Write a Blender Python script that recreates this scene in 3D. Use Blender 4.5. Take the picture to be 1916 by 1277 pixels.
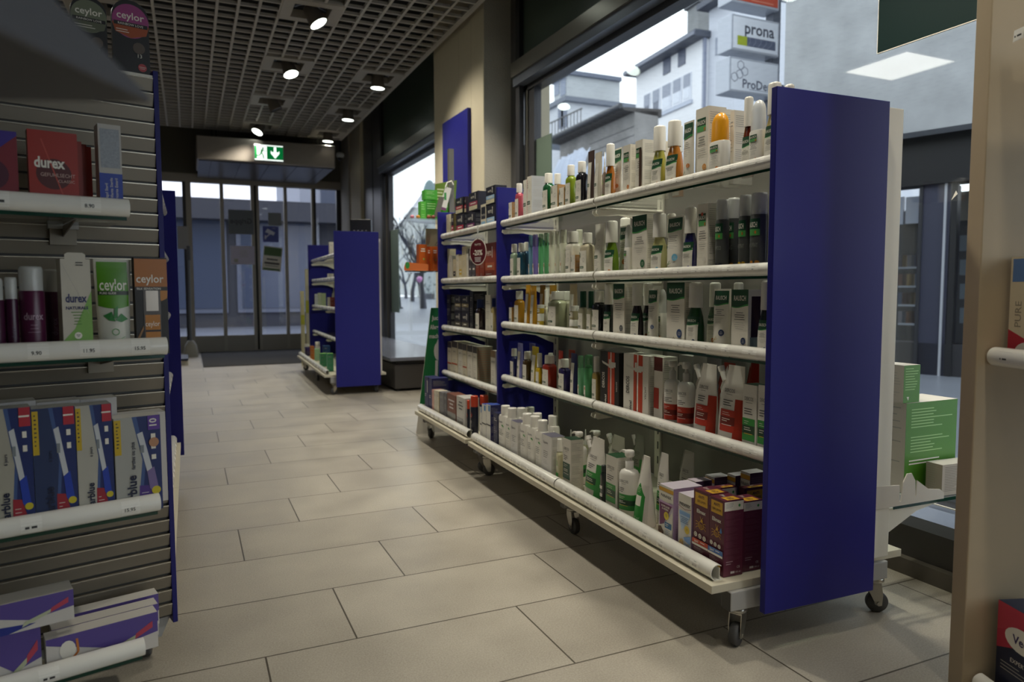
import bpy, math, random
from mathutils import Vector, Matrix
random.seed(7)
S = bpy.context.scene
for o in list(bpy.data.objects): bpy.data.objects.remove(o)
# ------------------------------------------------------------------ camera
FPX = 1332.85; YAW = math.radians(24.39); PITCH = math.radians(-4.0749); ROLL = math.radians(-.1244); CH = .785
fv = Vector((math.sin(YAW)*math.cos(PITCH), math.cos(YAW)*math.cos(PITCH), math.sin(PITCH)))
rv = Vector((math.cos(YAW), -math.sin(YAW), 0)); uv = rv.cross(fv)
rv, uv = rv*math.cos(ROLL)+uv*math.sin(ROLL), -rv*math.sin(ROLL)+uv*math.cos(ROLL)
CP = Vector((0, 0, CH))
cam = bpy.data.cameras.new('camera'); camo = bpy.data.objects.new('camera', cam); S.collection.objects.link(camo)
camo.matrix_world = Matrix(((rv.x, uv.x, -fv.x, 0), (rv.y, uv.y, -fv.y, 0), (rv.z, uv.z, -fv.z, CH), (0, 0, 0, 1)))
cam.sensor_width = 36; cam.lens = FPX/1916*36; cam.clip_start = .02; cam.clip_end = 300
cam.dof.use_dof = True; cam.dof.focus_distance = 1.85; cam.dof.aperture_fstop = 4.0; cam.dof.aperture_blades = 9
S.camera = camo
# ------------------------------------------------------------------ sky and exposure
S.view_settings.view_transform = 'Standard'; S.view_settings.look = 'None'; S.view_settings.gamma = 1
S.view_settings.use_curve_mapping = False; S.view_settings.exposure = 0.0
W = bpy.data.worlds.new('overcast_sky'); S.world = W; W.use_nodes = True
wn = W.node_tree; bg = wn.nodes['Background']
tc = wn.nodes.new('ShaderNodeTexCoord'); nz = wn.nodes.new('ShaderNodeTexNoise'); rp = wn.nodes.new('ShaderNodeValToRGB')
nz.inputs['Scale'].default_value = 1.6; wn.links.new(tc.outputs['Generated'], nz.inputs['Vector']); wn.links.new(nz.outputs['Fac'], rp.inputs['Fac'])
rp.color_ramp.elements[0].color = (.80, .85, .96, 1); rp.color_ramp.elements[1].color = (.92, .95, 1.0, 1)
wn.links.new(rp.outputs['Color'], bg.inputs['Color']); bg.inputs['Strength'].default_value = 2.4
LAMP = 1.0
def ray(px, py): return fv + rv*((px-958)/FPX) - uv*((py-638.5)/FPX)
def on(px, py, X=None, Y=None, Z=None):           # where the sight line of a measured point meets a known plane
    d = ray(px, py)
    t = (X/d.x) if X is not None else (Y/d.y) if Y is not None else ((Z-CH)/d.z)
    return CP + d*t
# ------------------------------------------------------------------ materials
MATS = {}
def lin(c):
    c = c.lstrip('#'); v = [int(c[i:i+2], 16)/255 for i in (0, 2, 4)]
    return tuple((x/12.92 if x <= .04045 else ((x+.055)/1.055)**2.4) for x in v)
def N(nt, t, **k):
    n = nt.nodes.new('ShaderNode'+t)
    for a, b in k.items():
        if a.startswith('i_'): n.inputs[a[2:].replace('_', ' ')].default_value = b
        else: setattr(n, a, b)
    return n
def mat(c, r=.5, metal=0, emit=0, alpha=1, trans=0, noise=0, scale=20, bump=0, bscale=60, coat=0, spec=.5):
    key = (c, r, metal, emit, alpha, trans, noise, scale, bump, bscale, coat, spec)
    if key in MATS: return MATS[key]
    m = bpy.data.materials.new('paint_'+c.lstrip('#')); m.use_nodes = True; nt = m.node_tree; b = nt.nodes['Principled BSDF']
    col = lin(c)+(1,)
    b.inputs['Base Color'].default_value = col; b.inputs['Roughness'].default_value = r; b.inputs['Metallic'].default_value = metal
    b.inputs['Specular IOR Level'].default_value = spec
    if coat: b.inputs['Coat Weight'].default_value = coat; b.inputs['Coat Roughness'].default_value = .08
    if trans: b.inputs['Transmission Weight'].default_value = trans; b.inputs['IOR'].default_value = 1.35
    if emit: b.inputs['Emission Color'].default_value = col; b.inputs['Emission Strength'].default_value = emit
    if alpha < 1: b.inputs['Alpha'].default_value = alpha
    t = N(nt, 'TexCoord')
    n = N(nt, 'TexNoise', i_Scale=scale, i_Detail=4.0); nt.links.new(t.outputs['Object'], n.inputs['Vector'])
    nn = noise if noise else .03
    mx = N(nt, 'Mix', data_type='RGBA'); mx.inputs['A'].default_value = tuple(x*(1-nn) for x in col[:3])+(1,); mx.inputs['B'].default_value = tuple(min(1, x*(1+nn)) for x in col[:3])+(1,)
    nt.links.new(n.outputs['Fac'], mx.inputs['Factor']); nt.links.new(mx.outputs['Result'], b.inputs['Base Color'])
    if bump:
        n2 = N(nt, 'TexNoise', i_Scale=bscale, i_Detail=3.0); nt.links.new(t.outputs['Object'], n2.inputs['Vector'])
        bp = N(nt, 'Bump', i_Strength=bump, i_Distance=.004); nt.links.new(n2.outputs['Fac'], bp.inputs['Height']); nt.links.new(bp.outputs['Normal'], b.inputs['Normal'])
    MATS[key] = m; return m
def glassmat(name, tint, refl=1.0, haze=0.0):
    if name in MATS: return MATS[name]
    m = bpy.data.materials.new(name); m.use_nodes = True; nt = m.node_tree; nt.nodes.clear()
    out = N(nt, 'OutputMaterial'); tr = N(nt, 'BsdfTransparent'); tr.inputs['Color'].default_value = tint+(1,)
    gl = N(nt, 'BsdfGlossy', i_Roughness=.01); gl.inputs['Color'].default_value = (refl, refl, refl, 1)
    fr = N(nt, 'LayerWeight', i_Blend=.5); mx = N(nt, 'MixShader'); pw = N(nt, 'Math', operation='POWER'); pw.inputs[1].default_value = 5.0; nt.links.new(fr.outputs['Facing'], pw.inputs[0])
    mu = N(nt, 'Math', operation='MULTIPLY_ADD'); mu.inputs[1].default_value = .9; mu.inputs[2].default_value = .035; nt.links.new(pw.outputs[0], mu.inputs[0])
    nt.links.new(mu.outputs[0], mx.inputs[0]); nt.links.new(tr.outputs[0], mx.inputs[1]); nt.links.new(gl.outputs[0], mx.inputs[2])
    last = mx
    if haze:
        df = N(nt, 'BsdfDiffuse'); df.inputs['Color'].default_value = (.8, .82, .8, 1); m2 = N(nt, 'MixShader'); m2.inputs[0].default_value = haze
        nt.links.new(mx.outputs[0], m2.inputs[1]); nt.links.new(df.outputs[0], m2.inputs[2]); last = m2
    nt.links.new(last.outputs[0], out.inputs[0]); MATS[name] = m; return m
BLUE = mat('#20207a', .42, noise=.05, scale=8, spec=.3)
BLUEE = mat('#1d1d68', .45, spec=.3)
WHITE = mat('#e4e0d4', .35); RAIL = mat('#eceae2', .22, coat=.4); RAILE = mat('#cfcdc4', .3)
BOARD = mat('#cdc6b2', .45, noise=.05); GREY = mat('#a9a8a6', .4); STEEL = mat('#b9b6ae', .28, metal=1); DSTEEL = mat('#3b3a38', .45)
RUBBER = mat('#4a4a4b', .55); BLACK = mat('#161615', .5); FRAME = mat('#6f6e70', .38, metal=.5, noise=.05); FRAMED = mat('#3a3a3e', .4, metal=.3)
BACKW = mat('#75726d', .45, noise=.04); GEDGE = mat('#0c3a2c', .12)
SGLASS = glassmat('shelf_glass', (.95, .975, .96)); WGLASS = glassmat('window_glass', (.93, .96, .95)); DGLASS = glassmat('door_glass', (.82, .83, .86))
CLEAR = mat('#e8ebe8', .12, alpha=.32, coat=.5); FROST = mat('#e6e7e3', .3, alpha=.7)
INK = mat('#3a3a3a', .6); LINE = mat('#a9a7a2', .6); LINEW = mat('#d9cfd0', .6); DG = mat('#12472c', .45); MG = mat('#3f9a4a', .45)
PAPER = mat('#e9e4d8', .5); CREAM = mat('#ddd3bb', .5)
# ------------------------------------------------------------------ mesh tools
COL = S.collection
def tag(o, label=None, cat=None, group=None, kind=None):
    if label: o['label'] = label
    if cat: o['category'] = cat
    if group: o['group'] = group
    if kind: o['kind'] = kind
    return o
def empty(name, loc=(0, 0, 0), rz=0, label=None, cat=None, group=None, parent=None):
    o = bpy.data.objects.new(name, None); o.empty_display_size = .05; COL.objects.link(o); o.location = loc; o.rotation_euler = (0, 0, rz)
    if parent: o.parent = parent
    return tag(o, label, cat, group)
class MB:
    def __init__(s): s.v = []; s.f = []; s.fm = []; s.sm = []; s.m = []
    def mi(s, m):
        if m not in s.m: s.m.append(m)
        return s.m.index(m)
    def add(s, vs, fs, m, smooth=False):
        b = len(s.v); s.v += [tuple(v) for v in vs]; i = s.mi(m)
        for f in fs: s.f.append(tuple(b+k for k in f)); s.fm.append(i); s.sm.append(smooth)
        return s
    def box(s, x0, x1, y0, y1, z0, z1, m):
        x0, x1 = min(x0, x1), max(x0, x1); y0, y1 = min(y0, y1), max(y0, y1); z0, z1 = min(z0, z1), max(z0, z1)
        vs = [(x0, y0, z0), (x1, y0, z0), (x1, y1, z0), (x0, y1, z0), (x0, y0, z1), (x1, y0, z1), (x1, y1, z1), (x0, y1, z1)]
        return s.add(vs, [(0, 3, 2, 1), (4, 5, 6, 7), (0, 1, 5, 4), (1, 2, 6, 5), (2, 3, 7, 6), (3, 0, 4, 7)], m)
    def prism(s, pts, axis, a, b, m, smooth=False):   # polygon in the two other axes, extruded along axis
        def P(p, t):
            return (t, p[0], p[1]) if axis == 'x' else (p[0], t, p[1]) if axis == 'y' else (p[0], p[1], t)
        n = len(pts); vs = [P(p, a) for p in pts]+[P(p, b) for p in pts]
        fs = [(i, (i+1) % n, n+(i+1) % n, n+i) for i in range(n)]
        s.add(vs, fs, m, smooth); return s.add(vs, [tuple(range(n-1, -1, -1)), tuple(range(n, 2*n))], m)
    def lathe(s, prof, m, n=20, cx=0, cy=0, sx=1, sy=1, smooth=True, caps=True):
        vs = []
        for r, z in prof:
            for k in range(n):
                a = 2*math.pi*k/n; vs.append((cx+r*sx*math.cos(a), cy+r*sy*math.sin(a), z))
        fs = [(i*n+k, i*n+(k+1) % n, (i+1)*n+(k+1) % n, (i+1)*n+k) for i in range(len(prof)-1) for k in range(n)]
        s.add(vs, fs, m, smooth)
        if caps: s.add(vs[:n], [tuple(range(n-1, -1, -1))], m); s.add(vs[-n:], [tuple(range(n))], m)
        return s
    def loft(s, secs, m, n=24, smooth=True, capm=None):    # secs: (z, w(y), d(x), p, dx, dy)
        vs = []
        for q in secs:
            z, w, d, p = q[:4]; dx = q[4] if len(q) > 4 else 0; dy = q[5] if len(q) > 5 else 0
            for k in range(n):
                a = 2*math.pi*k/n; c, t = math.cos(a), math.sin(a)
                vs.append((dx+d/2*math.copysign(abs(c)**(2/p), c), dy+w/2*math.copysign(abs(t)**(2/p), t), z))
        fs = [(i*n+k, i*n+(k+1) % n, (i+1)*n+(k+1) % n, (i+1)*n+k) for i in range(len(secs)-1) for k in range(n)]
        s.add(vs, fs, m, smooth); s.add(vs[:n], [tuple(range(n-1, -1, -1))], m); s.add(vs[-n:], [tuple(range(n))], capm or m)
        return s
    def tube(s, pts, r, m, n=8):
        pts = [Vector(p) for p in pts]; vs = []
        for i, p in enumerate(pts):
            t = (pts[min(i+1, len(pts)-1)]-pts[max(i-1, 0)]).normalized()
            a = t.orthogonal().normalized() if i == 0 else (a - t*a.dot(t)).normalized()
            b = t.cross(a); rr = r[i] if isinstance(r, (list, tuple)) else r
            for k in range(n): q = 2*math.pi*k/n; vs.append(tuple(p+a*rr*math.cos(q)+b*rr*math.sin(q)))
        fs = [(i*n+k, i*n+(k+1) % n, (i+1)*n+(k+1) % n, (i+1)*n+k) for i in range(len(pts)-1) for k in range(n)]
        s.add(vs, fs, m, True); s.add(vs[:n], [tuple(range(n-1, -1, -1))], m); return s.add(vs[-n:], [tuple(range(n))], m)
    def build(s, name, parent=None, loc=None, rz=None, bevel=0, matrix=None):
        me = bpy.data.meshes.new(name); me.from_pydata(s.v, [], s.f); me.update()
        for m in s.m: me.materials.append(m)
        me.polygons.foreach_set('material_index', s.fm); me.polygons.foreach_set('use_smooth', s.sm)
        o = bpy.data.objects.new(name, me); COL.objects.link(o)
        if parent: o.parent = parent
        if loc is not None: o.location = loc
        if rz is not None: o.rotation_euler = (0, 0, rz)
        if matrix is not None: o.matrix_world = matrix
        if bevel:
            b = o.modifiers.new('bevel', 'BEVEL'); b.width = bevel; b.segments = 2; b.limit_method = 'ANGLE'; b.angle_limit = math.radians(40)
        return o
def structure(name, mb, **k): return tag(mb.build(name, **k), kind='structure')
TXT = {}
def text2d(s, bold=0):
    k = (s, bold)
    if k not in TXT:
        c = bpy.data.curves.new('t', 'FONT'); c.body = s; c.resolution_u = 2; c.offset = bold
        o = bpy.data.objects.new('t', c); COL.objects.link(o); bpy.context.view_layer.update()
        me = bpy.data.meshes.new_from_object(o.evaluated_get(bpy.context.evaluated_depsgraph_get()))
        vs = [(v.co.x, v.co.y) for v in me.vertices]; fs = [tuple(p.vertices) for p in me.polygons]
        bpy.data.objects.remove(o); bpy.data.curves.remove(c); bpy.data.meshes.remove(me)
        xs = [v[0] for v in vs]; w = max(xs)-min(xs) if xs else 1; x0 = min(xs) if xs else 0
        TXT[k] = ([(x-x0, y) for x, y in vs], fs, w)
    return TXT[k]
class Decal:                                  # print on a surface: u to the viewer's right, v up, wrapped by fn(u, v, lift)
    def __init__(s, fn): s.b = MB(); s.cv = getattr(fn, 'curved', False); s.fn = (lambda u, v, l: fn(u, v, l+.0006)) if s.cv else fn; s.k = 0
    def poly(s, pts, m): s.k += 1; l = .00025+.00012*s.k; s.b.add([s.fn(u, v, l) for u, v in pts], [tuple(range(len(pts)))], m)
    def rect(s, u0, u1, v0, v1, m, nu=8, top=None, bot=None):
        s.k += 1; l = .00025+.00012*s.k; vs = []; nu = max(1, nu); nv = 1
        if s.cv: nu = max(nu, min(22, int(abs(u1-u0)/.0022)+1)); nv = max(1, min(12, int(abs(v1-v0)/.009)))
        for i in range(nu+1):
            t = i/nu; u = u0+(u1-u0)*t; a, c = v0+(bot(t) if bot else 0), v1+(top(t) if top else 0)
            for j in range(nv+1): vs.append(s.fn(u, a+(c-a)*j/nv, l))
        q = nv+1; s.b.add(vs, [(q*i+j, q*i+q+j, q*i+q+j+1, q*i+j+1) for i in range(nu) for j in range(nv)], m)
    def circ(s, u, v, r, m, n=14, ry=None):
        ry = ry or r; s.poly([(u+r*math.cos(2*math.pi*k/n), v+ry*math.sin(2*math.pi*k/n)) for k in range(n)], m)
    def ring(s, u, v, r, t, m, n=14):
        s.k += 1; l = .00025+.00012*s.k; vs = []
        for k in range(n):
            a = 2*math.pi*k/n
            for q in (r, r-t): vs.append(s.fn(u+q*math.cos(a), v+q*math.sin(a), l))
        s.b.add(vs, [(2*k, (2*k+2) % (2*n), (2*k+3) % (2*n), 2*k+1) for k in range(n)], m)
    def stroke(s, pts, w, m):
        for (a, b), (c, d) in zip(pts[:-1], pts[1:]):
            L = math.hypot(c-a, d-b) or 1; nx, ny = -(d-b)/L*w/2, (c-a)/L*w/2
            s.poly([(a-nx, b-ny), (c-nx, d-ny), (c+nx, d+ny), (a+nx, b+ny)], m); s.k -= 1
        s.k += 1
    def text(s, t, u, v, h, m, maxw=None, rot=0, bold=.0, center=True, flip=False):
        vs, fs, w = text2d(t, bold); sc = h/.72; sx = sc
        if maxw and w*sx > maxw: sx = maxw/w
        ww = w*sx; s.k += 1; l = .00025+.00012*s.k; c, sn = math.cos(rot), math.sin(rot); out = []
        for x, y in vs:
            a = x*sx-(ww/2 if center else 0); b = y*sc-(h/2 if center else 0)
            if flip: a = -a
            out.append(s.fn(u+a*c-b*sn, v+a*sn+b*c, l))
        s.b.add(out, fs, m)
    def lines(s, u0, u1, v1, n, pitch, m, t=.0011, center=False):   # rows of print too small to read
        for i in range(n):
            q = random.uniform(.45, 1); a, b = (u0, u0+(u1-u0)*q)
            if center: mid = (u0+u1)/2; a, b = mid-(u1-u0)*q/2, mid+(u1-u0)*q/2
            s.rect(a, b, v1-i*pitch-t, v1-i*pitch, m, nu=2); s.k -= 1
        s.k += 1
    def build(s, name, parent): return s.b.build(name, parent) if s.b.v else None
# ------------------------------------------------------------------ local frames
class Fr:
    def __init__(s, o, deg):                    # deg: azimuth of local +y measured from world +Y towards +X
        s.o = Vector((o[0], o[1], 0)); a = math.radians(deg); s.rz = -a
        s.x = Vector((math.cos(a), -math.sin(a), 0)); s.y = Vector((math.sin(a), math.cos(a), 0))
    def w(s, x, y, z=0): return s.o+s.x*x+s.y*y+Vector((0, 0, z))
    def hit(s, px, py, lx): d = ray(px, py); t = (lx-(CP-s.o).dot(s.x))/d.dot(s.x); p = CP+d*t; return (p-s.o).dot(s.y), p.z, t
    def ztop(s, lx, ly, py):
        p = s.w(lx, ly, 0)-CP; k = (py-638.5)/FPX     # solve (p+z e).u = -k (p+z e).f
        return -(p.dot(uv)+k*p.dot(fv))/(uv.z+k*fv.z)
F1 = Fr((1.003, 1.177), 1.8); F2 = Fr((1.056, 2.815), 1.2)
# __SCENE__
# ================================================================== the room
def floor_material():
    m = bpy.data.materials.new('floor_tiles'); m.use_nodes = True; nt = m.node_tree; L = nt.links.new; b = nt.nodes['Principled BSDF']
    tc = N(nt, 'TexCoord'); sp = N(nt, 'SeparateXYZ'); L(tc.outputs['Object'], sp.inputs[0])
    def M(op, a, c=None, d=None):
        n = N(nt, 'Math', operation=op)
        for i, q in enumerate((a, c, d)):
            if q is None: continue
            if isinstance(q, (int, float)): n.inputs[i].default_value = q
            else: L(q, n.inputs[i])
        return n.outputs[0]
    yy = M('DIVIDE', M('SUBTRACT', sp.outputs['Y'], 1.265), .3); row = M('FLOOR', yy); fy = M('SUBTRACT', yy, row)
    xx = M('DIVIDE', M('SUBTRACT', sp.outputs['X'], M('MULTIPLY_ADD', row, .1965, .127)), .5915); cx = M('FLOOR', xx); fx = M('SUBTRACT', xx, cx)
    dx = M('MULTIPLY', M('SUBTRACT', .5, M('ABSOLUTE', M('SUBTRACT', fx, .5))), .5915)
    dy = M('MULTIPLY', M('SUBTRACT', .5, M('ABSOLUTE', M('SUBTRACT', fy, .5))), .3)
    g = M('LESS_THAN', M('MINIMUM', dx, dy), .0020)
    cb = N(nt, 'CombineXYZ'); L(row, cb.inputs[0]); L(cx, cb.inputs[1]); wh = N(nt, 'TexWhiteNoise', noise_dimensions='2D'); L(cb.outputs[0], wh.inputs['Vector'])
    n1 = N(nt, 'TexNoise', i_Scale=260.0, i_Detail=3.0, i_Roughness=.65); L(tc.outputs['Object'], n1.inputs['Vector'])
    n2 = N(nt, 'TexNoise', i_Scale=5.0, i_Detail=5.0); L(tc.outputs['Object'], n2.inputs['Vector'])
    f = M('MULTIPLY_ADD', n1.outputs['Fac'], .75, M('MULTIPLY_ADD', n2.outputs['Fac'], .45, M('MULTIPLY', wh.outputs['Value'], .10)))
    mr = N(nt, 'MapRange'); L(f, mr.inputs[0]); mr.inputs[1].default_value = .38; mr.inputs[2].default_value = 1.05
    mx = N(nt, 'Mix', data_type='RGBA'); mx.inputs['A'].default_value = lin('#827b70')+(1,); mx.inputs['B'].default_value = lin('#bdb6a8')+(1,); L(mr.outputs[0], mx.inputs['Factor'])
    m2 = N(nt, 'Mix', data_type='RGBA'); L(g, m2.inputs['Factor']); L(mx.outputs['Result'], m2.inputs['A']); m2.inputs['B'].default_value = lin('#4a4338')+(1,)
    L(m2.outputs['Result'], b.inputs['Base Color'])
    L(M('MULTIPLY_ADD', n2.outputs['Fac'], .25, .27), b.inputs['Roughness'])
    hh = M('SUBTRACT', M('MULTIPLY', n1.outputs['Fac'], .35), g); bp = N(nt, 'Bump', i_Strength=.35, i_Distance=.0015); L(hh, bp.inputs['Height']); L(bp.outputs[0], b.inputs['Normal'])
    return m
WX = 2.05; CZ = 2.6
fm = floor_material()
b = MB(); b.box(-4.6, 1.80, -3.2, 5.9, -.05, 0, fm); b.box(-4.6, 2.1, 5.9, 9.93, -.05, 0, fm); structure('floor', b)
WALLM = mat('#c9bfa6', .8, bump=.5, bscale=220, noise=.04); WALLG = mat('#a7a297', .85, bump=.9, bscale=120, noise=.05); SHOP = mat('#b9b4a6', .75)
b = MB(); b.box(-4.7, -4.6, -3.3, 10, 0, 3.0, SHOP); structure('wall_left', b)
b = MB(); b.box(-4.7, 2.3, -3.3, -3.2, 0, 3.0, SHOP); structure('wall_back', b)
# right-hand (window) wall: pillar, parapets, cladding strips above the transoms
GREEN = mat('#4d5a50', .3, noise=.05); ALU = mat('#8e8a82', .32, metal=.75); ALUB = mat('#7d8390', .35, metal=.5)
b = MB(); b.box(1.795, 2.28, 4.40, 5.42, 0, 3.0, WALLM)
b.box(1.80, 2.02, 4.3985, 4.40, 0, 3.0, WALLG)
for yy in (4.62, 4.86): b.box(1.7945, 1.7952, yy, yy+.004, 1.2, 2.6, mat('#b3a98f', .8))
structure('wall_right', b)
b = MB(); DARKP = mat('#4b4845', .55)
b.box(1.80, 2.02, -3.2, 4.40, 0, .165, DARKP); b.box(1.775, 1.80, -3.2, 4.40, 0, .045, mat('#5d574e', .5)); structure('baseboard_right', b)
def window(n, y0, y1, sill, head):
    b = MB(); x0, x1 = 1.99, 2.10
    b.box(x0, x1, y1-.10, y1, sill, CZ+.4, FRAME); b.box(x0-.01, x0+.02, y1-.155, y1-.10, sill, CZ+.4, FRAMED); b.box(x0+.03, x0+.045, y1-.19, y1-.155, sill, head, ALU); b.box(x0+.04, x0+.09, y1-.27, y1-.19, sill, head, FRAMED)
    b.box(x0-.03, x1, y0, y1-.10, head, head+.055, ALUB); b.box(x0-.045, x0, y0, y1-.10, head+.055, head+.145, ALU)
    b.box(x0+.03, x1, y0, y1-.10, head-.035, head, FRAMED)
    b.box(x0+.02, x1-.02, y0, y1-.10, head+.145, CZ+.5, GREEN)
    b.box(x0, x1, y0, y1, sill-.04, sill+.012, ALUB)
    if y0 > 5: b.box(x0, x1, y0, y0+.04, sill, CZ+.4, FRAME)
    structure('window_%d' % n, b)
    g = MB(); g.box(2.052, 2.058, y0, y1-.10, sill, head, WGLASS); p = g.build('window_pane'); p.parent = bpy.data.objects['window_%d' % n]
window(1, -3.2, 4.40, .19, 2.10); window(2, 5.42, 8.0, .20, 2.08)
# ledge under the near window: bent metal nose, dark gap, speckled stone
b = MB(); b.prism([(1.80, .13), (1.79, .165), (1.84, .186), (1.875, .186), (1.875, .13)], 'y', -3.2, 4.39, ALUB); b.box(1.875, 1.89, -3.2, 4.39, .13, .18, BLACK); b.box(1.89, 1.895, -3.2, 4.39, .13, .184, WHITE)
b.box(1.895, 1.99, -3.2, 4.39, .12, .172, mat('#26272b', .5, noise=.9, scale=500)); structure('trim_1', b)
# far right corner: cladding post, plastered column
b = MB(); b.box(1.99, 2.1, 8.0, 8.75, 0, 3.0, FRAME); b.box(1.985, 1.995, 8.28, 8.3, 0, 2.9, FRAMED); b.box(1.95, 2.1, 8.75, 9.35, 0, 3.0, WALLM); b.box(1.93, 2.1, 9.35, 9.95, 0, 3.0, WALLG); structure('trim_2', b)
b = MB(); b.box(2.02, 2.1, 4.40, 5.42, 0, 3, FRAME); b.box(2.0, 2.1, 5.42, 8, 0, .16, DARKP); structure('trim_3', b)
# ceiling: open-cell louvre under a dark void
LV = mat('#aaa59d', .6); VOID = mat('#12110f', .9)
HX0, HX1, CELL = .60, 1.35, .125
HOUS = [(HX0, y) for y in (-.50, .70, 1.90, 3.10, 4.72, 5.92, 7.12, 8.26)]+[(HX1, y) for y in (-1.1, .1, 1.3, 2.5, 3.7, 5.97, 7.22, 8.36)]+[(-.65, y) for y in (.1, 1.3, 2.5, 5.2, 6.4)]
PANELS = [(-1.525, 3.795)]
def blocked(x, y):
    e = 1e-3
    return any(hx+e < x < hx+.375-e and hy+e < y < hy+.375-e for hx, hy in HOUS) or any(px+e < x < px+.625-e and py+e < y < py+.625-e for px, py in PANELS)
b = MB(); xs = [HX0+CELL*k for k in range(-36, 10)]; y0 = -3.03; ys = [y0+CELL*k for k in range(0, 96)]
def runs(vals, test):
    out = []; s = None
    for a, c in zip(vals[:-1], vals[1:]):
        if not test((a+c)/2):
            if s is None: s = a
            e = c
        elif s is not None: out.append((s, e)); s = None
    if s is not None: out.append((s, e))
    return out
for x in xs:
    for s_, e_ in runs(ys, lambda q: blocked(x, q)): b.box(x-.0085, x+.0085, s_, e_, CZ, CZ+.024, LV)
for y in ys:
    for s_, e_ in runs(xs, lambda q: blocked(q, y)): b.box(s_, e_, y-.0075, y+.0075, CZ+.0005, CZ+.020, LV)
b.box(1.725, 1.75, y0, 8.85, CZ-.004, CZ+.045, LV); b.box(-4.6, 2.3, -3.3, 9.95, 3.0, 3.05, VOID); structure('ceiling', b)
# ------------------------------------------------------------------ recessed spotlights (each lamp's light is set here)
HOUSM = mat('#9a948a', .55); SPOTB = mat('#6d665d', .5); LENS = mat('#f4fff6', .3, emit=9.0)
ordn = ['first', 'second', 'third', 'fourth', 'fifth', 'sixth', 'seventh', 'eighth', 'ninth', 'tenth', 'eleventh', 'twelfth', 'thirteenth', 'fourteenth', 'fifteenth', 'sixteenth', 'seventeenth', 'eighteenth', 'nineteenth', 'twentieth']
def spotlight(hx, hy, aim, lit=True, power=30, label='', i=0):
    cx, cy = hx+.1875, hy+.1875
    t = empty('recessed_spotlight', (cx, cy, CZ), 0, label, 'spotlight', 'spotlights in the louvre ceiling')
    f = MB(); o, q = .187, .115
    f.box(-o, o, -o, -q, -.004, .05, HOUSM); f.box(-o, o, q, o, -.004, .05, HOUSM); f.box(-o, -q, -q, q, -.004, .05, HOUSM); f.box(q, o, -q, q, -.004, .05, HOUSM)
    f.box(-.14, .14, -.14, .14, .16, .165, VOID); f.build('housing_frame', t, bevel=.002)
    r = MB(); r.tube([(-.1, .02, .03), (-.06, .05, .06), (0, .05, .075), (.06, .05, .06), (.1, .02, .03)], .006, mat('#8e93a3', .4)); r.build('cable', t)
    d = Vector(aim).normalized(); rot = d.to_track_quat('-Z', 'Y').to_matrix().to_4x4(); piv = Vector((0, 0, .01))
    h = MB(); h.lathe([(.035, .03), (.048, .01), (.052, -.04), (.062, -.09), (.066, -.10), (.058, -.098)], SPOTB, 24, caps=False); h.lathe([(.036, .03), (.0, .03)], SPOTB, 24, caps=False)
    hd = h.build('lamp_head', t); hd.matrix_local = Matrix.Translation(piv) @ rot
    l = MB(); l.lathe([(.0, -.094), (.058, -.094)], LENS if lit else mat('#2b2a28', .2), 24, caps=False); le = l.build('lens', hd)
    if lit:
        L = bpy.data.lights.new('spot_beam', 'SPOT'); L.energy = power*LAMP; L.spot_size = math.radians(95); L.spot_blend = .6; L.shadow_soft_size = .05; L.color = (1.0, .93, .78)
        lo = bpy.data.objects.new('spot_beam', L); COL.objects.link(lo); lo.parent = t; lo.matrix_local = Matrix.Translation(piv + d*.115) @ rot
    return t
for i, (hx, hy) in enumerate(HOUS):
    row = 'window' if hx == HX1 else 'centre' if hx == HX0 else 'left'
    aim = (.42, -.05, -1) if row == 'centre' else (-.05, 0, -1) if row == 'window' else (-.3, .1, -1)
    if (hx, hy) == (HX0, 4.72): aim = (.55, -.25, -1)
    if (hx, hy) == (HX0, 5.92): aim = (.25, -.35, -1)
    if (hx, hy) == (HX0, 8.26): aim = (-.5, -.35, -1)
    lit = (hx, hy) != (HX0, 7.12)
    n = [q for q in HOUS if q[0] == hx].index((hx, hy)); vis = {(HX0, 4.72): 'tilted spotlight, nearest in the ceiling row over the aisle', (HX0, 5.92): 'lit spotlight, second in the ceiling row over the aisle', (HX0, 7.12): 'unlit spotlight turned away in the row over the aisle', (HX0, 8.26): 'lit spotlight just in front of the exit sign', (HX1, 5.97): 'lit spotlight beside the cream pillar top, nearest in the window row', (HX1, 7.22): 'middle lit spotlight in the ceiling row along the windows', (HX1, 8.36): 'farthest lit spotlight in the window row, by the door cover'}
    spotlight(hx, hy, aim, lit, (3 if row == 'left' else 90 if hy > 8 else 36 if hy < .9 else 62), vis.get((hx, hy), 'recessed spotlight above the viewer, %s of the %s ceiling row' % (ordn[n], row)))
for i, (px, py) in enumerate(PANELS):
    t = empty('ceiling_light_panel', (px+.3125, py+.3125, CZ), 0, 'square white light panel in the louvre ceiling to the left of the aisle', 'ceiling light')
    f = MB(); o, q = .31, .285
    for a in ((-o, o, -o, -q), (-o, o, q, o), (-o, -q, -q, q), (q, o, -q, q)): f.box(*a, -.006, .03, WHITE)
    f.build('panel_frame', t); g = MB(); g.box(-q, q, -q, q, 0, .02, mat('#fffdf6', .5, emit=2.0)); g.build('diffuser', t)
    L = bpy.data.lights.new('panel_light', 'AREA'); L.energy = 6*LAMP; L.size = .56; L.color = (1, .95, .84); lo = bpy.data.objects.new('panel_light', L); COL.objects.link(lo); lo.parent = t; lo.location = (0, 0, -.01)
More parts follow.
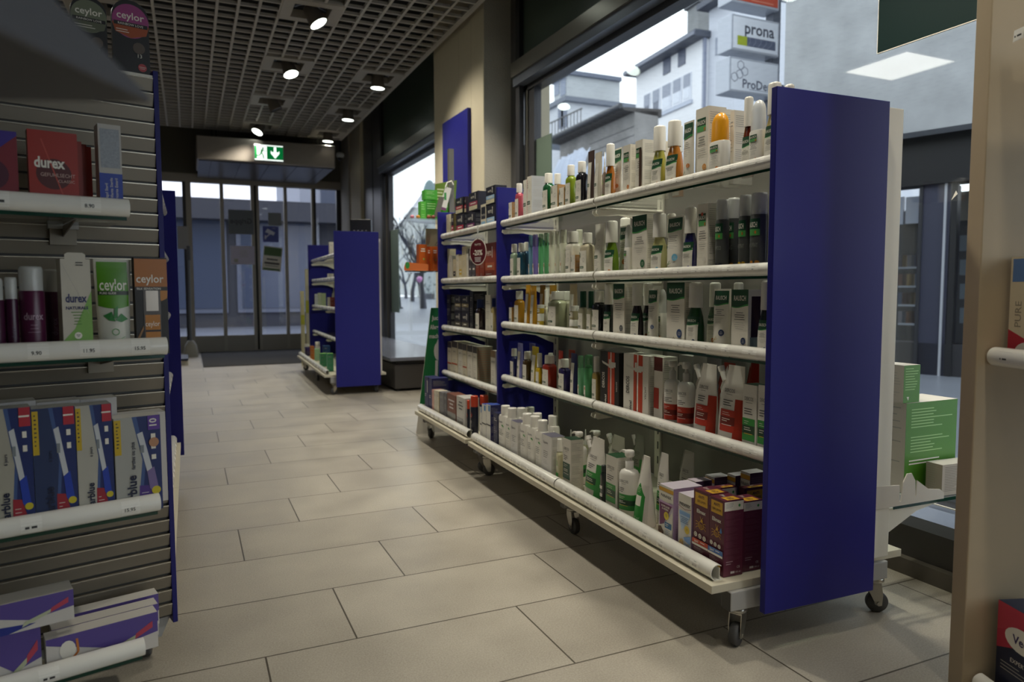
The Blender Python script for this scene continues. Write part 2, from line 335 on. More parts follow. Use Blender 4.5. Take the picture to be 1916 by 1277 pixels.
# ------------------------------------------------------------------ entrance
DY = 9.9; xd = [-.176, .008, .07, .404, .449, .775, .815, .842, .875, 1.186, 1.227, 1.542, 1.598, 1.872, 1.93]
DF = mat('#a39d93', .45, metal=.2); DK = mat('#98938a', .5, metal=.15)
b = MB(); b.box(-4.6, 2.1, DY-.02, DY+.12, 2.18, 3.0, mat('#5c5a52', .6)); b.box(-4.6, -.75, DY-.02, DY+.12, 0, 2.18, SHOP); structure('wall_far', b)
def leaf(n, x0, x1, mul, dark=False):
    b = MB(); b.box(x0, x1, DY, DY+.05, .0 if not dark else .0, .21, DK); b.box(x0, x1, DY, DY+.05, 2.15, 2.18, DF); f = FRAMED if dark else DF
    for a, c in mul: b.box(a, c, DY-.008, DY+.055, .0, 2.18, f)
    structure('door_%d' % n, b); g = MB(); g.box(x0, x1, DY+.02, DY+.028, .21, 2.15, DGLASS); p = g.build('door_glass'); p.parent = bpy.data.objects['door_%d' % n]
leaf(1, -.75, .008, [(-.75, -.70), (-.03, .008)], True); leaf(2, .008, .42, [(.008, .07), (.404, .42)]); leaf(3, .42, .815, [(.42, .449), (.775, .815)])
leaf(4, .842, 1.2, [(.842, .875), (1.186, 1.2)]); leaf(5, 1.2, 1.57, [(1.2, 1.227), (1.542, 1.57)]); leaf(6, 1.57, 1.95, [(1.57, 1.598), (1.872, 1.95)], True)
b = MB(); b.box(.815, .842, DY+.01, DY+.04, 0, 2.18, BLACK); b.box(-.75, 1.95, DY-.03, DY+.08, 2.15, 2.25, DF); b.box(-.75, 1.95, DY-.01, DY+.09, -.002, .012, DF); structure('trim_4', b)
# air curtain over the doors with the exit sign in front
t = empty('air_curtain', (.87, 8.95, 2.2), 0, 'long grey metal air curtain box above the entrance doors', 'air curtain')
b = MB(); ACM = mat('#9a928a', .42, metal=.55, noise=.05); b.box(-.74, .74, -.44, .44, .01, .265, ACM); b.build('casing', t, bevel=.012)
b = MB(); b.box(-.72, .72, -.40, .90, 0, .012, mat('#55555c', .3, metal=.5))
for k in range(5): b.box(-.6+.3*k, -.59+.3*k, -.38, .85, -.003, 0, FRAMED)
b.build('intake_grille', t)
for x in (-.55, .0, .6):
    b = MB(); b.box(x-.03, x-.015, -.1, -.08, .265, .8, BLACK); b.box(x+.015, x+.03, -.1, -.08, .265, .8, BLACK); b.build('hanger', t)
t = empty('exit_sign', (.864, 8.42, 2.222), 0, 'green and white emergency exit sign with running figure and arrow', 'exit sign')
EG = mat('#00803c', .4, emit=.55); EW = mat('#f4fff8', .4, emit=1.3)
b = MB(); b.box(-.155, .155, 0, .045, 0, .178, mat('#8a8e90', .3)); b.build('sign_case', t, bevel=.003)
b = MB(); b.box(-.03, .03, .045, .086, .06, .12, GREY); b.build('mount', t)
D = Decal(lambda u, v, l: (u, -l, v)); D.rect(-.15, .15, .005, .173, EW, 1); D.rect(-.15, .15, .018, .162, EG, 1); D.rect(-.125, -.022, .018, .16, EW, 1)
D.circ(-.062, .135, .011, EG); D.stroke([(-.068, .122), (-.082, .085)], .022, EG); D.stroke([(-.066, .12), (-.045, .105), (-.03, .108)], .008, EG); D.stroke([(-.07, .122), (-.098, .115), (-.108, .098)], .008, EG)
D.stroke([(-.082, .085), (-.06, .06), (-.06, .03), (-.05, .026)], .012, EG); D.stroke([(-.085, .085), (-.095, .058), (-.125, .052), (-.135, .06)], .012, EG)
D.rect(.052, .078, .075, .155, EW, 1); D.poly([(.025, .10), (.105, .10), (.065, .035)][::-1], EW); D.poly([(.02, .115), (.02, .085), (.065, .03), (.065, .06)], EW); D.poly([(.11, .115), (.065, .06), (.065, .03), (.11, .085)], EW); D.build('pictogram', t)
# papers and stickers on the doors
def poster(x0, y0, x1, y1, m, name, label, cat, draw=None, Y=DY-.012):
    a = on(x0, y1, Y=Y); c = on(x1, y0, Y=Y); w, h = c.x-a.x, c.z-a.z
    t = empty(name, ((a.x+c.x)/2, Y, a.z), 0, label, cat); b = MB(); b.box(-w/2, w/2, 0, .002, 0, h, m); b.build('sheet', t)
    if draw: D = Decal(lambda u, v, l: (u, -l, v)); draw(D, w, h); D.build('print', t)
poster(432, 461, 476, 495, mat('#c9c4da', .6), 'paper_notice', 'lilac white paper notice taped on the middle door glass', 'notice', lambda D, w, h: (D.lines(-w*.2, w*.3, h*.75, 5, h*.08, LINE, .004, True), D.rect(-w*.36, -w*.2, h*.12, h*.3, LINE, 1)))
def cctv(D, w, h):
    cw = mat('#d9dcf0', .5); D.poly([(-w*.35, h*.62), (w*.18, h*.42), (w*.28, h*.6), (-w*.2, h*.85)], cw); D.rect(-w*.38, -w*.3, h*.18, h*.42, cw, 1); D.stroke([(-w*.3, h*.3), (-w*.05, h*.52)], .012, cw); D.text('video', w*.2, h*.88, h*.08, cw, w*.5)
poster(492, 424, 521, 453, mat('#4b56a8', .5), 'camera_warning_sign', 'blue sticker with a white surveillance camera on the door', 'sign', cctv)
poster(502, 399, 526, 422.5, mat('#8d9398', .6), 'paper_notice', 'small pale grey sheet above the blue camera sticker', 'notice')
def flyer(D, w, h): D.rect(-w*.47, w*.47, h*.62, h*.97, mat('#4c6b3a', .5), 1); D.text('bonusapotheke'[:9], 0, h*.45, h*.09, INK, w*.8, bold=.02); D.text('0842 52 52 25'[:0] or '', 0, 0, .01, INK) if 0 else None; D.rect(-w*.4, w*.4, h*.27, h*.36, INK, 1); D.rect(-w*.35, w*.35, h*.18, h*.24, LINE, 1); D.rect(-w*.45, w*.45, h*.02, h*.1, mat('#4c6b3a', .5), 1)
def flyer(D, w, h):
    g = mat('#4c6b3a', .5); D.rect(-w*.47, w*.47, h*.62, h*.97, g, 1); D.rect(-w*.3, w*.3, h*.44, h*.5, INK, 1); D.rect(-w*.4, w*.4, h*.27, h*.35, INK, 1); D.rect(-w*.35, w*.35, h*.18, h*.23, LINE, 1); D.rect(-w*.45, w*.45, h*.02, h*.1, g, 1)
poster(490, 462, 524, 507, PAPER, 'hanging_flyer', 'white and green flyer hanging crooked below the camera sticker', 'flyer', flyer)
bpy.data.objects['hanging_flyer'].rotation_euler = (0, math.radians(6), 0)
poster(428, 394, 474, 438, mat('#70757c', .7), 'flu_poster', 'grey poster seen from behind with reversed writing on the door', 'poster', lambda D, w, h: D.text('Grippe', 0, h*.55, h*.22, mat('#474b52', .6), w*.9, flip=True, bold=.02))
poster(333, 424, 352, 466, mat('#a7a5a6', .6), 'paper_notice', 'narrow pale notice on the glass beside the left door frame', 'notice')
# mat, dustpan, items on the floor by the door
b = MB(); b.box(.12, 1.90, 7.95, 9.86, .0, .008, mat('#2e2d2d', .95, bump=.6, bscale=300, noise=.3, scale=200)); tag(b.build('entrance_mat'), 'dark charcoal entrance mat in front of the sliding doors', 'door mat')
t = empty('long_handled_dustpan', (.01, 9.35, 0), 0, 'long-handled dustpan standing by the left door frame', 'dustpan')
b = MB(); b.loft([(0, .21, .16, 4), (.05, .21, .16, 4), (.14, .19, .13, 3), (.19, .10, .07, 2.5)], mat('#a3a196', .5), 20); b.build('pan', t)
b = MB(); b.tube([(0, 0, .16), (.01, 0, 1.15)], .014, mat('#7e8288', .35, metal=.4)); b.tube([(.01, 0, 1.15), (.01, 0, 1.32)], .02, mat('#5b5e64', .5)); b.build('handle', t)
for i, (m, z, l) in enumerate(((WHITE, 0, 'white scale platform edge lying on the floor left of the mat'), (mat('#2a3146', .4), .045, 'dark tablet-like plate resting on the white platform'))):
    b = MB(); b.box(-.3, -.02, 8.3-.02*i, 8.85, z, z+.043-.02*i, m); tag(b.build('floor_platform' if i == 0 else 'dark_plate', bevel=.004), l, 'platform' if i == 0 else 'plate')
t = empty('dome_camera', (1.76, 9.0, 2.44), 0, 'small grey security camera beside the air curtain', 'camera')
b = MB(); b.lathe([(.035, -.02), (.05, 0), (.05, .03), (.03, .045)], mat('#c8cacb', .3), 18); b.build('camera_body', t); b = MB(); b.lathe([(.0, -.055), (.022, -.05), (.032, -.035), (.034, -.02)], BLACK, 18, caps=False); b.build('lens', t); b = MB(); b.box(-.012, .012, -.012, .012, .04, .58, BLACK); b.build('bracket', t)
# bench platform in the far window
t = empty('window_bench', (1.42, 5.35, 0), 0, 'dark grey display bench with pale top in the far window', 'bench')
b = MB(); b.box(.02, .56, .03, 2.6, .02, .21, mat('#3f3c3a', .5)); b.build('bench_body', t, bevel=.004); b = MB(); b.box(-.02, .565, 0, 2.62, .24, .268, mat('#6c6f7a', .25, coat=.4)); b.build('bench_top', t, bevel=.003)
b = MB(); b.box(.04, .54, .06, 2.55, .21, .24, BLACK); b.build('shadow_gap', t)
for y in (.1, 2.5):
    b = MB(); b.lathe([(.02, 0), (.02, .02)], BLACK, 12, .06, y); b.build('foot', t)
# blue board with grey post on the pillar
t = empty('blue_wall_board', (1.78, 4.9, .9), 0, 'tall blue board fixed to the cream pillar', 'board')
a = on(828, 232, X=1.77); c = on(875, 197, X=1.77); b = MB(); b.box(-.012, .014, a.y-4.9, c.y-4.9, -.6, a.z-.9, BLUE); b.build('board', t, bevel=.002)
# ================================================================== shelf units
def arc_shell(cx, cz, r, t, a0, a1, n=12):
    o = [(cx+r*math.cos(math.radians(a0+(a1-a0)*k/n)), cz+r*math.sin(math.radians(a0+(a1-a0)*k/n))) for k in range(n+1)]
    i = [(cx+(r-t)*math.cos(math.radians(a0+(a1-a0)*k/n)), cz+(r-t)*math.sin(math.radians(a0+(a1-a0)*k/n))) for k in range(n+1)]
    return o, i
def shell(b, o, i, y0, y1, m):
    n = len(o); vs = []
    for y in (y0, y1): vs += [(x, y, z) for x, z in o]+[(x, y, z) for x, z in i]
    fs = []
    for k in range(n-1): fs += [(k, k+1, 2*n+k+1, 2*n+k), (n+k+1, n+k, 3*n+k, 3*n+k+1)]
    b.add(vs, fs, m, True); fs = []
    for k in range(n-1): fs += [(k, n+k, n+k+1, k+1), (2*n+k, 2*n+k+1, 3*n+k+1, 3*n+k)]
    fs += [(0, n, 3*n, 2*n), (n-1, 2*n-1, 4*n-1, 3*n-1)]
    return b.add(vs, fs, m)
TAGM = mat('#f0eee7', .3, coat=.3)
PRICES = ['24.90', '29.90', '21.90', '28.50', '19.90', '25.90', '16.50', '34.90']
def price_rail(parent, y0, y1, r, base, n_tags, texts=False, x=0, z=0):
    """front price rail; r radius, base: half-round on the base board, else over the shelf's front edge"""
    b = MB()
    if base: cx, cz = x+r+.001, z+r*.92; a0, a1 = 55, 262
    else: cx, cz = x+r, z-r*1.0; a0, a1 = 80, 268
    o, i = arc_shell(cx, cz, r, .0018, a0, a1); shell(b, o, i, y0+.001, y1-.001, RAIL)
    if base: b.box(cx-.002, cx+.012, y0+.001, y1-.001, z, z+.002, RAIL); b.box(cx+.004, cx+.006, y0+.001, y1-.001, z, z+r*1.5, RAILE)
    else: b.box(cx, cx+.006, y0+.001, y1-.001, z-.0015, z, RAIL)
    def fn(u, v, l):
        a = math.radians(180-v); return (cx+(r+l)*math.cos(a), u, cz+(r+l)*math.sin(a))
    D = Decal(fn); L = y1-y0
    for k in range(n_tags):
        yc = y0+.03+(L-.06)*(k+.5+random.uniform(-.28, .28))/n_tags; w = random.choice((.016, .02, .024))
        vs = []; D.k = 0
        for j in range(4): vs += [fn(yc-w, -25+20*j, .0003), fn(yc+w, -25+20*j, .0003)]
        D.b.add(vs, [(2*j, 2*j+1, 2*j+3, 2*j+2) for j in range(3)], TAGM)
        if texts: 
            D.k = 2; t, fs, ww = text2d(random.choice(PRICES), .0); sc = .0052/.72
            D.b.add([fn(yc-(px*sc-.006), (py*sc-.0026)/r*57.3, .0007) for px, py in t], fs, INK)
        else: D.rect(yc-.005, yc+.001, -3, 4, GREY, 1)
        D.rect(yc-w*.5, yc+w*.1, 24, 27, LINE, 1)
    b.v, b.f, b.fm = b.v, b.f, b.fm
    off = len(b.v); b.v += D.b.v
    for f, mi_, sm in zip(D.b.f, D.b.fm, D.b.sm): b.f.append(tuple(off+q for q in f)); b.fm.append(b.mi(D.b.m[mi_])); b.sm.append(False)
    return b.build('price_rail', parent)
def caster(parent, x, y, ang, top=.088):
    c = empty('caster', (x, y, 0), ang, parent=parent)
    b = MB(); b.lathe([(.019, top-.012), (.021, top-.010), (.021, top-.002), (.017, top)], STEEL, 20)
    b.prism([(-.012, top-.015), (.018, top-.015), (.018, top-.03), (.004, .03), (-.006, .018), (-.014, .02), (-.016, .045)], 'y', -.0145, -.0125, STEEL)
    b.prism([(-.012, top-.015), (.018, top-.015), (.018, top-.03), (.004, .03), (-.006, .018), (-.014, .02), (-.016, .045)], 'y', .0125, .0145, STEEL)
    b.box(-.012, .018, -.0145, .0145, top-.017, top-.013, STEEL); b.lathe([(.005, top-.02), (.005, top)], STEEL, 8); b.tube([(-.006, -.017, .0255), (-.006, .017, .0255)], .004, STEEL)
    b.build('caster_fork', c)
    b = MB(); n = 28; prof = [(.008, -.009), (.0235, -.009), (.0255, -.005), (.0255, .005), (.0235, .009), (.008, .009)]; vs = []
    for r, t in prof:
        for k in range(n): a = 2*math.pi*k/n; vs.append((-.006+r*math.cos(a), t, .0255+r*math.sin(a)))
    b.add(vs, [(i*n+k, i*n+(k+1) % n, (i+1)*n+(k+1) % n, (i+1)*n+k) for i in range(5) for k in range(n)], RUBBER, True)
    b.add(vs[:n], [tuple(range(n))], GREY); b.add(vs[-n:], [tuple(range(n-1, -1, -1))], GREY); b.build('wheel', c)
    return c
def bracket(parent, y, z):
    b = MB(); b.prism([(.155, z-.012), (.40, z-.006), (.40, z-.07), (.365, z-.058), (.31, z-.033), (.25, z-.024), (.165, z-.03), (.153, z-.022)], 'y', y-.002, y+.002, WHITE); b.box(.17, .40, y-.006, y+.006, z-.010, z-.007, WHITE)
    return b.build('bracket', parent)
def gondola(name, fr, loc, rz, label, length, bays, heights, panels, base_w=.57, back_top=1.12, rails=True, tags=9, texts=False, casters=((.078, .01, .5), (.50, .01, 2.6)), front=.15, loc_z=0):
    t = empty(name, loc, rz, label, 'shelf unit'); bw = length/bays
    for (y0, y1, x0, x1, z0, z1) in panels: b = MB(); b.box(x0, x1, y0, y1, z0, z1, BLUE); b.build('side_panel', t, bevel=.0012)
    for k in range(bays):
        y0, y1 = k*bw, (k+1)*bw
        b = MB(); b.box(0, base_w, y0+.0005, y1-.0005, .132, .15, BOARD); bb = b.build('base_shelf', t, bevel=.001)
        price_rail(bb, y0+(.02 if k == 0 else .002), y1-.002, .0185, True, tags, texts, x=.012, z=.15)
        b = MB(); b.box(.408, .424, y0+.015, y1-.015, .155, back_top, BACKW); b.box(.4065, .408, y0+.015, y1-.015, .86, .864, DSTEEL); b.build('back_panel', t)
        for hz in heights:
            zz = hz-.030; b = MB(); b.box(front+.012, .402, y0+.004, y1-.004, zz-.006, zz, SGLASS); b.box(front+.0105, front+.012, y0+.004, y1-.004, zz-.006, zz, GEDGE); s = b.build('glass_shelf', t)
            price_rail(s, y0+.003, y1-.003, .0145, False, tags, False, x=front, z=hz); bracket(s, y0+.012, zz); bracket(s, y1-.012, zz)
    for k in range(bays+1):
        y = k*bw; y = min(max(y, .015), length-.015); b = MB(); b.box(.40, .44, y-.015, y+.015, .15, back_top+.01, WHITE)
        for q in range(18): b.box(.3985, .400, y-.008, y-.004, .2+q*.05, .225+q*.05, BLACK)
        b.build('upright', t); b = MB(); yy = y-.01 if k == 0 else y
        b.box(.045, base_w-.055, yy-.013, yy+.02, .088, .1315, GREY); b.box(.0445, .06, yy-.012, yy+.019, .087, .13, DSTEEL); b.build('foot_beam', t, bevel=.002)
        caster(t, casters[0][0]+.005, y, casters[0][2]+k*1.1); caster(t, casters[1][0], y, casters[1][2]-k*.9)
    return t
G1H = (1.080, .8455, .6545, .428); G2H = (1.084, .850, .603, .362); G3H = (1.09, .898, .65, .40)
gondola('gondola_shelf_unit', F1, F1.w(0, 0), F1.rz, 'long blue-ended rolling shelf unit crowded with hair care bottles', 1.6, 2, G1H,
        [(-.045, -.029, .105, .425, .088, 1.20), (1.606, 1.622, .140, .43, .088, 1.217)], texts=True, tags=10)
gondola('gondola_shelf_unit', F2, F2.w(0, 0), F2.rz, 'short rolling shelf unit of dark cartons behind the long unit', .80, 1, G2H,
        [(.803, .819, .140, .43, .088, 1.198)], casters=((.078, .01, 2.9), (.50, .01, .6)), tags=10)
F3 = Fr((.912, 5.43), 1.5)
gondola('gondola_shelf_unit', F3, F3.w(0, 0), F3.rz, 'small half-empty blue rolling shelf unit near the entrance', 1.82, 2, G3H,
        [(-.045, -.029, .083, .418, .06, 1.228), (1.823, 1.839, .125, .43, .06, 1.235)], base_w=.47, back_top=1.17, casters=((.07, .01, .4), (.40, .01, .9)), tags=5)
O4 = Vector((-.048, 3.27, 0)); F4 = Fr((-.048, 3.27), 180)
gondola('gondola_shelf_unit', F4, O4, math.pi, 'blue shelf unit along the left of the aisle behind the slatted end', 1.52, 2, (1.12, .93, .70, .45),
        [(-.045, -.029, -.012, .40, .088, 1.20)], base_w=.45, front=.02, tags=8)
# rear of the long unit: glass plate, white divider, white uprights strip
g1 = bpy.data.objects['gondola_shelf_unit']
b = MB(); b.box(.445, .50, -.02, .015, .15, 1.196, WHITE); b.build('rear_post', g1, bevel=.002)
b = MB(); b.box(.445, .50, .79, .81, .15, 1.15, WHITE); b.build('rear_post', g1, bevel=.002)
b = MB(); b.box(.51, .80, -.02, 1.58, .262, .270, SGLASS); b.box(.51, .80, -.0215, -.02, .262, .270, GEDGE); b.build('rear_glass_shelf', g1)
b = MB(); b.prism([(.44, .262), (.70, .262), (.60, .245), (.50, .20), (.44, .19)], 'y', -.012, -.008, WHITE); b.build('rear_bracket', g1)
b = MB(); b.prism([(.445, .27), (.68, .27), (.68, .285), (.665, .295), (.625, .30), (.585, .325), (.583, .29), (.58, .285), (.578, .325), (.565, .345), (.55, .345), (.538, .325), (.532, .28), (.527, .28), (.525, .32), (.445, .325)], 'y', -.024, -.021, mat('#cfc8bd', .4)); b.build('shelf_divider', g1)
# ------------------------------------------------------------------ slatted end unit on the left
FS = Fr((-.053, 1.655), 75.3); SRZ = math.radians(14.7)
t = empty('slatwall_end_unit', (-.053, 1.655, 0), SRZ, 'slatted beige metal end unit on casters at the left', 'shelf unit')
SL_HIGHLIGHT = mat('#c9c1b0', .25, metal=.6); SL = mat('#857d70', .42, metal=.35, noise=.05, scale=6); b = MB(); z = .088; gx0 = -1.25
while z < 1.215:
    b.box(gx0, 0, .002, .014, z+.0005, z+.006, DSTEEL)
    b.prism([(-.001, z+.005), (-.005, z+.027), (-.0055, z+.0295), (-.003, z+.0305), (.012, z+.0305), (.012, z+.005)], 'x', gx0, 0, SL); b.box(gx0, 0, -.0066, -.0045, z+.0285, z+.0305, SL_HIGHLIGHT); z += .0305  # lighter lip strip: the highlight along each slat is put into its colour
b.box(gx0, 0, .012, .02, .088, 1.215, DSTEEL); b.build('slat_panel', t)
b = MB(); b.box(0.0, .010, -.006, .022, .075, 1.232, BLUEE); b.build('side_panel', t, bevel=.001)
b = MB(); b.box(-.10, 0, -.004, .1, 1.215, 1.222, WHITE); b.box(gx0, -.10, -.004, .1, 1.215, 1.222, WHITE); b.build('top_cap', t)
b = MB(); b.prism([(.0, .088), (-.05, .088), (-.09, .05), (-.02, .045)], 'y', 0.01, .03, GREY); b.box(gx0, -.01, .01, .03, .066, .088, GREY); b.build('foot_beam', t)
for x, a in ((-.045, -1.9), (-1.1, .4)): caster(t, x, .03, a, top=.070) if 0 else caster(t, x, .035, a, top=.075)
SLX = .20; SR = []
for px, py in ((243, 372), (314, 632), (301, 927), (272, 1200)):
    y, z, _ = FS.hit(px, py, SLX); SR.append((y, z))
    s = MB(); s.box(-1.25, y-.004, -SLX+.012, -.006, z-.038, z-.032, SGLASS); s.box(-1.25, y-.004, -SLX+.0105, -SLX+.012, z-.038, z-.032, GEDGE); s = s.build('glass_shelf', t)
    # rail runs along local x here
    b = MB(); o, i = arc_shell(-SLX+.016, z-.016, .0165, .0018, 80, 272); pr_ = MB(); shell(pr_, [(a, c) for a, c in o], [(a, c) for a, c in i], -1.25, y, RAIL)
    b.v = [(v[1], v[0], v[2]) for v in pr_.v]; b.f = [tuple(reversed(f)) for f in pr_.f]; b.fm = pr_.fm; b.sm = pr_.sm; b.m = pr_.m
    def fn(u, v, l, z=z): a = math.radians(180-v); return (u, -SLX+.016+(.0165+l)*math.cos(a), z-.016+(.0165+l)*math.sin(a))
    D = Decal(fn); pos = {0: [(-.19, ''), (-.06, '8.90'), (-.42, '')], 1: [(-.045, '15.95'), (-.125, '11.95'), (-.2, '9.90'), (-.33, '')], 2: [(-.05, '15.95'), (-.2, ''), (-.36, '')], 3: [(-.15, ''), (-.3, '')]}[len(SR)-1]
    for q, tx in pos:
        yc = y+q; vs = []
        for j in range(5): vs += [fn(yc-.015, -40+24*j, .0003), fn(yc+.015, -40+24*j, .0003)]
        D.b.add(vs, [(2*j, 2*j+1, 2*j+3, 2*j+2) for j in range(4)], TAGM)
        if tx:
            tt, fs, ww = text2d(tx, .01); sc = .0062/.72; D.b.add([fn(yc-.010+px_*sc, (-.004+py_*sc)/.0165*57.3, .0007) for px_, py_ in tt], fs, INK)
        else: D.rect(yc-.009, yc-.003, -14, 0, INK, 1); D.rect(yc, yc+.008, -14, 0, INK, 1)
    off = len(b.v); b.v += D.b.v
    for f, mi_ in zip(D.b.f, D.b.fm): b.f.append(tuple(off+q for q in f)); b.fm.append(b.mi(D.b.m[mi_])); b.sm.append(False)
    b.build('price_rail', s)
    for xx in (y-.08, y-.75):
        b = MB(); b.box(xx-.025, xx+.025, -.022, -.006, z-.045, z-.038, GREY); b.box(xx-.022, xx+.022, -.014, -.0055, z-.075, z-.045, SL); b.prism([(-.006, z-.039), (-SLX+.03, z-.039), (-.006, z-.06)], 'x', xx-.001, xx+.001, SL); b.build('bracket', s)
# ------------------------------------------------------------------ grey canopy shelf close to the viewer on the left
t = empty('foreground_shelf_canopy', (-.55, .45, 0), 0, 'dark grey shelf canopy looming blurred in the upper left corner', 'canopy')
CM = mat('#4a4b50', .55); A = on(283, 194, Z=.9); Bp = on(0, 188, Z=.9); a27 = math.radians(27); Cc = A+Vector((-math.sin(a27), -math.cos(a27), 0))*.25; far = Bp+(Bp-A)*3.2
b = MB(); a2 = [A, Cc, Vector((far.x-.1, Cc.y-.02, .9)), far]; h = [.004, .082, .082, .05]
vs = [(p.x+.55, p.y-.45, .9) for p in a2]+[(p.x+.55, p.y-.45, .9+q) for p, q in zip(a2, h)]
b.add(vs, [(0, 3, 2, 1), (4, 5, 6, 7), (0, 1, 5, 4), (1, 2, 6, 5), (2, 3, 7, 6), (3, 0, 4, 7)], CM); b.build('canopy', t, bevel=.002)
b = MB(); b.box(far.x+.55-.09, far.x+.55-.05, -.3, .05, 0, .94, mat('#5a5650', .5)); b.build('support_panel', t)
# ------------------------------------------------------------------ right foreground unit
FR_ = Fr((1.340, .850), 110)      # local y: along the panel to the right, local x: away towards the back
t = empty('beige_side_rack', FR_.w(0, 0), FR_.rz, 'beige shelf rack side panel at the right edge of the picture', 'shelf unit')
BG = mat('#b6a488', .5, noise=.04); BG2 = mat('#9b8a7a', .5, noise=.04)
xi = FR_.x; sgn = 1
b = MB(); b.box(-.040, 0, 0, .55, 0, 1.75, BG); b.build('side_panel', t, bevel=.002)
def rack_shelf(zt, L, X0=.004):
    s = MB(); s.box(X0, L, .035, .5, zt-.034, zt-.026, DSTEEL); s = s.build('rack_shelf', t)
    b = MB(); o, i = arc_shell(.034, zt-.017, .0175, .002, 80, 272); shell_ = MB(); shell(shell_, [(a, c) for a, c in o], [(a, c) for a, c in i], X0, L, RAIL)
    b.v = [(v[1], v[0], v[2]) for v in shell_.v]; b.f = [tuple(reversed(f)) for f in shell_.f]; b.fm = shell_.fm; b.sm = shell_.sm; b.m = shell_.m
    D = Decal(lambda u, v, l: (u, .034+(.0175+l)*math.cos(math.radians(180-v)), zt-.017+(.0175+l)*math.sin(math.radians(180-v))))
    D.rect(.03, .06, -30, 40, TAGM, 1); D.rect(.036, .039, -10, 0, INK, 1); D.rect(.042, .052, -10, 0, INK, 1)
    off = len(b.v); b.v += D.b.v
    for f, mi_ in zip(D.b.f, D.b.fm): b.f.append(tuple(off+q for q in f)); b.fm.append(b.mi(D.b.m[mi_])); b.sm.append(False)
    b.build('price_rail', s)
rack_shelf(FR_.ztop(.004, .03, 650), .5); rack_shelf(FR_.ztop(.07, .03, 36), .5, .055)
rack_shelf(.045, .5)
# ================================================================== products
def front_fn(prof):          # prof: (z, w, d, p, dx, dy) sections -> surface point on the front (-x) side
    def fn(u, v, l):
        for a, c in zip(prof[:-1], prof[1:]):
            if v <= c[0] or c is prof[-1]: break
        t = 0 if c[0] == a[0] else min(1, max(0, (v-a[0])/(c[0]-a[0])))
        q = [a[i]+(c[i]-a[i])*t for i in range(1, 6)]; w, d, p, dx, dy = q
        r = min(.985, abs(2*(-u-dy)/w)) if w else 0
        return (dx-d/2*(1-r**p)**(1/p)-l, -u, v)
    fn.curved = True; return fn
def fill(secs): return [tuple(q)+(0,)*(6-len(q)) for q in secs]
RT = 'RAUSCH'
def wave_top(a): return lambda t: a*math.sin(t*math.pi*1.3+.4)
def st_R(D, w, h, v0=0, v1=None, acc='#c9762b', plant='#5c7d3c', full=True):   # white face, green wavy head
    v1 = v1 or h; H = v1-v0; 
    if full:
        D.rect(-w/2, w/2, v1-H*.24, v1, DG, 10, bot=wave_top(-H*.022)); D.rect(-w/2, w/2, v1-H*.255, v1-H*.235, MG, 10, top=wave_top(-H*.024), bot=wave_top(-H*.018))
        D.text(RT, 0, v1-H*.125, H*.075, WHITE, w*.72, bold=.02); y = v1-H*.34
    else:
        D.rect(-w*.38, w*.30, v1-H*.24, v1-H*.13, DG, 6); D.rect(-w*.38, w*.30, v1-H*.30, v1-H*.23, mat('#57a05a', .5), 6); D.rect(w*.16, w*.26, v1-H*.295, v1-H*.255, mat('#c0702c', .5), 1); D.text(RT, -w*.04, v1-H*.185, H*.055, WHITE, w*.6, bold=.02); y = v1-H*.37
    D.lines(-w*.36, w*.36, y, 4, H*.033, INK, H*.008, True); D.lines(-w*.36, w*.36, y-H*.15, 4, H*.03, LINE, H*.006, True)
    D.circ(w*.24, v0+H*.24, w*.15, mat(acc, .5)); D.lines(w*.14, w*.34, v0+H*.26, 3, H*.02, WHITE, H*.004, True)
    pm = mat(plant, .5)
    D.stroke([(-w*.42, v0+H*.04), (-w*.2, v0+H*.10), (w*.05, v0+H*.13)], w*.02, pm)
    for k in range(5): a = .5+k*.5; cx, cy = -w*.32+k*w*.11, v0+H*(.06+.022*k); D.poly([(cx, cy), (cx+w*.10*math.cos(a)-w*.02, cy+w*.10*math.sin(a)+w*.02), (cx+w*.16*math.cos(a), cy+w*.16*math.sin(a)), (cx+w*.10*math.cos(a)+w*.03, cy+w*.10*math.sin(a)-w*.02)], pm)
def st_K(D, w, h, v0=0, v1=None, acc='#3c5a34'):
    v1 = v1 or h; H = v1-v0
    D.rect(-w/2, w*.42, v0, v1, WHITE, 8); D.rect(-w/2, w*.12, v0+H*.38, v0+H*.46, DG, 6); D.text('KLORANE', -w*.19, v0+H*.42, H*.04, WHITE, w*.5, bold=.02)
    D.ring(w*.1, v0+H*.68, w*.13, w*.02, LINE); D.lines(-w*.4, w*.32, v0+H*.33, 4, H*.04, LINE, H*.008)
    D.lines(0, w*.3, v0+H*.88, 2, H*.03, LINE, H*.006)
    pm = mat(acc, .5)
    for k in range(4): a = 1.0+k*.35; cx, cy = -w*.40, v0+H*(.74+.05*k); D.poly([(cx, cy), (cx+w*.10, cy+w*.05), (cx+w*.20*math.cos(a), cy+w*.20*math.sin(a)), (cx+w*.01, cy+w*.10)], pm)
    D.stroke([(w*.05, v0+H*.04), (w*.2, v0+H*.12)], w*.03, pm)
def st_KC(D, w, h, v0=0, v1=None):
    H = v1-v0; D.rect(-w*.45, w*.30, v0, v0+H*.52, WHITE, 6); D.rect(-w*.45, w*.05, v0+H*.2, v0+H*.26, DG, 4); D.ring(0, v0+H*.62, w*.16, w*.03, LINE); D.rect(w*.02, w*.24, v0+H*.40, v0+H*.48, mat('#c98a4a', .5), 2)
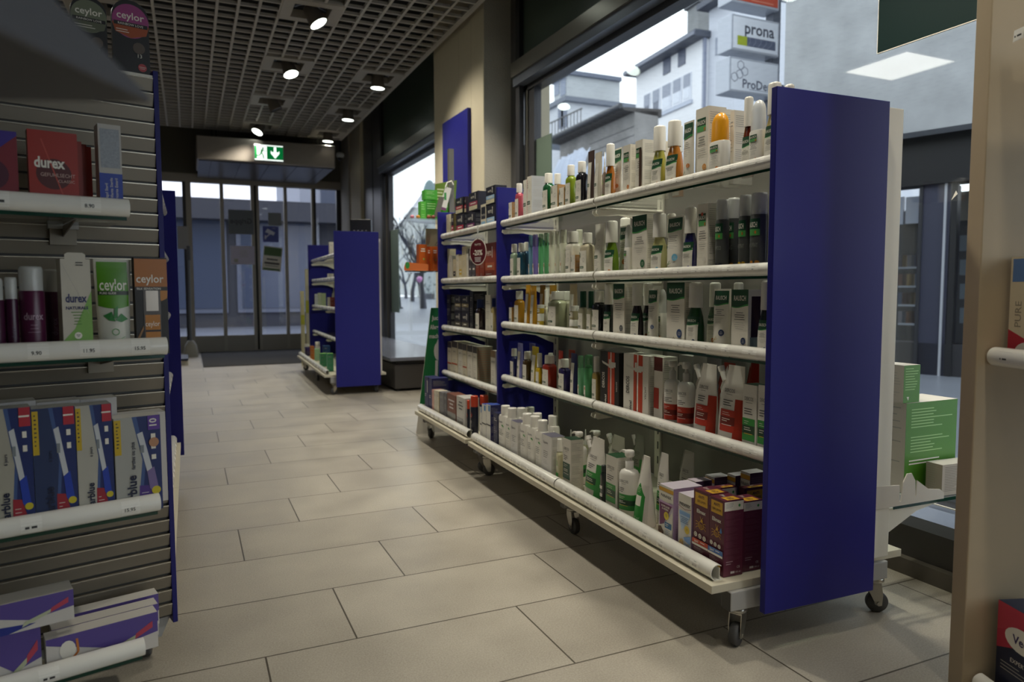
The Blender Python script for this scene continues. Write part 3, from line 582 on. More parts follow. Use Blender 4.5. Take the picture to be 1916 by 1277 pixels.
def st_D(D, w, h, v0=0, v1=None, c1='#b0301e', c2='#6d1a12', white=False, name='DERCOS', split=.35, bands=True):
    v1 = v1 or h; H = v1-v0; A = mat(c1, .4); B = mat(c2, .4)
    if white: D.rect(-w*.48, w*.48, v0, v1, WHITE, 8)
    D.text(name, -w*.05, v0+H*.80, H*.055, INK, w*.62); D.lines(-w*.3, w*.22, v0+H*.745, 1, .002, INK, H*.005, True)
    D.lines(-w*.38, w*.25, v0+H*.66, 3, H*.035, INK, H*.012)
    if bands: D.rect(-w*.49, w*.40, v0+H*.20, v0+H*.52, A, 8); D.rect(-w*.49, w*.40, v0+H*.30, v0+H*.42, B, 8)
    else: D.k += 6
    D.rect(-w*.35, w*.25, v0+H*.295, v0+H*.303, mat('#d9b53a' if c1.startswith('#2') else '#e8dcd8', .4), 6)
    D.lines(-w*.35, w*.15, v0+H*.48, 2, H*.03, WHITE, H*.006); D.lines(-w*.35, w*.2, v0+H*.39, 2, H*.03, WHITE, H*.009)
    D.lines(-w*.3, w*.2, v0+H*.13, 3, H*.03, LINE, H*.006)
def st_E(D, w, h, v0=0, v1=None, acc='#33564a', leaf=True):
    v1 = v1 or h; H = v1-v0; D.text('Eucerin', -w*.08, v0+H*.83, H*.06, mat('#5a5560', .5), w*.6, bold=.01); D.ring(-w*.08, v0+H*.81, w*.14, w*.02, mat('#5a5560', .5)) if 0 else None
    if leaf: D.circ(w*.16, v0+H*.74, w*.10, MG, 10, H*.022); D.circ(w*.26, v0+H*.72, w*.07, MG, 8, H*.016)
    D.lines(-w*.3, w*.3, v0+H*.62, 4, H*.045, INK, H*.010); D.lines(-w*.3, w*.3, v0+H*.40, 3, H*.035, LINE, H*.006)
    D.rect(-w*.42, w*.36, v0+H*.10, v0+H*.17, mat(acc, .5), 4); D.lines(-w*.35, w*.25, v0+H*.145, 1, .01, WHITE, H*.006)
def st_PH(D, w, h, v0=0, v1=None, band='#a33548', foot='#d9cfae'):
    v1 = v1 or h; H = v1-v0; D.text('PHYTO', -w*.08, v0+H*.74, H*.12, PAPER, w*.42, bold=.02); D.rect(-w*.46, w*.42, v0+H*.30, v0+H*.50, mat(band, .5), 2); D.lines(-w*.36, w*.3, v0+H*.43, 1, .01, WHITE, H*.05, True)
    D.rect(-w*.46, w*.42, v0+H*.06, v0+H*.28, mat(foot, .5), 2); D.lines(-w*.4, w*.2, v0+H*.22, 2, H*.07, LINE, H*.02)
    D.rect(w*.2, w*.25, v0+H*.62, v0+H*.9, WHITE, 1); D.circ(w*.22, v0+H*.88, w*.04, WHITE, 8)
def st_PT(D, w, h, v0=0, v1=None, top='#3a3230', mid='#b5532f'):
    H = h; D.rect(-w/2, w/2, H*.83, H, mat(top, .4), 2); D.text('PHYTO', 0, H*.72, H*.045, INK, w*.7); D.lines(-w*.3, w*.3, H*.5, 3, H*.05, LINE, H*.01, True)
    D.rect(-w/2, w/2, H*.36, H*.40, mat(mid, .5), 2) if mid else None; D.lines(-w*.3, w*.3, H*.3, 4, H*.04, LINE, H*.008); D.text('5.3%'[:0] or 'PHYTO', 0, H*.17, H*.035, INK, w*.6); D.rect(-w*.1, w*.1, H*.04, H*.07, mat('#26356e', .5), 1)
def st_plain(D, w, h, v0=0, v1=None, ink=None, band=None):
    H = h; m = ink or LINE
    D.lines(-w*.35, w*.35, H*.85, 2, H*.05, m, H*.018); D.lines(-w*.35, w*.35, H*.6, 4, H*.05, m, H*.008); D.lines(-w*.35, w*.3, H*.25, 3, H*.04, m, H*.008)
    if band: D.rect(-w/2, w/2, H*.30, H*.42, mat(band, .5), 2)
YEL = mat('#d3a32c', .45); PUR = mat('#5e1f38', .4)
def st_AB(D, w, h, kind='#c2421f', drop=False):
    H = h; D.rect(-w*.40, w*.38, H*.80, H*.965, YEL, 2); D.text('ANTI', -w*.02, H*.92, H*.038, mat('#41182a', .5), w*.6, bold=.03); D.text('BRUMM', 0, H*.855, H*.036, mat('#41182a', .5), w*.66)
    D.text('Elimax', 0, H*.72, H*.05, WHITE, w*.62, bold=.03)
    c = YEL; D.ring(0, H*.535, w*.17, w*.025, c, 18)
    for k in range(3): D.stroke([(-w*.13, H*(.515+.02*k)), (w*.10, H*(.50+.02*k))], w*.02, c)
    D.circ(w*.05, H*.60, w*.07, c, 10)
    for k in range(3):
        for s in (-1, 1): D.stroke([(s*w*.15, H*(.515+.025*k)), (s*w*.27, H*(.50+.04*k)), (s*w*.31, H*(.48+.045*k))], w*.022, c)
    D.stroke([(w*.02, H*.62), (-w*.03, H*.66)], w*.02, c); D.stroke([(w*.08, H*.62), (w*.14, H*.655)], w*.02, c)
    if drop: b_ = mat('#3f7fc8', .4); D.circ(w*.34, H*.585, w*.07, b_, 12); D.poly([(w*.275, H*.595), (w*.405, H*.595), (w*.35, H*.64)], b_)
    for k in range(3): D.circ(-w*.3+w*.28*k, H*(.395-.006*k), w*.10, PAPER, 14); D.ring(-w*.3+w*.28*k, H*(.395-.006*k), w*.06, w*.02, mat('#6a5a32', .5), 10)
    D.rect(-w/2, w/2, H*.275, H*.335, mat(kind, .4), 2); D.text('2en1', -w*.24, H*.305, H*.034, WHITE, w*.4, bold=.02); D.lines(w*.02, w*.42, H*.313, 1, .01, WHITE, H*.009)
    D.rect(-w/2, w/2, H*.245, H*.273, PAPER, 2); D.lines(-w*.4, w*.4, H*.22, 3, H*.018, LINEW, H*.003); D.rect(-w*.40, w*.38, H*.04, H*.155, YEL, 2); D.lines(-w*.3, w*.3, H*.125, 2, H*.03, mat('#7a5a20', .5), H*.012, True)
def side_AB(D, w, h):
    H = h; D.rect(-w/2, w/2, H*.865, H*.985, PAPER, 1); D.circ(w*.28, H*.925, w*.06, MG, 8, H*.02); D.lines(-w*.42, w*.1, H*.965, 4, H*.018, LINE, H*.005)
    for k in range(7): D.lines(-w*.42, w*.42, H*(.83-k*.095), 4, H*.018, mat('#8a5a66', .6), H*.003)
    D.text('CE', w*.26, H*.115, H*.03, LINEW, w*.22, bold=.01); D.lines(-w*.4, 0, H*.2, 2, H*.03, mat('#b99aa4', .6), H*.010); D.rect(-w*.15, w*.06, H*.035, H*.065, LINEW, 1); D.text('100 ml', w*.24, H*.05, H*.024, LINEW, w*.34)
def top_AB(D, w, h): D.rect(-w*.02, w*.45, -h*.3, h*.35, YEL, 1); D.text('ANTI', w*.22, 0, h*.25, mat('#41182a', .5), w*.3, bold=.02); D.text('Elimax', -w*.24, 0, h*.2, WHITE, w*.3)
def st_PX(D, w, h, c='#7a2d63', yel=True, blue=False):
    H = h; 
    if not blue:
        D.rect(-w/2, w/2, H*.90, H*.965, mat('#dba62f', .45), 2); D.rect(-w/2, w/2, H*.965, H, WHITE, 2); D.rect(-w/2, w/2, H*.76, H*.895, WHITE, 6, bot=lambda t: -H*.03*math.sin(t*3.14)); D.text('PARANIX', 0, H*.83, H*.05, mat('#2d3438', .5), w*.82, bold=.02)
        D.rect(-w/2, w/2, H*.68, H*.73, mat('#c9a5cf', .4), 2); P_ = mat('#6a2a5c', .4); D.poly([(-w*.45, H*.70), (w*.42, H*.70), (-w*.12, H*.37), (-w*.42, H*.30)][::-1], P_)
        D.text('KOPFLAUSE', -w*.03, H*.655, H*.032, WHITE, w*.72, bold=.03); D.text('& NISSEN', -w*.05, H*.61, H*.032, WHITE, w*.58, bold=.03)
        D.poly([(-w*.5, H*.30), (-w*.05, H*.36), (w*.48, H*.62), (w*.5, 0), (-w*.5, 0)][::-1], WHITE); D.circ(w*.05, H*.505, w*.17, mat('#e6cf3c', .4), 18); D.lines(-w*.03, w*.12, H*.53, 3, H*.02, INK, H*.006, True)
        D.rect(-w*.05, w*.42, H*.30, H*.40, mat('#2d6f9e', .4), 2); D.lines(0, w*.36, H*.375, 2, H*.03, WHITE, H*.012); D.lines(0, w*.4, H*.27, 3, H*.03, mat('#6f9fc0', .5), H*.006)
        D.circ(-w*.34, H*.13, w*.15, mat('#d0a584', .6), 14, H*.085); D.poly([(-w*.5, H*.28), (-w*.3, H*.30), (-w*.12, H*.22), (-w*.14, H*.1), (-w*.25, H*.2), (-w*.5, H*.19)][::-1], mat('#6b5747', .6))
    else:
        D.rect(-w/2, w/2, H*.86, H, WHITE, 2); D.stroke([(-w*.48, H*.80), (0, H*.76), (w*.48, H*.79)], H*.008, mat('#8c2f3c', .4)); D.text('PARANIX', 0, H*.835, H*.055, mat('#2d3438', .5), w*.82, bold=.02)
        lb = mat('#b9d0ea', .4); D.poly([(-w*.42, H*.73), (w*.42, H*.73), (w*.38, H*.64), (-w*.2, H*.40), (-w*.40, H*.62)][::-1], lb); D.rect(-w*.4, w*.42, H*.66, H*.72, mat('#86aee0', .4), 2); D.lines(-w*.36, w*.36, H*.63, 4, H*.028, mat('#4b78b0', .5), H*.010, True)
        D.circ(w*.2, H*.44, w*.19, mat('#e0c43a', .4), 18); D.lines(w*.08, w*.32, H*.46, 2, H*.02, INK, H*.005, True); D.poly([(-w*.05, H*.30), (w*.48, H*.36), (w*.48, H*.22), (w*.05, H*.25)][::-1], mat('#7ba4dc', .4)); D.lines(0, w*.4, H*.2, 3, H*.02, mat('#7ba4dc', .5), H*.005)
        D.circ(-w*.2, H*.16, w*.17, mat('#cfae6a', .6), 16, H*.10); D.rect(-w*.37, -w*.03, 0, H*.15, mat('#cfae6a', .6), 1); D.circ(-w*.2, H*.15, w*.10, mat('#dcb596', .6), 14, H*.065); D.stroke([(-w*.25, H*.125), (-w*.2, H*.118), (-w*.15, H*.125)], H*.006, mat('#a8504a', .5))
        D.rect(-w*.48, w*.1, 0, H*.05, mat('#dcb596', .6), 1)
def side_lines(m=LINE, bands=True):
    def f(D, w, h):
        for k in range(4): D.lines(-w*.42, w*.42, h*(.93-k*.23), 6, h*.028, m, h*.006)
    return f
def st_DB(dark):
    def f(D, w, h):
        o = mat('#c4401f', .35); tx = PAPER if dark else INK
        D.rect(-w*.08, w*.28, 0, h, o, 2); D.rect(w*.06, w*.11, 0, h, mat('#f0e9e0', .3), 2); D.rect(w*.02, w*.05, h*.1, h*.7, mat('#8f2a14', .4), 2)
        D.text('DERCOS', -w*.32, h*.52, w*.13, tx, rot=math.pi/2, bold=.02, maxw=h*.26); D.text('Clinical', -w*.2, h*.16, w*.10, tx, rot=math.pi/2, maxw=h*.24, bold=.02)
        g = mat('#dedbd2', .2); D.poly([(-w*.40, h*.84), (w*.02, h*.79), (w*.02, h*.75), (-w*.36, h*.80)], g); D.rect(-w*.02, w*.24, h*.74, h*.80, g, 2); D.rect(w*.10, w*.34, h*.76, h*.84, g, 2); D.rect(-w*.02, w*.06, h*.80, h*.88, g, 2)
        D.text('VICHY', w*.40, h*.45, w*.07, tx, rot=math.pi/2) 
    return f
def st_CB(c, grey, short=False):
    def f(D, w, h):
        nv = mat('#1a2c66', .3); lb = mat('#7b93b8' if not short else '#8aa0bd', .3)
        D.rect(-w*.5, w*.5, 0, h, nv, 2); D.poly([(-w*.5, 0), (-w*.05, 0), (w*.08, h*.55), (-w*.12, h), (-w*.5, h)], mat(grey, .35)); D.poly([(-w*.05, 0), (w*.02, 0), (w*.16, h*.55), (-w*.02, h), (-w*.12, h), (w*.08, h*.55)], mat('#41598c', .3))
        D.rect(-w*.5, -w*.36, h*.62, h*.98, mat('#c7a821', .4), 2); D.lines(-w*.46, -w*.40, h*.95, 8, h*.035, INK, h*.012)
        D.poly([(-w*.02, 0), (w*.42, 0), (w*.20, h*.27), (0, h*.28)], mat(c, .35)); D.lines(w*.04, w*.2, h*.2, 6, h*.03, PAPER, h*.004)
        tst = mat('#c9ccd0', .3); D.poly([(-w*.02, h*.82), (w*.10, h*.84), (w*.30, h*.42), (w*.20, h*.36)], tst); D.poly([(w*.17, h*.42), (w*.33, h*.46), (w*.42, h*.22), (w*.33, h*.17), (w*.22, h*.24)], mat('#1f3fa8' if not short else '#7a6a9c', .3)); D.rect(w*.04, w*.12, h*.62, h*.70, mat('#7f868c', .4), 1)
        D.circ(w*.36, h*.21, w*.10, mat('#c9b92c', .35), 14); D.rect(w*.22, w*.48, h*.85, h, mat('#b22a3a' if not short else '#5b3a94', .35), 2); D.text('1' if not short else '10', w*.33, h*.93, h*.07, PAPER, bold=.02, rot=math.pi/2)
        for k in range(2 if not short else 3): D.rect(w*.28, w*.38, h*(.76-.11*k), h*(.81-.11*k), PAPER, 1)
        D.text('earblue', -w*.17, h*.22, w*.20, mat('#101a3a', .4), rot=math.pi/2, maxw=h*.36, bold=.03); D.text('6 jours' if not short else 'fertiles ou plus', -w*.12, h*.60, w*.08, mat('#101a3a', .4), rot=math.pi/2, bold=.02, maxw=h*.3)
        for k in range(5): D.stroke([(-w*.40, h*.10), (-w*.40+w*.12*math.cos(.3+k*.35), h*.02+h*.12*math.sin(.5+k*.4))], w*.018, mat('#101a3a', .4))
        if short: D.circ(w*.34, h*.72, w*.11, mat('#b98a6a', .6), 14, h*.05)
    return f
def st_durexred(D, w, h):
    D.rect(-w/2, w/2, 0, h, mat('#9a2a20', .35), 1); D.circ(0, h*.48, w*.36, mat('#4f1a1c', .35), 24); D.poly([(-w*.25, h*.9), (-w*.22, h*.9), (w*.25, h*.12), (w*.22, h*.12)][::-1], mat('#b5493c', .35)); D.text('durex', -w*.08, h*.62, h*.13, PAPER, w*.62, bold=.03)
    D.text('GEFUHLSECHT', w*.08, h*.47, h*.045, mat('#c9a79c', .4), w*.7); D.text('CLASSIC', w*.25, h*.40, h*.035, mat('#c9a79c', .4), w*.35); D.rect(-w*.3, w*.32, h*.11, h*.16, mat('#c9bdb2', .4), 1); D.lines(-w*.26, w*.26, h*.145, 1, 1, mat('#7a3a30', .5), h*.015)
def st_durexblue(D, w, h): D.rect(-w/2, w/2, 0, h, mat('#7b2330', .35), 1); D.poly([(-w/2, h*.5), (w/2, h*.95), (w/2, h), (-w/2, h)], mat('#3c2a86', .35)); D.circ(-w*.1, h*.45, w*.4, mat('#4a1830', .35), 20); D.lines(-w*.3, w*.4, h*.2, 2, h*.05, LINE, h*.02)
def st_gel(D, w, h):
    D.rect(-w/2, w/2, 0, h*.47, mat('#26409f', .4), 1); D.rect(-w*.42, w*.42, h*.53, h*.95, mat('#9aa0a8', .5, noise=.3, scale=300), 1)
    for k, s in enumerate(('Gleitgel Steril', 'Gel lubrifiante Sterile', 'Gel lubricante Esteril')): D.text(s, -w*.22+k*w*.22, h*.25, w*.13, PAPER, rot=math.pi/2, maxw=h*.38)
def st_nat(D, w, h):
    D.poly([(-w/2, 0), (w/2, 0), (w/2, h*.68), (-w*.1, h*.30), (-w/2, h*.18)], mat('#7fae55', .4)); D.stroke([(-w*.45, h*.95), (w*.4, h*.45)], w*.008, LINE); D.text('durex', -w*.02, h*.61, h*.085, mat('#272d5e', .4), w*.72, bold=.03); D.text('NATURALS', 0, h*.51, h*.03, mat('#272d5e', .4), w*.75, bold=.03); D.lines(-w*.25, w*.25, h*.47, 5, h*.03, mat('#5d8a3c', .5), h*.008, True)
    D.circ(0, h*.23, w*.13, PAPER, 14, h*.035); D.lines(-w*.08, w*.08, h*.24, 2, h*.015, INK, h*.006, True); D.lines(w*.0, w*.42, h*.97, 2, h*.025, INK, h*.01)
def st_silk(D, w, h):
    D.rect(-w/2, w/2, h*.69, h*.985, mat('#a9651d', .35), 1); D.poly([(w*.1, h*.66), (w*.5, h*.66), (w*.48, h*.58), (w*.3, h*.55)], mat('#b5782c', .35)); D.text('ceylor', -w*.03, h*.785, h*.085, PAPER, w*.84, bold=.01); D.rect(-w/2, w/2, h*.66, h*.70, mat('#241a14', .35), 1); D.text('SILK SENSATION', -w*.08, h*.68, h*.022, PAPER, w*.78, bold=.01)
    D.rect(-w*.26, w*.27, h*.10, h*.66, mat('#4a4038', .2), 1); D.rect(-w*.18, w*.2, h*.45, h*.66, mat('#b9aea2', .15, metal=.3), 1); D.rect(-w*.22, w*.24, h*.17, h*.41, mat('#b5741f', .35), 1); D.text('ceylor', 0, h*.32, h*.055, PAPER, w*.44); D.rect(-w*.22, w*.24, h*.235, h*.255, mat('#241a14', .4), 1)
    D.poly([(-w*.5, h*.16), (-w*.28, h*.30), (-w*.28, h*.26), (-w*.5, h*.10)][::-1], mat('#8a6238', .35)); D.text('DAS LANG ANHALTENDE', -w*.02, h*.085, h*.022, PAPER, w*.86); D.text('LE LONGUE DUREE', -w*.12, h*.05, h*.022, PAPER, w*.66)
def st_cgreen(D, w, h):
    D.rect(-w*.49, w*.47, h*.52, h*.97, mat('#4f8a17', .35), 2, bot=lambda t: -h*.03*math.sin(t*3)); D.text('ceylor', 0, h*.74, h*.12, PAPER, w*.86, bold=.01); D.rect(-w*.49, w*.48, h*.63, h*.67, mat('#1d2a14', .4), 2); D.text('PURE GLIDE', -w*.18, h*.65, h*.022, PAPER, w*.5, bold=.01)
    g = mat('#2f7a3a', .4); D.poly([(-w*.36, h*.42), (-w*.1, h*.46), (0, h*.36), (-w*.2, h*.37)][::-1], g); D.poly([(-w*.05, h*.38), (-w*.02, h*.48), (w*.1, h*.52), (w*.08, h*.40)][::-1], g); D.poly([(0, h*.37), (w*.2, h*.44), (w*.42, h*.38), (w*.2, h*.35)][::-1], g)
    D.ring(0, h*.25, w*.12, w*.02, MG); D.stroke([(-w*.2, h*.12), (w*.3, h*.2)], w*.012, MG); D.lines(-w*.35, -w*.1, h*.12, 3, h*.025, INK, h*.006)
def st_ceytop(c1, c2):
    def f(D, w, h):
        D.rect(-w/2, w/2, 0, h*.72, mat('#1c1a1c', .35), 1); D.circ(0, h*.72, w*.5, mat(c1, .35), 28); D.poly([(-w*.5, h*.68), (w*.5, h*.68), (w*.42, h*.56), (0, h*.5), (-w*.42, h*.56)][::-1], mat(c2, .35)); D.text('ceylor', 0, h*.79, h*.095, PAPER, w*.86, bold=.01); D.rect(-w*.46, w*.46, h*.65, h*.70, mat('#171417', .35), 1); D.text('RAINBOW LOVE', 0, h*.675, h*.03, PAPER, w*.7)
        D.lines(-w*.4, w*.2, h*.60, 2, h*.03, PAPER, h*.008); D.circ(w*.28, h*.13, w*.12, mat('#b5444a', .4), 16); D.lines(w*.18, w*.38, h*.14, 2, h*.02, PAPER, h*.005, True); D.circ(w*.2, h*.38, w*.17, mat('#5d5148', .5), 14); D.text('13', w*.22, h*.28, h*.05, PAPER)
    return f
def st_flat(D, w, h):
    D.poly([(-w*.5, h), (w*.5, h), (w*.5, h*.45), (w*.1, h*.3), (-w*.5, h*.85)][::-1], mat('#5a4a92', .35)); D.poly([(-w*.5, 0), (-w*.1, 0), (w*.15, h*.18), (-w*.5, h*.35)], mat('#28358a', .35)); D.circ(-w*.32, h*.6, w*.07, PAPER, 14, h*.25); D.stroke([(-w*.24, h*.85), (-w*.23, h*.5), (-w*.3, h*.3)], w*.02, mat('#c9793a', .4))
    D.poly([(w*.02, h*.12), (w*.05, h*.28), (w*.30, h*.52), (w*.30, h*.42)], mat('#b9bfa0', .4)); D.poly([(w*.28, h*.40), (w*.29, h*.54), (w*.45, h*.78), (w*.45, h*.60)], mat('#b8465a', .4)); D.lines(-w*.48, -w*.25, h*.25, 2, h*.12, mat('#c9b7a2', .5), h*.04)
def st_veet(D, w, h): D.rect(-w*.5, w*.5, 0, h, mat('#d9cbb0', .4), 1); D.rect(-w*.45, w*.15, h*.76, h*.98, mat('#5c80b8', .4), 1); D.text('PURE', -w*.28, h*.45, w*.16, mat('#8f8474', .5), rot=math.pi/2); D.poly([(-w*.5, 0), (w*.3, 0), (w*.1, h*.18), (-w*.5, h*.30)], mat('#b8283c', .4)); D.circ(w*.05, h*.10, w*.36, PAPER, 20, h*.09); D.text('Veet', w*.08, h*.10, h*.07, mat('#3a2b5c', .4), rot=.5, bold=.02)
def st_veet2(D, w, h): D.rect(-w*.5, w*.5, 0, h, mat('#17203c', .35), 1); D.poly([(-w*.5, h*.62), (w*.5, h*.95), (w*.5, h), (-w*.5, h)], mat('#c23a50', .4)); D.poly([(-w*.5, h*.66), (w*.5, h*.98), (w*.5, h*.72), (-w*.5, h*.45)], mat('#b82e48', .4)); D.circ(0, h*.66, w*.34, PAPER, 20, h*.14); D.text('Veet', 0, h*.66, h*.10, mat('#3a2b5c', .4), bold=.02); D.text('EXPERT', -w*.05, h*.40, h*.05, PAPER, w*.6); D.lines(-w*.4, w*.4, h*.33, 3, h*.04, LINE, h*.01)
def st_burg(D, w, h):
    lt = mat('#a9cf8c', .6); D.lines(-w*.40, w*.42, h*.93, 7, h*.033, lt, h*.010); D.lines(-w*.40, w*.40, h*.62, 6, h*.033, lt, h*.010); D.lines(-w*.42, w*.42, h*.36, 2, h*.036, PAPER, h*.014); D.poly([(-w*.42, h*.10), (-w*.36, h*.04), (-w*.34, h*.11)], PAPER); D.poly([(-w*.28, h*.13), (-w*.34, h*.04), (-w*.32, h*.09)], PAPER)
# ---- shapes. Every maker receives root, w (across), d (depth), h and options; the front faces local -x.
def prt(D, root): return D.build('label', root)
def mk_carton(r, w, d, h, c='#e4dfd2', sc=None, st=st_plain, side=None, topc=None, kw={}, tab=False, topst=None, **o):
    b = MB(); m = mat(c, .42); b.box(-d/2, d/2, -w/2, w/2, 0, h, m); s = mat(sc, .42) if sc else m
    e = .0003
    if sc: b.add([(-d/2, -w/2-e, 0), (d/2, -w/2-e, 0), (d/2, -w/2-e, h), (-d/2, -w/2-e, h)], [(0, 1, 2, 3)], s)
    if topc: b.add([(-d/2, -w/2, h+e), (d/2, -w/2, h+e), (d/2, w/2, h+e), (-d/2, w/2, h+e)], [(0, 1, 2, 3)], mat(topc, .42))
    if tab: b.prism([(-w*.35, h), (-w*.35, h*1.0+w*.18), (-w*.25, h+w*.25), (w*.25, h+w*.25), (w*.35, h+w*.18), (w*.35, h)][::-1], 'x', -d/2, -d/2+.0006, m)
    b.build('carton_body', r)
    D = Decal(lambda u, v, l: (-d/2-l, -u, v)); st(D, w, h, **kw); prt(D, r)
    if side: D = Decal(lambda u, v, l: (u, -w/2-l, v)); side(D, d, h); D.build('side_print', r)
    if topst: D = Decal(lambda u, v, l: (v, -u, h+l)); topst(D, w, d); D.build('top_print', r)
def mk_kbottle(r, w, d, h, c='#8a9a3a', cap='#e9e6dd', capf=.22, st=st_K, kw={}, lab=.80, **o):
    hb = h*(1-capf); cm = mat(cap, .3); B = mat(c, .22, coat=.3)
    secs = fill([(0, w*.92, d*.92, 4), (h*.01, w, d, 4), (hb*.88, w, d, 4), (hb*.94, w*.9, d*.95, 3.4), (hb*.985, w*.55, d*.7, 2.5), (hb, w*.5, d*.65, 2)])
    b = MB(); b.loft(secs, B); b.build('bottle_body', r); rc = min(w, d*1.2)*.40
    b = MB(); b.lathe([(rc, hb), (rc*.96, h-.002), (rc*.90, h), (0, h)], cm, 20, caps=False); b.build('cap', r)
    D = Decal(front_fn(secs)); st(D, w*.9, hb*lab, v0=hb*.03, v1=hb*lab, **kw); prt(D, r)
def mk_rbottle(r, w, d, h, c='#b9b04a', cap='#e9e6dd', capf=.37, acc='#c9762b', plant='#5c7d3c', wide=False, **o):
    hb = h*(1-capf); B = mat(c, .18, coat=.4); 
    secs = fill([(0, w*.94, d*.94, 3.5), (h*.012, w, d, 3.5), (hb*.55, w*.97, d*.97, 3.2), (hb*.80, w*.84, d*.86, 2.8), (hb*.95, w*.64, d*.70, 2.4), (hb, w*.60, d*.66, 2)])
    b = MB(); b.loft(secs, B); b.build('bottle_body', r); rc = w*.31
    b = MB(); b.loft(fill([(hb, rc*2.04, rc*2, 2.2), (h*.97, rc*2.0, rc*1.9, 2.2), (h*.99, rc*1.8, rc*1.7, 2.2), (h, rc*1.3, rc*1.2, 2.2)]), mat(cap, .28)); b.build('cap', r)
    D = Decal(front_fn(secs)); lw = w*.86; D.rect(-lw/2, lw/2, hb*.03, hb*.66, WHITE, 10); st_R(D, lw, hb*.80, v0=hb*.03, v1=hb*.80, acc=acc, plant=plant); prt(D, r)
def mk_tube(r, w, d, h, c='#e6e2d6', cap='#e9e6dd', st=st_R, kw={}, capf=.10, lean=0, **o):
    hc = h*capf; b = MB(); b.loft(fill([(0, w*.62, w*.5, 2), (hc, w*.66, w*.54, 2)]), mat(cap, .35)); b.build('cap', r)
    secs = fill([(hc, w*.80, d*.95, 2), (hc+h*.03, w*.84, d, 2), (h*.45, w*.9, d*.82, 2), (h*.75, w*.97, d*.45, 2), (h*.93, w, d*.14, 2), (h, w, d*.12, 3)])
    secs = [(q[0], q[1], q[2], q[3], lean*q[0], q[5]) for q in secs]
    b = MB(); b.loft(secs, mat(c, .35)); b.build('tube_body', r); D = Decal(front_fn(secs)); st(D, w*(.58 if st is st_K and c != '#e6e2d6' else .86), h, v0=hc+h*.03, v1=h*(.80 if st is st_K else .97), **kw); prt(D, r)
def mk_can(r, w, d, h, c='#6fae7c', cap=None, st=st_K, kw={}, capf=.24, body_r=.3, **o):
    hb = h*(1-capf); R = w/2; b = MB(); b.lathe([(R*.94, 0), (R, .004), (R, hb*.95), (R*.86, hb), (R*.5, hb+.006)], mat(c, body_r), 24); b.build('can_body', r)
    b = MB(); b.lathe([(R*.93, hb-.004), (R*.95, h*.97), (R*.86, h), (0, h)], mat(c if st is st_K else '#d9dbd8', .2, alpha=.62, coat=.4) if cap is None else mat(cap, .3), 24, caps=False); b.build('cap', r)
    b = MB(); b.lathe([(R*.3, hb), (R*.33, hb+(h-hb)*.4), (R*.2, hb+(h-hb)*.7)], mat('#d8dcd4', .4), 12); b.build('nozzle', r) if cap is None else None
    secs = fill([(0, w, w, 2), (hb, w, w, 2)]); D = Decal(front_fn(secs)); (st_KC if st is st_K else st)(D, w*(.62 if st is st_K else .82), hb, v0=hb*.03, v1=hb*.95, **({} if st is st_K else kw)); prt(D, r)
def st_can(txt='HAIR SPRAY', fruit='#c47b1c'):
    def f(D, w, h, v0=0, v1=None):
        H = v1-v0; D.rect(-w/2, w/2, v0+H*.76, v0+H*.95, DG, 8); D.rect(-w/2, w/2, v0+H*.66, v0+H*.77, mat('#4d9a4d', .4), 8); D.rect(w*.2, w*.32, v0+H*.69, v0+H*.74, mat('#c0702c', .5), 1); D.text(RT, -w*.03, v0+H*.85, H*.09, WHITE, w*.8, bold=.02); D.text(txt, 0, v0+H*.5, H*.08, mat('#8d918a', .4), w*.85); fm_ = mat(fruit, .4)
        for k in range(6): D.circ(-w*.25+w*.13*k, v0+H*(.10+.05*(k % 3)), w*.13, fm_, 12)
    return f
def st_sun(D, w, h, v0=0, v1=None):
    st_can('HAIR SPRAY', '#c9a12a')(D, w, h, v0, v1); H = v1-v0; y = mat('#e2bd2a', .4)
    for k in range(12): a = k*math.pi/6; D.poly([(w*.02, v0+H*.15), (w*.02+w*.34*math.cos(a-.12), v0+H*.15+w*.34*math.sin(a-.12)), (w*.02+w*.40*math.cos(a), v0+H*.15+w*.40*math.sin(a)), (w*.02+w*.34*math.cos(a+.12), v0+H*.15+w*.34*math.sin(a+.12))], y); D.k -= 1
    D.k += 1; D.circ(w*.02, v0+H*.15, w*.15, mat('#4a2f12', .5), 14)
def mk_rollon(r, w, d, h, c='#e9e6dd', dome='#e8a01c', capf=.42, **o):
    hb = h*(1-capf); secs = fill([(0, w*.94, d*.94, 3), (h*.01, w, d, 3), (hb*.96, w, d, 3), (hb, w*.94, d*.94, 2.6)]); b = MB(); b.loft(secs, mat(c, .3)); b.build('bottle_body', r)
    b = MB(); R = w*.46; b.loft(fill([(hb, w*.92, d*.92, 2.4), (h*.86, w*.88, d*.88, 2.2), (h*.93, w*.74, d*.74, 2.1), (h*.98, w*.45, d*.45, 2), (h, w*.12, d*.12, 2)]), FROST if dome == 'frost' else mat(dome, .3)); b.build('cap', r)
    D = Decal(front_fn(secs)); st_R(D, w*.8, hb, v0=hb*.05, v1=hb*1.02, full=False); prt(D, r)
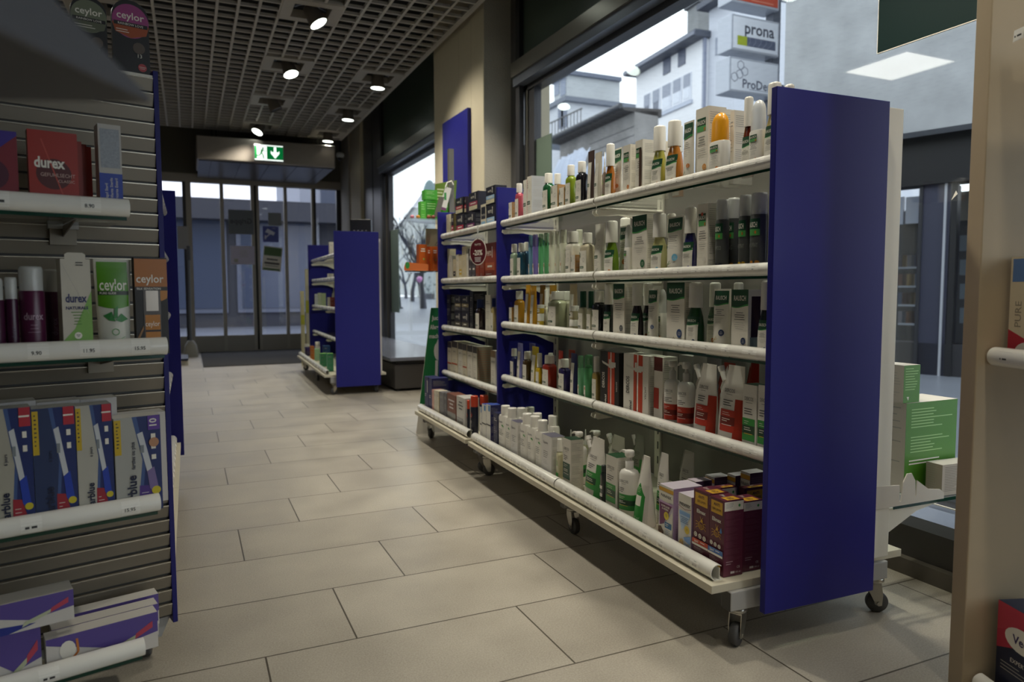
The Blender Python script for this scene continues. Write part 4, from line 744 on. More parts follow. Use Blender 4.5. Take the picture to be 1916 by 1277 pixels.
def mk_pump(r, w, d, h, c='#ece9e1', kw={}, capf=.27, st=st_D, head='#efece5', twist=0, **o):
    hb = h*(1-capf); R = w/2; secs = fill([(0, w*.94, d*.94, 2.6), (h*.01, w, d, 2.6), (hb*.90, w, d, 2.6), (hb*.97, w*.86, d*.86, 2.2), (hb, w*.5, d*.5, 2)]); b = MB(); b.loft(secs, mat(c, .28)); b.build('bottle_body', r)
    c1, c2 = kw.get('c1', '#b0301e'), kw.get('c2', '#6d1a12'); kw = dict(kw, bands=False); b = MB()
    for f0, f1, cc, g in ((.21, .52, c1, 1.008), (.31, .41, c2, 1.014)): b.loft(fill([(hb*f0, w*g, d*g, 2.6), (hb*f1, w*g, d*g, 2.6)]), mat(cc, .35))
    b.build('colour_band', r)
    H = h-hb; m = mat(head, .28); b = MB(); b.lathe([(R*.42, hb), (R*.42, hb+H*.42), (R*.34, hb+H*.44), (R*.20, hb+H*.5), (R*.20, hb+H*.66)], m, 18); b.lathe([(R*.42, hb+H*.66), (R*.50, hb+H*.72), (R*.50, hb+H*.95), (R*.40, h)], m, 18)
    b.prism([(0, hb+H*.78), (0, h*.995), (R*.9, h*.99), (R*1.15, hb+H*.82), (R*1.12, hb+H*.78), (R*.9, hb+H*.88)], 'x', -R*.2, R*.2, m)
    b.build('pump_head', r); D = Decal(front_fn(secs)); st(D, w*.88, hb, v0=hb*.02, v1=hb*.97, **kw); prt(D, r)
def mk_pouch(r, w, d, h, c='#e9e5dc', kw={}, edge='#a8301d', st=st_D, spout=True, twist=0, **o):
    secs = fill([(0, w*.92, d*.9, 2.4), (h*.03, w, d, 2.2), (h*.35, w, d*.72, 2), (h*.62, w*.94, d*.42, 2), (h*.82, w*.72, d*.16, 2, 0, -w*.08), (h*.93, w*.62, d*.06, 2, 0, -w*.12), (h, w*.60, d*.05, 2, 0, -w*.13)])
    b = MB(); b.loft(secs, mat(c, .25, coat=.3), 28)
    b.add([(-d*.01, w*.48, h*.70), (-d*.01, w*.42, h*.62), (-d*.01, w*.18, h*.90), (-d*.01, w*.22, h*.985)], [(0, 1, 2, 3), (3, 2, 1, 0)], mat(c, .25, coat=.3)); b.build('pouch_body', r)
    if spout: b = MB(); b.tube([(0, w*.30, h*.80), (0, w*.44, h*.93)], w*.07, mat('#efece5', .3), 12); b.tube([(0, w*.42, h*.91), (0, w*.47, h*.965)], w*.085, mat('#efece5', .3), 12); b.build('spout', r)
    D = Decal(front_fn(secs)); D.rect(w*.20, w*.485, h*.03, h*.60, mat(edge, .3), 4); st(D, w*.62, h*.86, v0=h*.03, v1=h*.86, **kw); prt(D, r)
    D = Decal(lambda u, v, l: tuple(Vector((1, 1, 1)) * Vector(front_fn(secs)(u, v, l))) if 0 else (-front_fn(secs)(u, v, l)[0], u, v)); D.lines(-w*.3, w*.3, h*.55, 9, h*.04, LINE, h*.01); D.build('side_print', r)
def mk_jar(r, w, d, h, c='#d9c46c', cap='#e6e3da', **o):
    b = MB(); b.lathe([(w*.46, 0), (w*.48, .002), (w*.48, h*.6)], mat(c, .3), 22); b.build('jar_body', r); b = MB(); b.lathe([(w*.5, h*.6), (w*.5, h*.97), (w*.47, h), (0, h)], mat(cap, .3), 22, caps=False); b.build('lid', r)
    D = Decal(front_fn(fill([(0, w*.96, w*.96, 2), (h, w*.96, w*.96, 2)]))); D.rect(-w*.34, w*.34, h*.12, h*.52, WHITE, 6); D.rect(-w*.34, w*.1, h*.27, h*.36, DG, 4); prt(D, r)
def mk_cone(r, w, d, h, c='#cfcba8', kw={}, **o):
    hb = h*.62; secs = fill([(0, w*.94, d*.94, 2.4), (.004, w, d, 2.4), (hb*.92, w, d, 2.4), (hb, w*.55, d*.55, 2)]); b = MB(); b.loft(secs, mat(c, .25, coat=.3)); b.build('bottle_body', r)
    b = MB(); b.lathe([(w*.28, hb), (w*.28, hb+h*.09), (w*.12, hb+h*.12), (w*.11, h*.80), (w*.05, h), (0, h)], mat('#efece5', .3), 16, caps=False); b.build('nozzle', r)
    D = Decal(front_fn(secs)); D.text('OiL', 0, hb*.72, hb*.15, mat('#9dc04e', .5), w*.55); D.rect(-w*.42, w*.42, hb*.07, hb*.32, mat('#6f9f2e', .4), 6); D.lines(-w*.3, w*.3, hb*.5, 3, hb*.05, INK, hb*.01); prt(D, r)
def mk_ebottle(r, w, d, h, c='#ebe8e0', kw={}, capf=.21, **o):
    hb = h*(1-capf); secs = fill([(0, w*.96, d*.96, 5), (.004, w, d, 5), (hb*.94, w, d, 5), (hb, w*.90, d*.90, 4)]); b = MB(); b.loft(secs, mat(c, .32), 28); b.build('bottle_body', r)
    R = min(w, d)*.5*.97; b = MB(); b.lathe([(R, hb), (R, h-.003), (R*.95, h), (R*.80, h), (R*.78, h-.004), (0, h-.004)], mat('#efece5', .28), 26, caps=False); b.build('cap', r); D = Decal(front_fn(secs)); st_E(D, w, hb, **kw); prt(D, r)
def mk_spraycan(r, w, d, h, c='#1f2434', cap='#c4442a', **o): 
    def st(D, w, h, v0=0, v1=None): H = v1-v0; m = mat('#c8432c', .4); D.circ(0, v0+H*.72, w*.36, m, 8, H*.12); D.text('Schaum'[:4], 0, v0+H*.72, H*.07, PAPER, w*.5, bold=.02) if 0 else D.lines(-w*.22, w*.22, v0+H*.74, 2, H*.06, PAPER, H*.02, True); D.lines(-w*.1, w*.3, v0+H*.5, 6, H*.06, PAPER, H*.02)
    mk_can(r, w, d, h, c=c, cap=cap, st=st, capf=.26)
MK = dict(carton=mk_carton, k=mk_kbottle, r=mk_rbottle, tube=mk_tube, can=mk_can, rollon=mk_rollon, pump=mk_pump, pouch=mk_pouch, jar=mk_jar, cone=mk_cone, e=mk_ebottle, spray=mk_spraycan)
NAMES = dict(carton=('product_carton', 'box'), k=('shampoo_bottle', 'bottle'), r=('shampoo_bottle', 'bottle'), tube=('cream_tube', 'tube'), can=('spray_can', 'spray can'), rollon=('roll_on_bottle', 'bottle'), pump=('pump_bottle', 'bottle'), pouch=('refill_pouch', 'pouch'), jar=('cream_jar', 'jar'), cone=('nozzle_bottle', 'bottle'), e=('lotion_bottle', 'bottle'), spray=('spray_can', 'spray can'))
COUNT = {}
FOOT = {}
def place(F, kind, x0, x1, yt, bz, look, where, mode='T', off=.0, dk=None, depth=None, group=None, front=.175, rzj=0, back=False, maxh=9, **o):
    """x0..x1: measured extent; bz: height it stands on; off: how far behind the front row; dk: depth/width ratio"""
    def dims(lx):
        if mode == 'F':
            ya, _, _ = F.hit(x0, yt, lx); yb, _, _ = F.hit(x1, yt, lx); w = abs(ya-yb); return w, depth or w*(dk or 1.0), (ya+yb)/2
        k = dk or {'k': .58, 'r': .52, 'tube': .5, 'pouch': .5}.get(kind, 1.0); w = .05
        for _ in range(4):
            d = w*k; yc, _, t = F.hit((x0+x1)/2, yt, lx+d/2); p = F.w(lx+d/2, yc)-CP; al = math.atan2(p.dot(F.x), p.dot(F.y)); dist = p.dot(fv)
            per = (x1-x0)/FPX*dist*math.cos(math.atan(((x0+x1)/2-958)/FPX)); s, c = abs(math.sin(al)), abs(math.cos(al))
            w = per*1.03 if kind in ('e',) else per/(s*s+(k*c)**2)**.5/1.03
        return w, w*k, yc
    lx = front+off; fl = FOOT.setdefault((id(F), round(bz, 3)), []); w, d, yc = dims(lx); lim = .400 if F is not F4 else .38
    for _ in range(6):
        hit = False
        for (a0, a1, b0, b1) in fl:
            oy = min(yc+w/2, a1)-max(yc-w/2, a0); ox = min(lx+d, b1)-max(lx, b0)
            if oy > .0004 and ox > .0004:
                hit = True
                if oy < .42*w:                      # squeeze beside the neighbour
                    lo, hi = yc-w/2, yc+w/2
                    if yc < (a0+a1)/2: hi = min(hi, a0-.0006)
                    else: lo = max(lo, a1+.0006)
                    r_ = (hi-lo)/w; w, yc = hi-lo, (lo+hi)/2
                    if mode != 'F': d *= max(.75, r_)
                else: lx = b1+.001; w, d, yc = dims(lx)
        if not hit: break
    L_ = {id(F1): 1.600, id(F2): .798}.get(id(F), 9) if F in (F1, F2) else 1.81
    if F in (F1, F2, F4) or F.o.y > 5:
        if yc+w/2 > L_: hi_ = L_; lo_ = min(yc-w/2, L_-.02); w, yc = hi_-lo_, (hi_+lo_)/2
    if lx+d > lim: d = max(.02, lim-lx) if lx < lim-.02 else d
    if lx+d > lim: lx = lim-.021; d = .02
    fl.append((yc-w/2, yc+w/2, lx, lx+d)); xc = lx+d/2; xf = lx if (mode == 'F' or kind == 'e') else xc
    h = min(F.ztop(xf, yc, yt)-bz, maxh); h = max(h, .02)
    n = COUNT[where] = COUNT.get(where, 0)+1
    nm, cat = NAMES[kind]
    p = F.w(xc, yc, bz+.0008); r = empty(nm, p, F.rz+rzj, None, cat, group)
    r['label'] = f"{look}, {ordn[n-1]} from left {where}"
    MK[kind](r, w, d, h, **o); return r
# ================================================================== what stands on the shelves
ordn += ['twenty-first', 'twenty-second', 'twenty-third', 'twenty-fourth', 'twenty-fifth', 'twenty-sixth', 'twenty-seventh', 'twenty-eighth', 'twenty-ninth', 'thirtieth', 'thirty-first', 'thirty-second', 'thirty-third', 'thirty-fourth']
def row(F, ox, oy, sc, bz, where, group, items, front=.175, maxz=9):
    for it in items:
        kind, x0, x1, yt, look = it[:5]; k = dict(it[5]) if len(it) > 5 else {}
        w_ = where
        if k.pop('back', 0): w_ = where.replace('on ', 'in back on ', 1); k.setdefault('off', .09)
        place(F, kind, ox+x0*sc, ox+x1*sc, oy+yt*sc, bz, look, w_, group=group, front=front, maxh=maxz-bz, **k)
SC = .28184; Fm = {'mode': 'F'}
def box(**k): k.setdefault('mode', 'F'); k.setdefault('side', side_lines()); return k
KW = dict(st=st_K)
z1, z2, z3, z4 = [q-.029 for q in G1H]; zb = .1505
row(F1, 920, 140, SC, z1, 'on long unit\'s top shelf', 'hair care on the top shelf', [
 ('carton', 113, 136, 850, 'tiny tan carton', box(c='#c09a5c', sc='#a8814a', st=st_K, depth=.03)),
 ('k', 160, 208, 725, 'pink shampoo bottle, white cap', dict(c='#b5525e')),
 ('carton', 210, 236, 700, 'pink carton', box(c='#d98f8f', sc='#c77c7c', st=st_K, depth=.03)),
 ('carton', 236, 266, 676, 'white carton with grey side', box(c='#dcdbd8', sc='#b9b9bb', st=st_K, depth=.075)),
 ('k', 345, 412, 658, 'dark green shampoo bottle', dict(c='#1f5a34')),
 ('k', 410, 466, 660, 'green bottle mostly hidden', dict(c='#1f5a34', back=1)),
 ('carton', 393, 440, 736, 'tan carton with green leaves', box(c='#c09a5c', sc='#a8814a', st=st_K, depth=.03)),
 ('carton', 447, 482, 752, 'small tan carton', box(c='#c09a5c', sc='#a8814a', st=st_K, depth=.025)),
 ('k', 493, 562, 603, 'olive green shampoo bottle', dict(c='#7f9326')),
 ('k', 565, 634, 580, 'black shampoo bottle', dict(c='#1a1a22')),
 ('tube', 634, 690, 508, 'dark brown and white tube', dict(c='#4a3a36', st=st_K, off=.01)),
 ('tube', 680, 740, 518, 'white tube with brown top', dict(c='#d9d2c2', st=st_K)),
 ('cone', 735, 766, 514, 'slim dropper bottle with dark green top', dict(c='#8c7d70')),
 ('r', 752, 826, 460, 'amber shampoo bottle', dict(c='#a3601a', acc='#6b2f52', plant='#6d4c62')),
 ('tube', 806, 876, 490, 'white tube with green head', dict(off=.03)),
 ('carton', 872, 921, 470, 'white carton with green logo and thistle', box(st=lambda D, w, h: st_R(D, w, h, full=False, plant='#5b3a63'), depth=.045)),
 ('carton', 955, 1003, 437, 'white carton with dark window', box(st=lambda D, w, h: (st_R(D, w, h, full=False, plant='#5b3a63'), D.rect(w*.1, w*.42, h*.1, h*.85, mat('#4d3b30', .3), 2)), depth=.09)),
 ('r', 1070, 1162, 342, 'yellow-green shampoo bottle', dict(c='#a9a84c')),
 ('r', 1165, 1266, 306, 'honey orange shampoo bottle', dict(c='#b8762a')),
 ('r', 1210, 1275, 340, 'pale bottle behind the honey one', dict(c='#b8762a', back=1)),
 ('tube', 1272, 1352, 312, 'white tube seen from the side', dict(off=.01)),
 ('carton', 1350, 1441, 222, 'tall white carton with wheat print', box(st=lambda D, w, h: st_R(D, w, h, full=False, acc='#c98a3a', plant='#9a8a4a'), depth=.055, off=.025)),
 ('carton', 1490, 1530, 234, 'tall white carton showing its side', box(depth=.06, off=.075)),
 ('carton', 1585, 1612, 240, 'tall white carton near the end', box(depth=.06, off=.075)),
 ('rollon', 1458, 1581, 255, 'white bottle with yellow dome cap', dict(dk=.6)),
 ('r', 1672, 1745, 150, 'dark red-brown bottle, tall white cap', dict(c='#5f2414', off=.03)),
 ('rollon', 1722, 1828, 170, 'white bottle with frosted dome cap', dict(dome='frost', dk=.6)),
 ('r', 1826, 1935, 55, 'tall cream bottle beside the end panel', dict(c='#b9a76a', off=.0, plant='#a3a64a')),
 ('r', 1935, 2020, 68, 'white-capped bottle behind the end panel', dict(c='#b9a76a', off=.09)),
])
row(F1, 920, 330, SC, z2, 'on long unit\'s second shelf', 'hair care on the second shelf', [
 ('k', 127, 174, 452, 'pale green shampoo bottle', dict(c='#8fa38a')),
 ('k', 173, 221, 446, 'dark teal shampoo bottle', dict(c='#173f52')),
 ('k', 213, 247, 440, 'narrow blue shampoo bottle', dict(c='#2a5a80', off=.03)),
 ('can', 245, 273, 394, 'slim blue spray can', dict(c='#6f9fb5')),
 ('can', 272, 309, 388, 'violet spray can', dict(c='#7a6cb0')),
 ('can', 310, 345, 385, 'green spray can', dict(c='#5fa872')),
 ('can', 345, 380, 378, 'second green spray can', dict(c='#5fa872')),
 ('can', 380, 421, 372, 'cream spray can', dict(c='#d5d6c2')),
 ('can', 421, 453, 366, 'slim cream spray can', dict(c='#d5d6c2')),
 ('can', 454, 501, 357, 'tall cream spray can', dict(c='#d5d6c2')),
 ('k', 498, 582, 370, 'white bottle with stepped collar', dict(c='#d9d5c6', dk=.8)),
 ('carton', 526, 556, 525, 'tan carton before the white bottle', box(c='#a97a3f', sc='#9a6f38', st=st_K, depth=.03, off=-.002)),
 ('k', 594, 678, 378, 'beige shampoo bottle', dict(c='#bdb49a')),
 ('can', 560, 606, 357, 'cream spray can', dict(c='#d5d6c2', back=1)),
 ('tube', 678, 766, 317, 'white tube with olive branch', dict(st=st_K, off=.01)),
 ('r', 755, 841, 298, 'bright green shampoo bottle', dict(c='#5f7d1e')),
 ('tube', 843, 935, 330, 'white green-headed tube', dict(off=.04)),
 ('r', 850, 925, 278, 'white-capped bottle, cap only visible', dict(c='#5f7d1e', back=1, off=.11)),
 ('rollon', 884, 942, 322, 'white spray bottle with frosted cap', dict(dome='frost')),
 ('carton', 935, 1030, 262, 'big white carton with green head', box(st=lambda D, w, h: st_R(D, w, h, acc='#1d5a36', plant='#a5925a'), depth=.045, topc='#1d4d31')),
 ('r', 1066, 1166, 248, 'pale straw shampoo bottle', dict(c='#b3b07a', acc='#6fb5d6')),
 ('r', 1160, 1230, 250, 'straw bottle hidden by a tube', dict(c='#b3b07a', back=1)),
 ('tube', 1160, 1292, 268, 'broad white tube with blue dot', dict(acc='#6fb5d6') and dict(kw=dict(acc='#6fb5d6'))),
 ('r', 1278, 1369, 208, 'dark blue shampoo bottle', dict(c='#232457', acc='#6c5f9e')),
 ('carton', 1368, 1438, 186, 'tall white carton with sage leaves', box(st=lambda D, w, h: (st_R(D, w, h, full=False, acc='#d9d4c8'), D.circ(0, h*.86, w*.11, mat('#b8482c', .5))), depth=.05)),
 ('can', 1490, 1582, 158, 'grey spray can with berries', dict(c='#4a4c4a', st=st_can('SHAMPOO', '#2a2a3a'), cap=None)),
 ('can', 1566, 1652, 148, 'silver-topped spray can', dict(c='#4a4c4a', st=st_can('STYLING', '#b8761c'), cap='#c9c9c6', off=.03)),
 ('can', 1645, 1731, 128, 'grey spray can with sunflower', dict(c='#4a4c4a', st=st_sun)),
 ('can', 1722, 1840, 114, 'wide grey spray can with orange berries', dict(c='#4a4c4a', st=st_can('HAIR SPRAY', '#b8761c'))),
], maxz=G1H[0]-.04)
row(F1, 920, 330, SC, z3, 'on long unit\'s third shelf', 'hair care on the middle shelf', [
 ('carton', 115, 134, 873, 'tiny tan carton', box(c='#c79a52', sc='#b3883f', st=st_K, depth=.03)),
 ('k', 155, 214, 763, 'mustard yellow shampoo bottle', dict(c='#bd8a26')),
 ('tube', 214, 262, 720, 'leaning yellow tube', dict(c='#cf9a2b', st=st_K, lean=.02)),
 ('tube', 252, 306, 730, 'upright yellow tube', dict(c='#cf9a2b', st=st_K)),
 ('tube', 312, 366, 722, 'gold sachet tube', dict(c='#a07a2a', st=st_K, back=1)),
 ('tube', 375, 442, 724, 'wide gold sachet tube', dict(c='#c79a34', st=st_K, back=1)),
 ('jar', 303, 348, 915, 'lower yellow jar', dict(c='#cfae3a')),
 ('k', 345, 386, 755, 'white pump spray bottle', dict(c='#cfcbb8', capf=.4, off=.03)),
 ('k', 383, 490, 765, 'large pale green bottle', dict(c='#9fa284', capf=.2)),
 ('k', 466, 530, 765, 'clear bottle, hardly visible', dict(c='#b9b59c', back=1)),
 ('tube', 506, 580, 716, 'beige sachet tube', dict(c='#b5a384', st=st_K, off=.04)),
 ('jar', 516, 580, 955, 'lower beige jar', dict(c='#b9b08c')),
 ('k', 580, 636, 765, 'bottle with dark green cap', dict(c='#b3b094', cap='#1d4a38', capf=.35)),
 ('k', 636, 684, 765, 'slim bottle with dark green cap', dict(c='#b3b094', cap='#1d4a38', capf=.36)),
 ('k', 675, 757, 763, 'black shampoo bottle', dict(c='#1b1e22', capf=.24)),
 ('r', 748, 812, 712, 'very dark shampoo bottle', dict(c='#14201c', acc='#4a4f55')),
 ('carton', 808, 882, 716, 'white carton with yellow blossoms', box(st=lambda D, w, h: st_R(D, w, h, acc='#4a4f55', plant='#c9a52c'), depth=.05)),
 ('r', 930, 1007, 712, 'dark brown shampoo bottle', dict(c='#241a1e', acc='#3a4b66')),
 ('r', 1005, 1075, 712, 'second dark brown bottle', dict(c='#241a1e', off=.04)),
 ('tube', 1035, 1115, 748, 'white tube turned sideways', dict(kw=dict(acc='#4a5f8a'))),
 ('rollon', 1110, 1164, 752, 'white spray bottle', dict(dome='frost', off=.02)),
 ('carton', 1165, 1282, 708, 'wide white carton with ginseng root', box(st=lambda D, w, h: st_R(D, w, h, acc='#2b4370', plant='#7a6a34'), depth=.045, topc='#1d4d31')),
 ('r', 1293, 1418, 705, 'broad bottle-green shampoo bottle', dict(c='#1c4a24', acc='#24365c', plant='#b5a56a')),
 ('r', 1440, 1530, 707, 'green bottle behind the tube', dict(c='#1c4a24', back=1)),
 ('tube', 1468, 1600, 750, 'broad white tube with ginseng', dict(kw=dict(acc='#24365c', plant='#b8a56a'))),
 ('r', 1600, 1680, 707, 'green bottle behind the carton', dict(c='#1c4a24', back=1)),
 ('carton', 1596, 1706, 755, 'white carton with side window', box(st=lambda D, w, h: st_R(D, w, h, acc='#24365c', plant='#b8a56a'), side=lambda D, w, h: (D.rect(-w*.3, w*.3, h*.3, h*.9, mat('#3a2a26', .2), 1), D.rect(-w*.36, w*.36, h*.05, h*.3, mat('#8fa39a', .4), 1)), depth=.045)),
 ('r', 1780, 1880, 695, 'dark bottle beside the end panel', dict(c='#15221c', acc='#24365c')),
], maxz=G1H[1]-.04)
for (x0, x1, y, lk, c) in ((303, 350, 855, 'upper yellow jar, stacked', '#cfae3a'), (516, 580, 862, 'upper beige jar, stacked', '#b9b08c')):
    place(F1, 'jar', 920+x0*SC, 920+x1*SC, 330+y*SC, F1.hit(920+x0*SC, 330+(912 if x0 < 400 else 950)*SC, .185)[1]+.001, lk, 'on long unit\'s third shelf', front=.175, c=c, group='hair care on the middle shelf', maxh=.05)
row(F1, 920, 500, SC, z4, 'on long unit\'s fourth shelf', 'hair care on the fourth shelf', [
 ('k', 127, 172, 543, 'navy blue shampoo bottle', dict(c='#24285e')),
 ('tube', 165, 216, 507, 'lavender tube', dict(c='#8a8cc9', st=st_K)),
 ('tube', 240, 300, 508, 'lavender tube', dict(c='#8a8cc9', st=st_K, back=1)),
 ('k', 210, 264, 562, 'brown shampoo bottle', dict(c='#4d3a1c')),
 ('tube', 258, 323, 530, 'lemon yellow tube', dict(c='#c9b32f', st=st_K)),
 ('k', 292, 345, 574, 'yellow spray bottle', dict(c='#c9a91f', capf=.38)),
 ('k', 343, 425, 587, 'red shampoo bottle', dict(c='#9a2c1a')),
 ('k', 372, 412, 572, 'red bottle, cap only visible', dict(c='#9a2c1a', back=1)),
 ('tube', 423, 490, 557, 'white tube with red top', dict(c='#b5382c', st=st_K, off=.03)),
 ('tube', 503, 562, 552, 'red tube', dict(c='#9e2f26', st=st_K, back=1)),
 ('k', 450, 521, 612, 'deep violet shampoo bottle', dict(c='#2c2558')),
 ('tube', 520, 574, 575, 'navy tube with white label', dict(c='#262c5e', st=st_K)),
 ('can', 572, 613, 590, 'pale green spray can with red strip', dict(c='#7fb88f', kw=dict(acc='#3c5a34'))),
 ('can', 613, 673, 586, 'wider green spray can with red strip', dict(c='#5fa872')),
 ('k', 672, 722, 595, 'tan bottle with tall white cap', dict(c='#a38a4c', capf=.3)),
 ('carton', 722, 846, 566, 'black and orange carton', box(c='#1b1918', st=st_DB(True), side=None, depth=.04)),
 ('carton', 877, 1042, 584, 'white carton with orange stripe', box(c='#dedad0', st=st_DB(False), depth=.06)),
 ('carton', 1080, 1136, 600, 'white and red folding box', box(c='#e2ddd2', st=lambda D, w, h: (D.rect(-w/2, w/2, h*.8, h, mat('#5a1a16', .4), 1), D.rect(-w/2, w*.1, h*.25, h*.55, mat('#b0301e', .4), 1)), depth=.05, off=.01)),
 ('pump', 1155, 1252, 622, 'white and red pump bottle', dict(dk=.8, head='#c9c6be', rzj=.4)),
 ('pump', 1243, 1345, 634, 'right white and red pump bottle', dict(dk=.8, head='#c9c6be', rzj=.4)),
 ('pouch', 1343, 1515, 643, 'white and red refill pouch', dict(dk=.4)),
 ('pouch', 1505, 1705, 654, 'right white and red refill pouch', dict(dk=.4)),
 ('carton', 1670, 1762, 785, 'tall white carton, green panel', box(c='#dedad0', st=lambda D, w, h: st_D(D, w, h, c1='#2f8a3a', c2='#123f26'), topc='#1c3d28', depth=.04)),
 ('carton', 1772, 1858, 790, 'white and green carton', box(c='#dedad0', st=lambda D, w, h: st_D(D, w, h, c1='#2f8a3a', c2='#123f26'), topc='#1c3d28', depth=.04)),
 ('carton', 1245, 1335, 590, 'grey carton behind left pump', box(c='#9a9894', depth=.05, back=1, off=.13)),
 ('carton', 1340, 1430, 592, 'grey carton behind right pump', box(c='#9a9894', depth=.05, back=1, off=.13)),
 ('pouch', 1500, 1630, 636, 'red refill pouch', dict(c='#9a2c20', spout=False, dk=.25, back=1, off=.10)),
 ('pouch', 1690, 1785, 640, 'red refill pouch', dict(c='#9a2c20', spout=False, dk=.25, back=1, off=.15)),
], maxz=G1H[2]-.04)
b = None
# base shelf of the long unit (measured on a second enlargement)
SE = .31315
GD = dict(c1='#2f8a3a', c2='#123f26')
row(F1, 860, 740, SE, zb, 'on long unit\'s base shelf', 'packs on the base shelf', [
 ('carton', 107, 132, 72, 'white carton with blue corner', box(c='#e6e4dd', sc='#262a6a', st=lambda D, w, h: (D.rect(0, w*.4, h*.84, h*.98, mat('#4f8fc9', .4), 1), D.rect(-w/2, w/2, h*.48, h*.51, INK, 1)), topc='#2b4aa3', depth=.045)),
 ('carton', 133, 158, 56, 'second white carton with blue corner', box(c='#e6e4dd', sc='#262a6a', st=lambda D, w, h: (D.rect(0, w*.4, h*.84, h*.98, mat('#4f8fc9', .4), 1), D.rect(-w/2, w/2, h*.48, h*.51, INK, 1)), topc='#2b4aa3', depth=.045)),
 ('carton', 159, 184, 57, 'third white carton with navy side', box(c='#e6e4dd', sc='#262a6a', st=lambda D, w, h: (D.rect(0, w*.4, h*.84, h*.98, mat('#4f8fc9', .4), 1), D.rect(-w/2, w/2, h*.48, h*.51, INK, 1)), topc='#2b4aa3', depth=.045)),
 ('carton', 202, 226, 106, 'navy carton with white print', box(c='#20244e', st=lambda D, w, h: st_plain(D, w, h, ink=LINEW), depth=.03)),
 ('e', 228, 270, 64, 'white lotion bottle', dict(kw=dict(acc='#33564a'), mode='F', depth=.036)),
 ('e', 272, 304, 78, 'white lotion bottle with green leaf mark', dict(kw=dict(acc='#33564a'), mode='F', depth=.036)),
 ('carton', 305, 345, 158, 'white carton with lilac top', box(c='#e0dedb', st=lambda D, w, h: st_E(D, w, h, acc='#3a3a56', leaf=False), topc='#5f5c74', depth=.04)),
 ('e', 357, 399, 112, 'white lotion bottle with navy foot band', dict(kw=dict(acc='#2c3150'), mode='F', depth=.036)),
 ('e', 401, 446, 128, 'white lotion bottle with rust foot band', dict(kw=dict(acc='#7c3f33'), mode='F', depth=.036)),
 ('e', 448, 489, 152, 'white lotion bottle with grey foot band', dict(kw=dict(acc='#8a8f92'), mode='F', depth=.036)),
 ('carton', 490, 548, 242, 'white carton with grey-violet top', box(c='#e0dedb', st=lambda D, w, h: st_E(D, w, h, acc='#6a6f88', leaf=False), topc='#6a6878', depth=.05)),
 ('e', 325, 362, 78, 'white lotion bottle', dict(mode='F', depth=.036, back=1, off=.075)),
 ('e', 378, 414, 74, 'white lotion bottle', dict(mode='F', depth=.036, back=1, off=.10)),
 ('e', 420, 456, 110, 'white lotion bottle', dict(mode='F', depth=.036, back=1, off=.075)),
 ('e', 512, 552, 124, 'white lotion bottle', dict(mode='F', depth=.036, back=1, off=.085)),
 ('cone', 541, 583, 214, 'oil bottle with long nozzle', dict()),
 ('k', 580, 619, 262, 'oil bottle with white cap', dict(c='#cfcba8', capf=.28, dk=.9, st=lambda D, w, h, v0=0, v1=None: (D.text('OiL', 0, v0+(v1-v0)*.8, .018, MG, w*.6), D.rect(-w*.4, w*.4, v0, v0+(v1-v0)*.4, MG, 6)))),
 ('cone', 640, 690, 207, 'oil bottle with nozzle', dict(back=1, off=.12)),
 ('cone', 728, 776, 205, 'oil bottle, right one with nozzle', dict(back=1, off=.16)),
 ('carton', 618, 664, 262, 'white carton with dark green top', box(c='#dedad0', st=lambda D, w, h: st_D(D, w, h, c1='#1d4a38', c2='#123f26'), topc='#1c3d28', depth=.045)),
 ('pump', 672, 757, 220, 'white pump bottle with green bands', dict(kw=GD, rzj=.4, dk=.85, off=.01)),
 ('pouch', 745, 890, 252, 'leaning white and green pouch', dict(kw=GD, edge='#3a8a42', dk=.45)),
 ('pump', 780, 860, 213, 'white pump bottle', dict(kw=GD, rzj=.4, dk=.85, back=1, off=.13)),
 ('pouch', 880, 1000, 240, 'green and white pouch', dict(kw=GD, edge='#3a8a42', c='#dfe3d2', dk=.3, back=1, off=.14)),
 ('pouch', 1000, 1120, 236, 'clear and green pouch', dict(kw=GD, edge='#3a8a42', c='#8f9689', dk=.3, back=1, off=.17)),
 ('k', 843, 880, 420, 'slim black bottle', dict(c='#26302e', cap='#26302e', capf=.15, dk=.9, off=.0, st=lambda D, w, h, v0=0, v1=None: [D.rect(-w*.45, w*.4, v0+(v1-v0)*q, v0+(v1-v0)*(q+.12), WHITE, 6) for q in (.1, .38, .66)])),
 ('carton', 876, 940, 365, 'tall white and green carton with dark top', box(c='#dedad0', st=lambda D, w, h: st_D(D, w, h, **GD), topc='#1c4a2c', depth=.05)),
 ('pump', 945, 1093, 330, 'large white pump bottle with green bands', dict(kw=GD, rzj=.4, dk=.85)),
 ('pouch', 1175, 1262, 345, 'narrow green and white pouch', dict(kw=GD, edge='#2f8a3a', dk=.5, off=.07, spout=False)),
 ('pouch', 1310, 1412, 332, 'crumpled clear pouch', dict(kw=GD, c='#b5b5ac', edge='#c9c9c0', dk=.3, back=1, off=.17, spout=False)),
], front=.055, maxz=G1H[3]-.03)
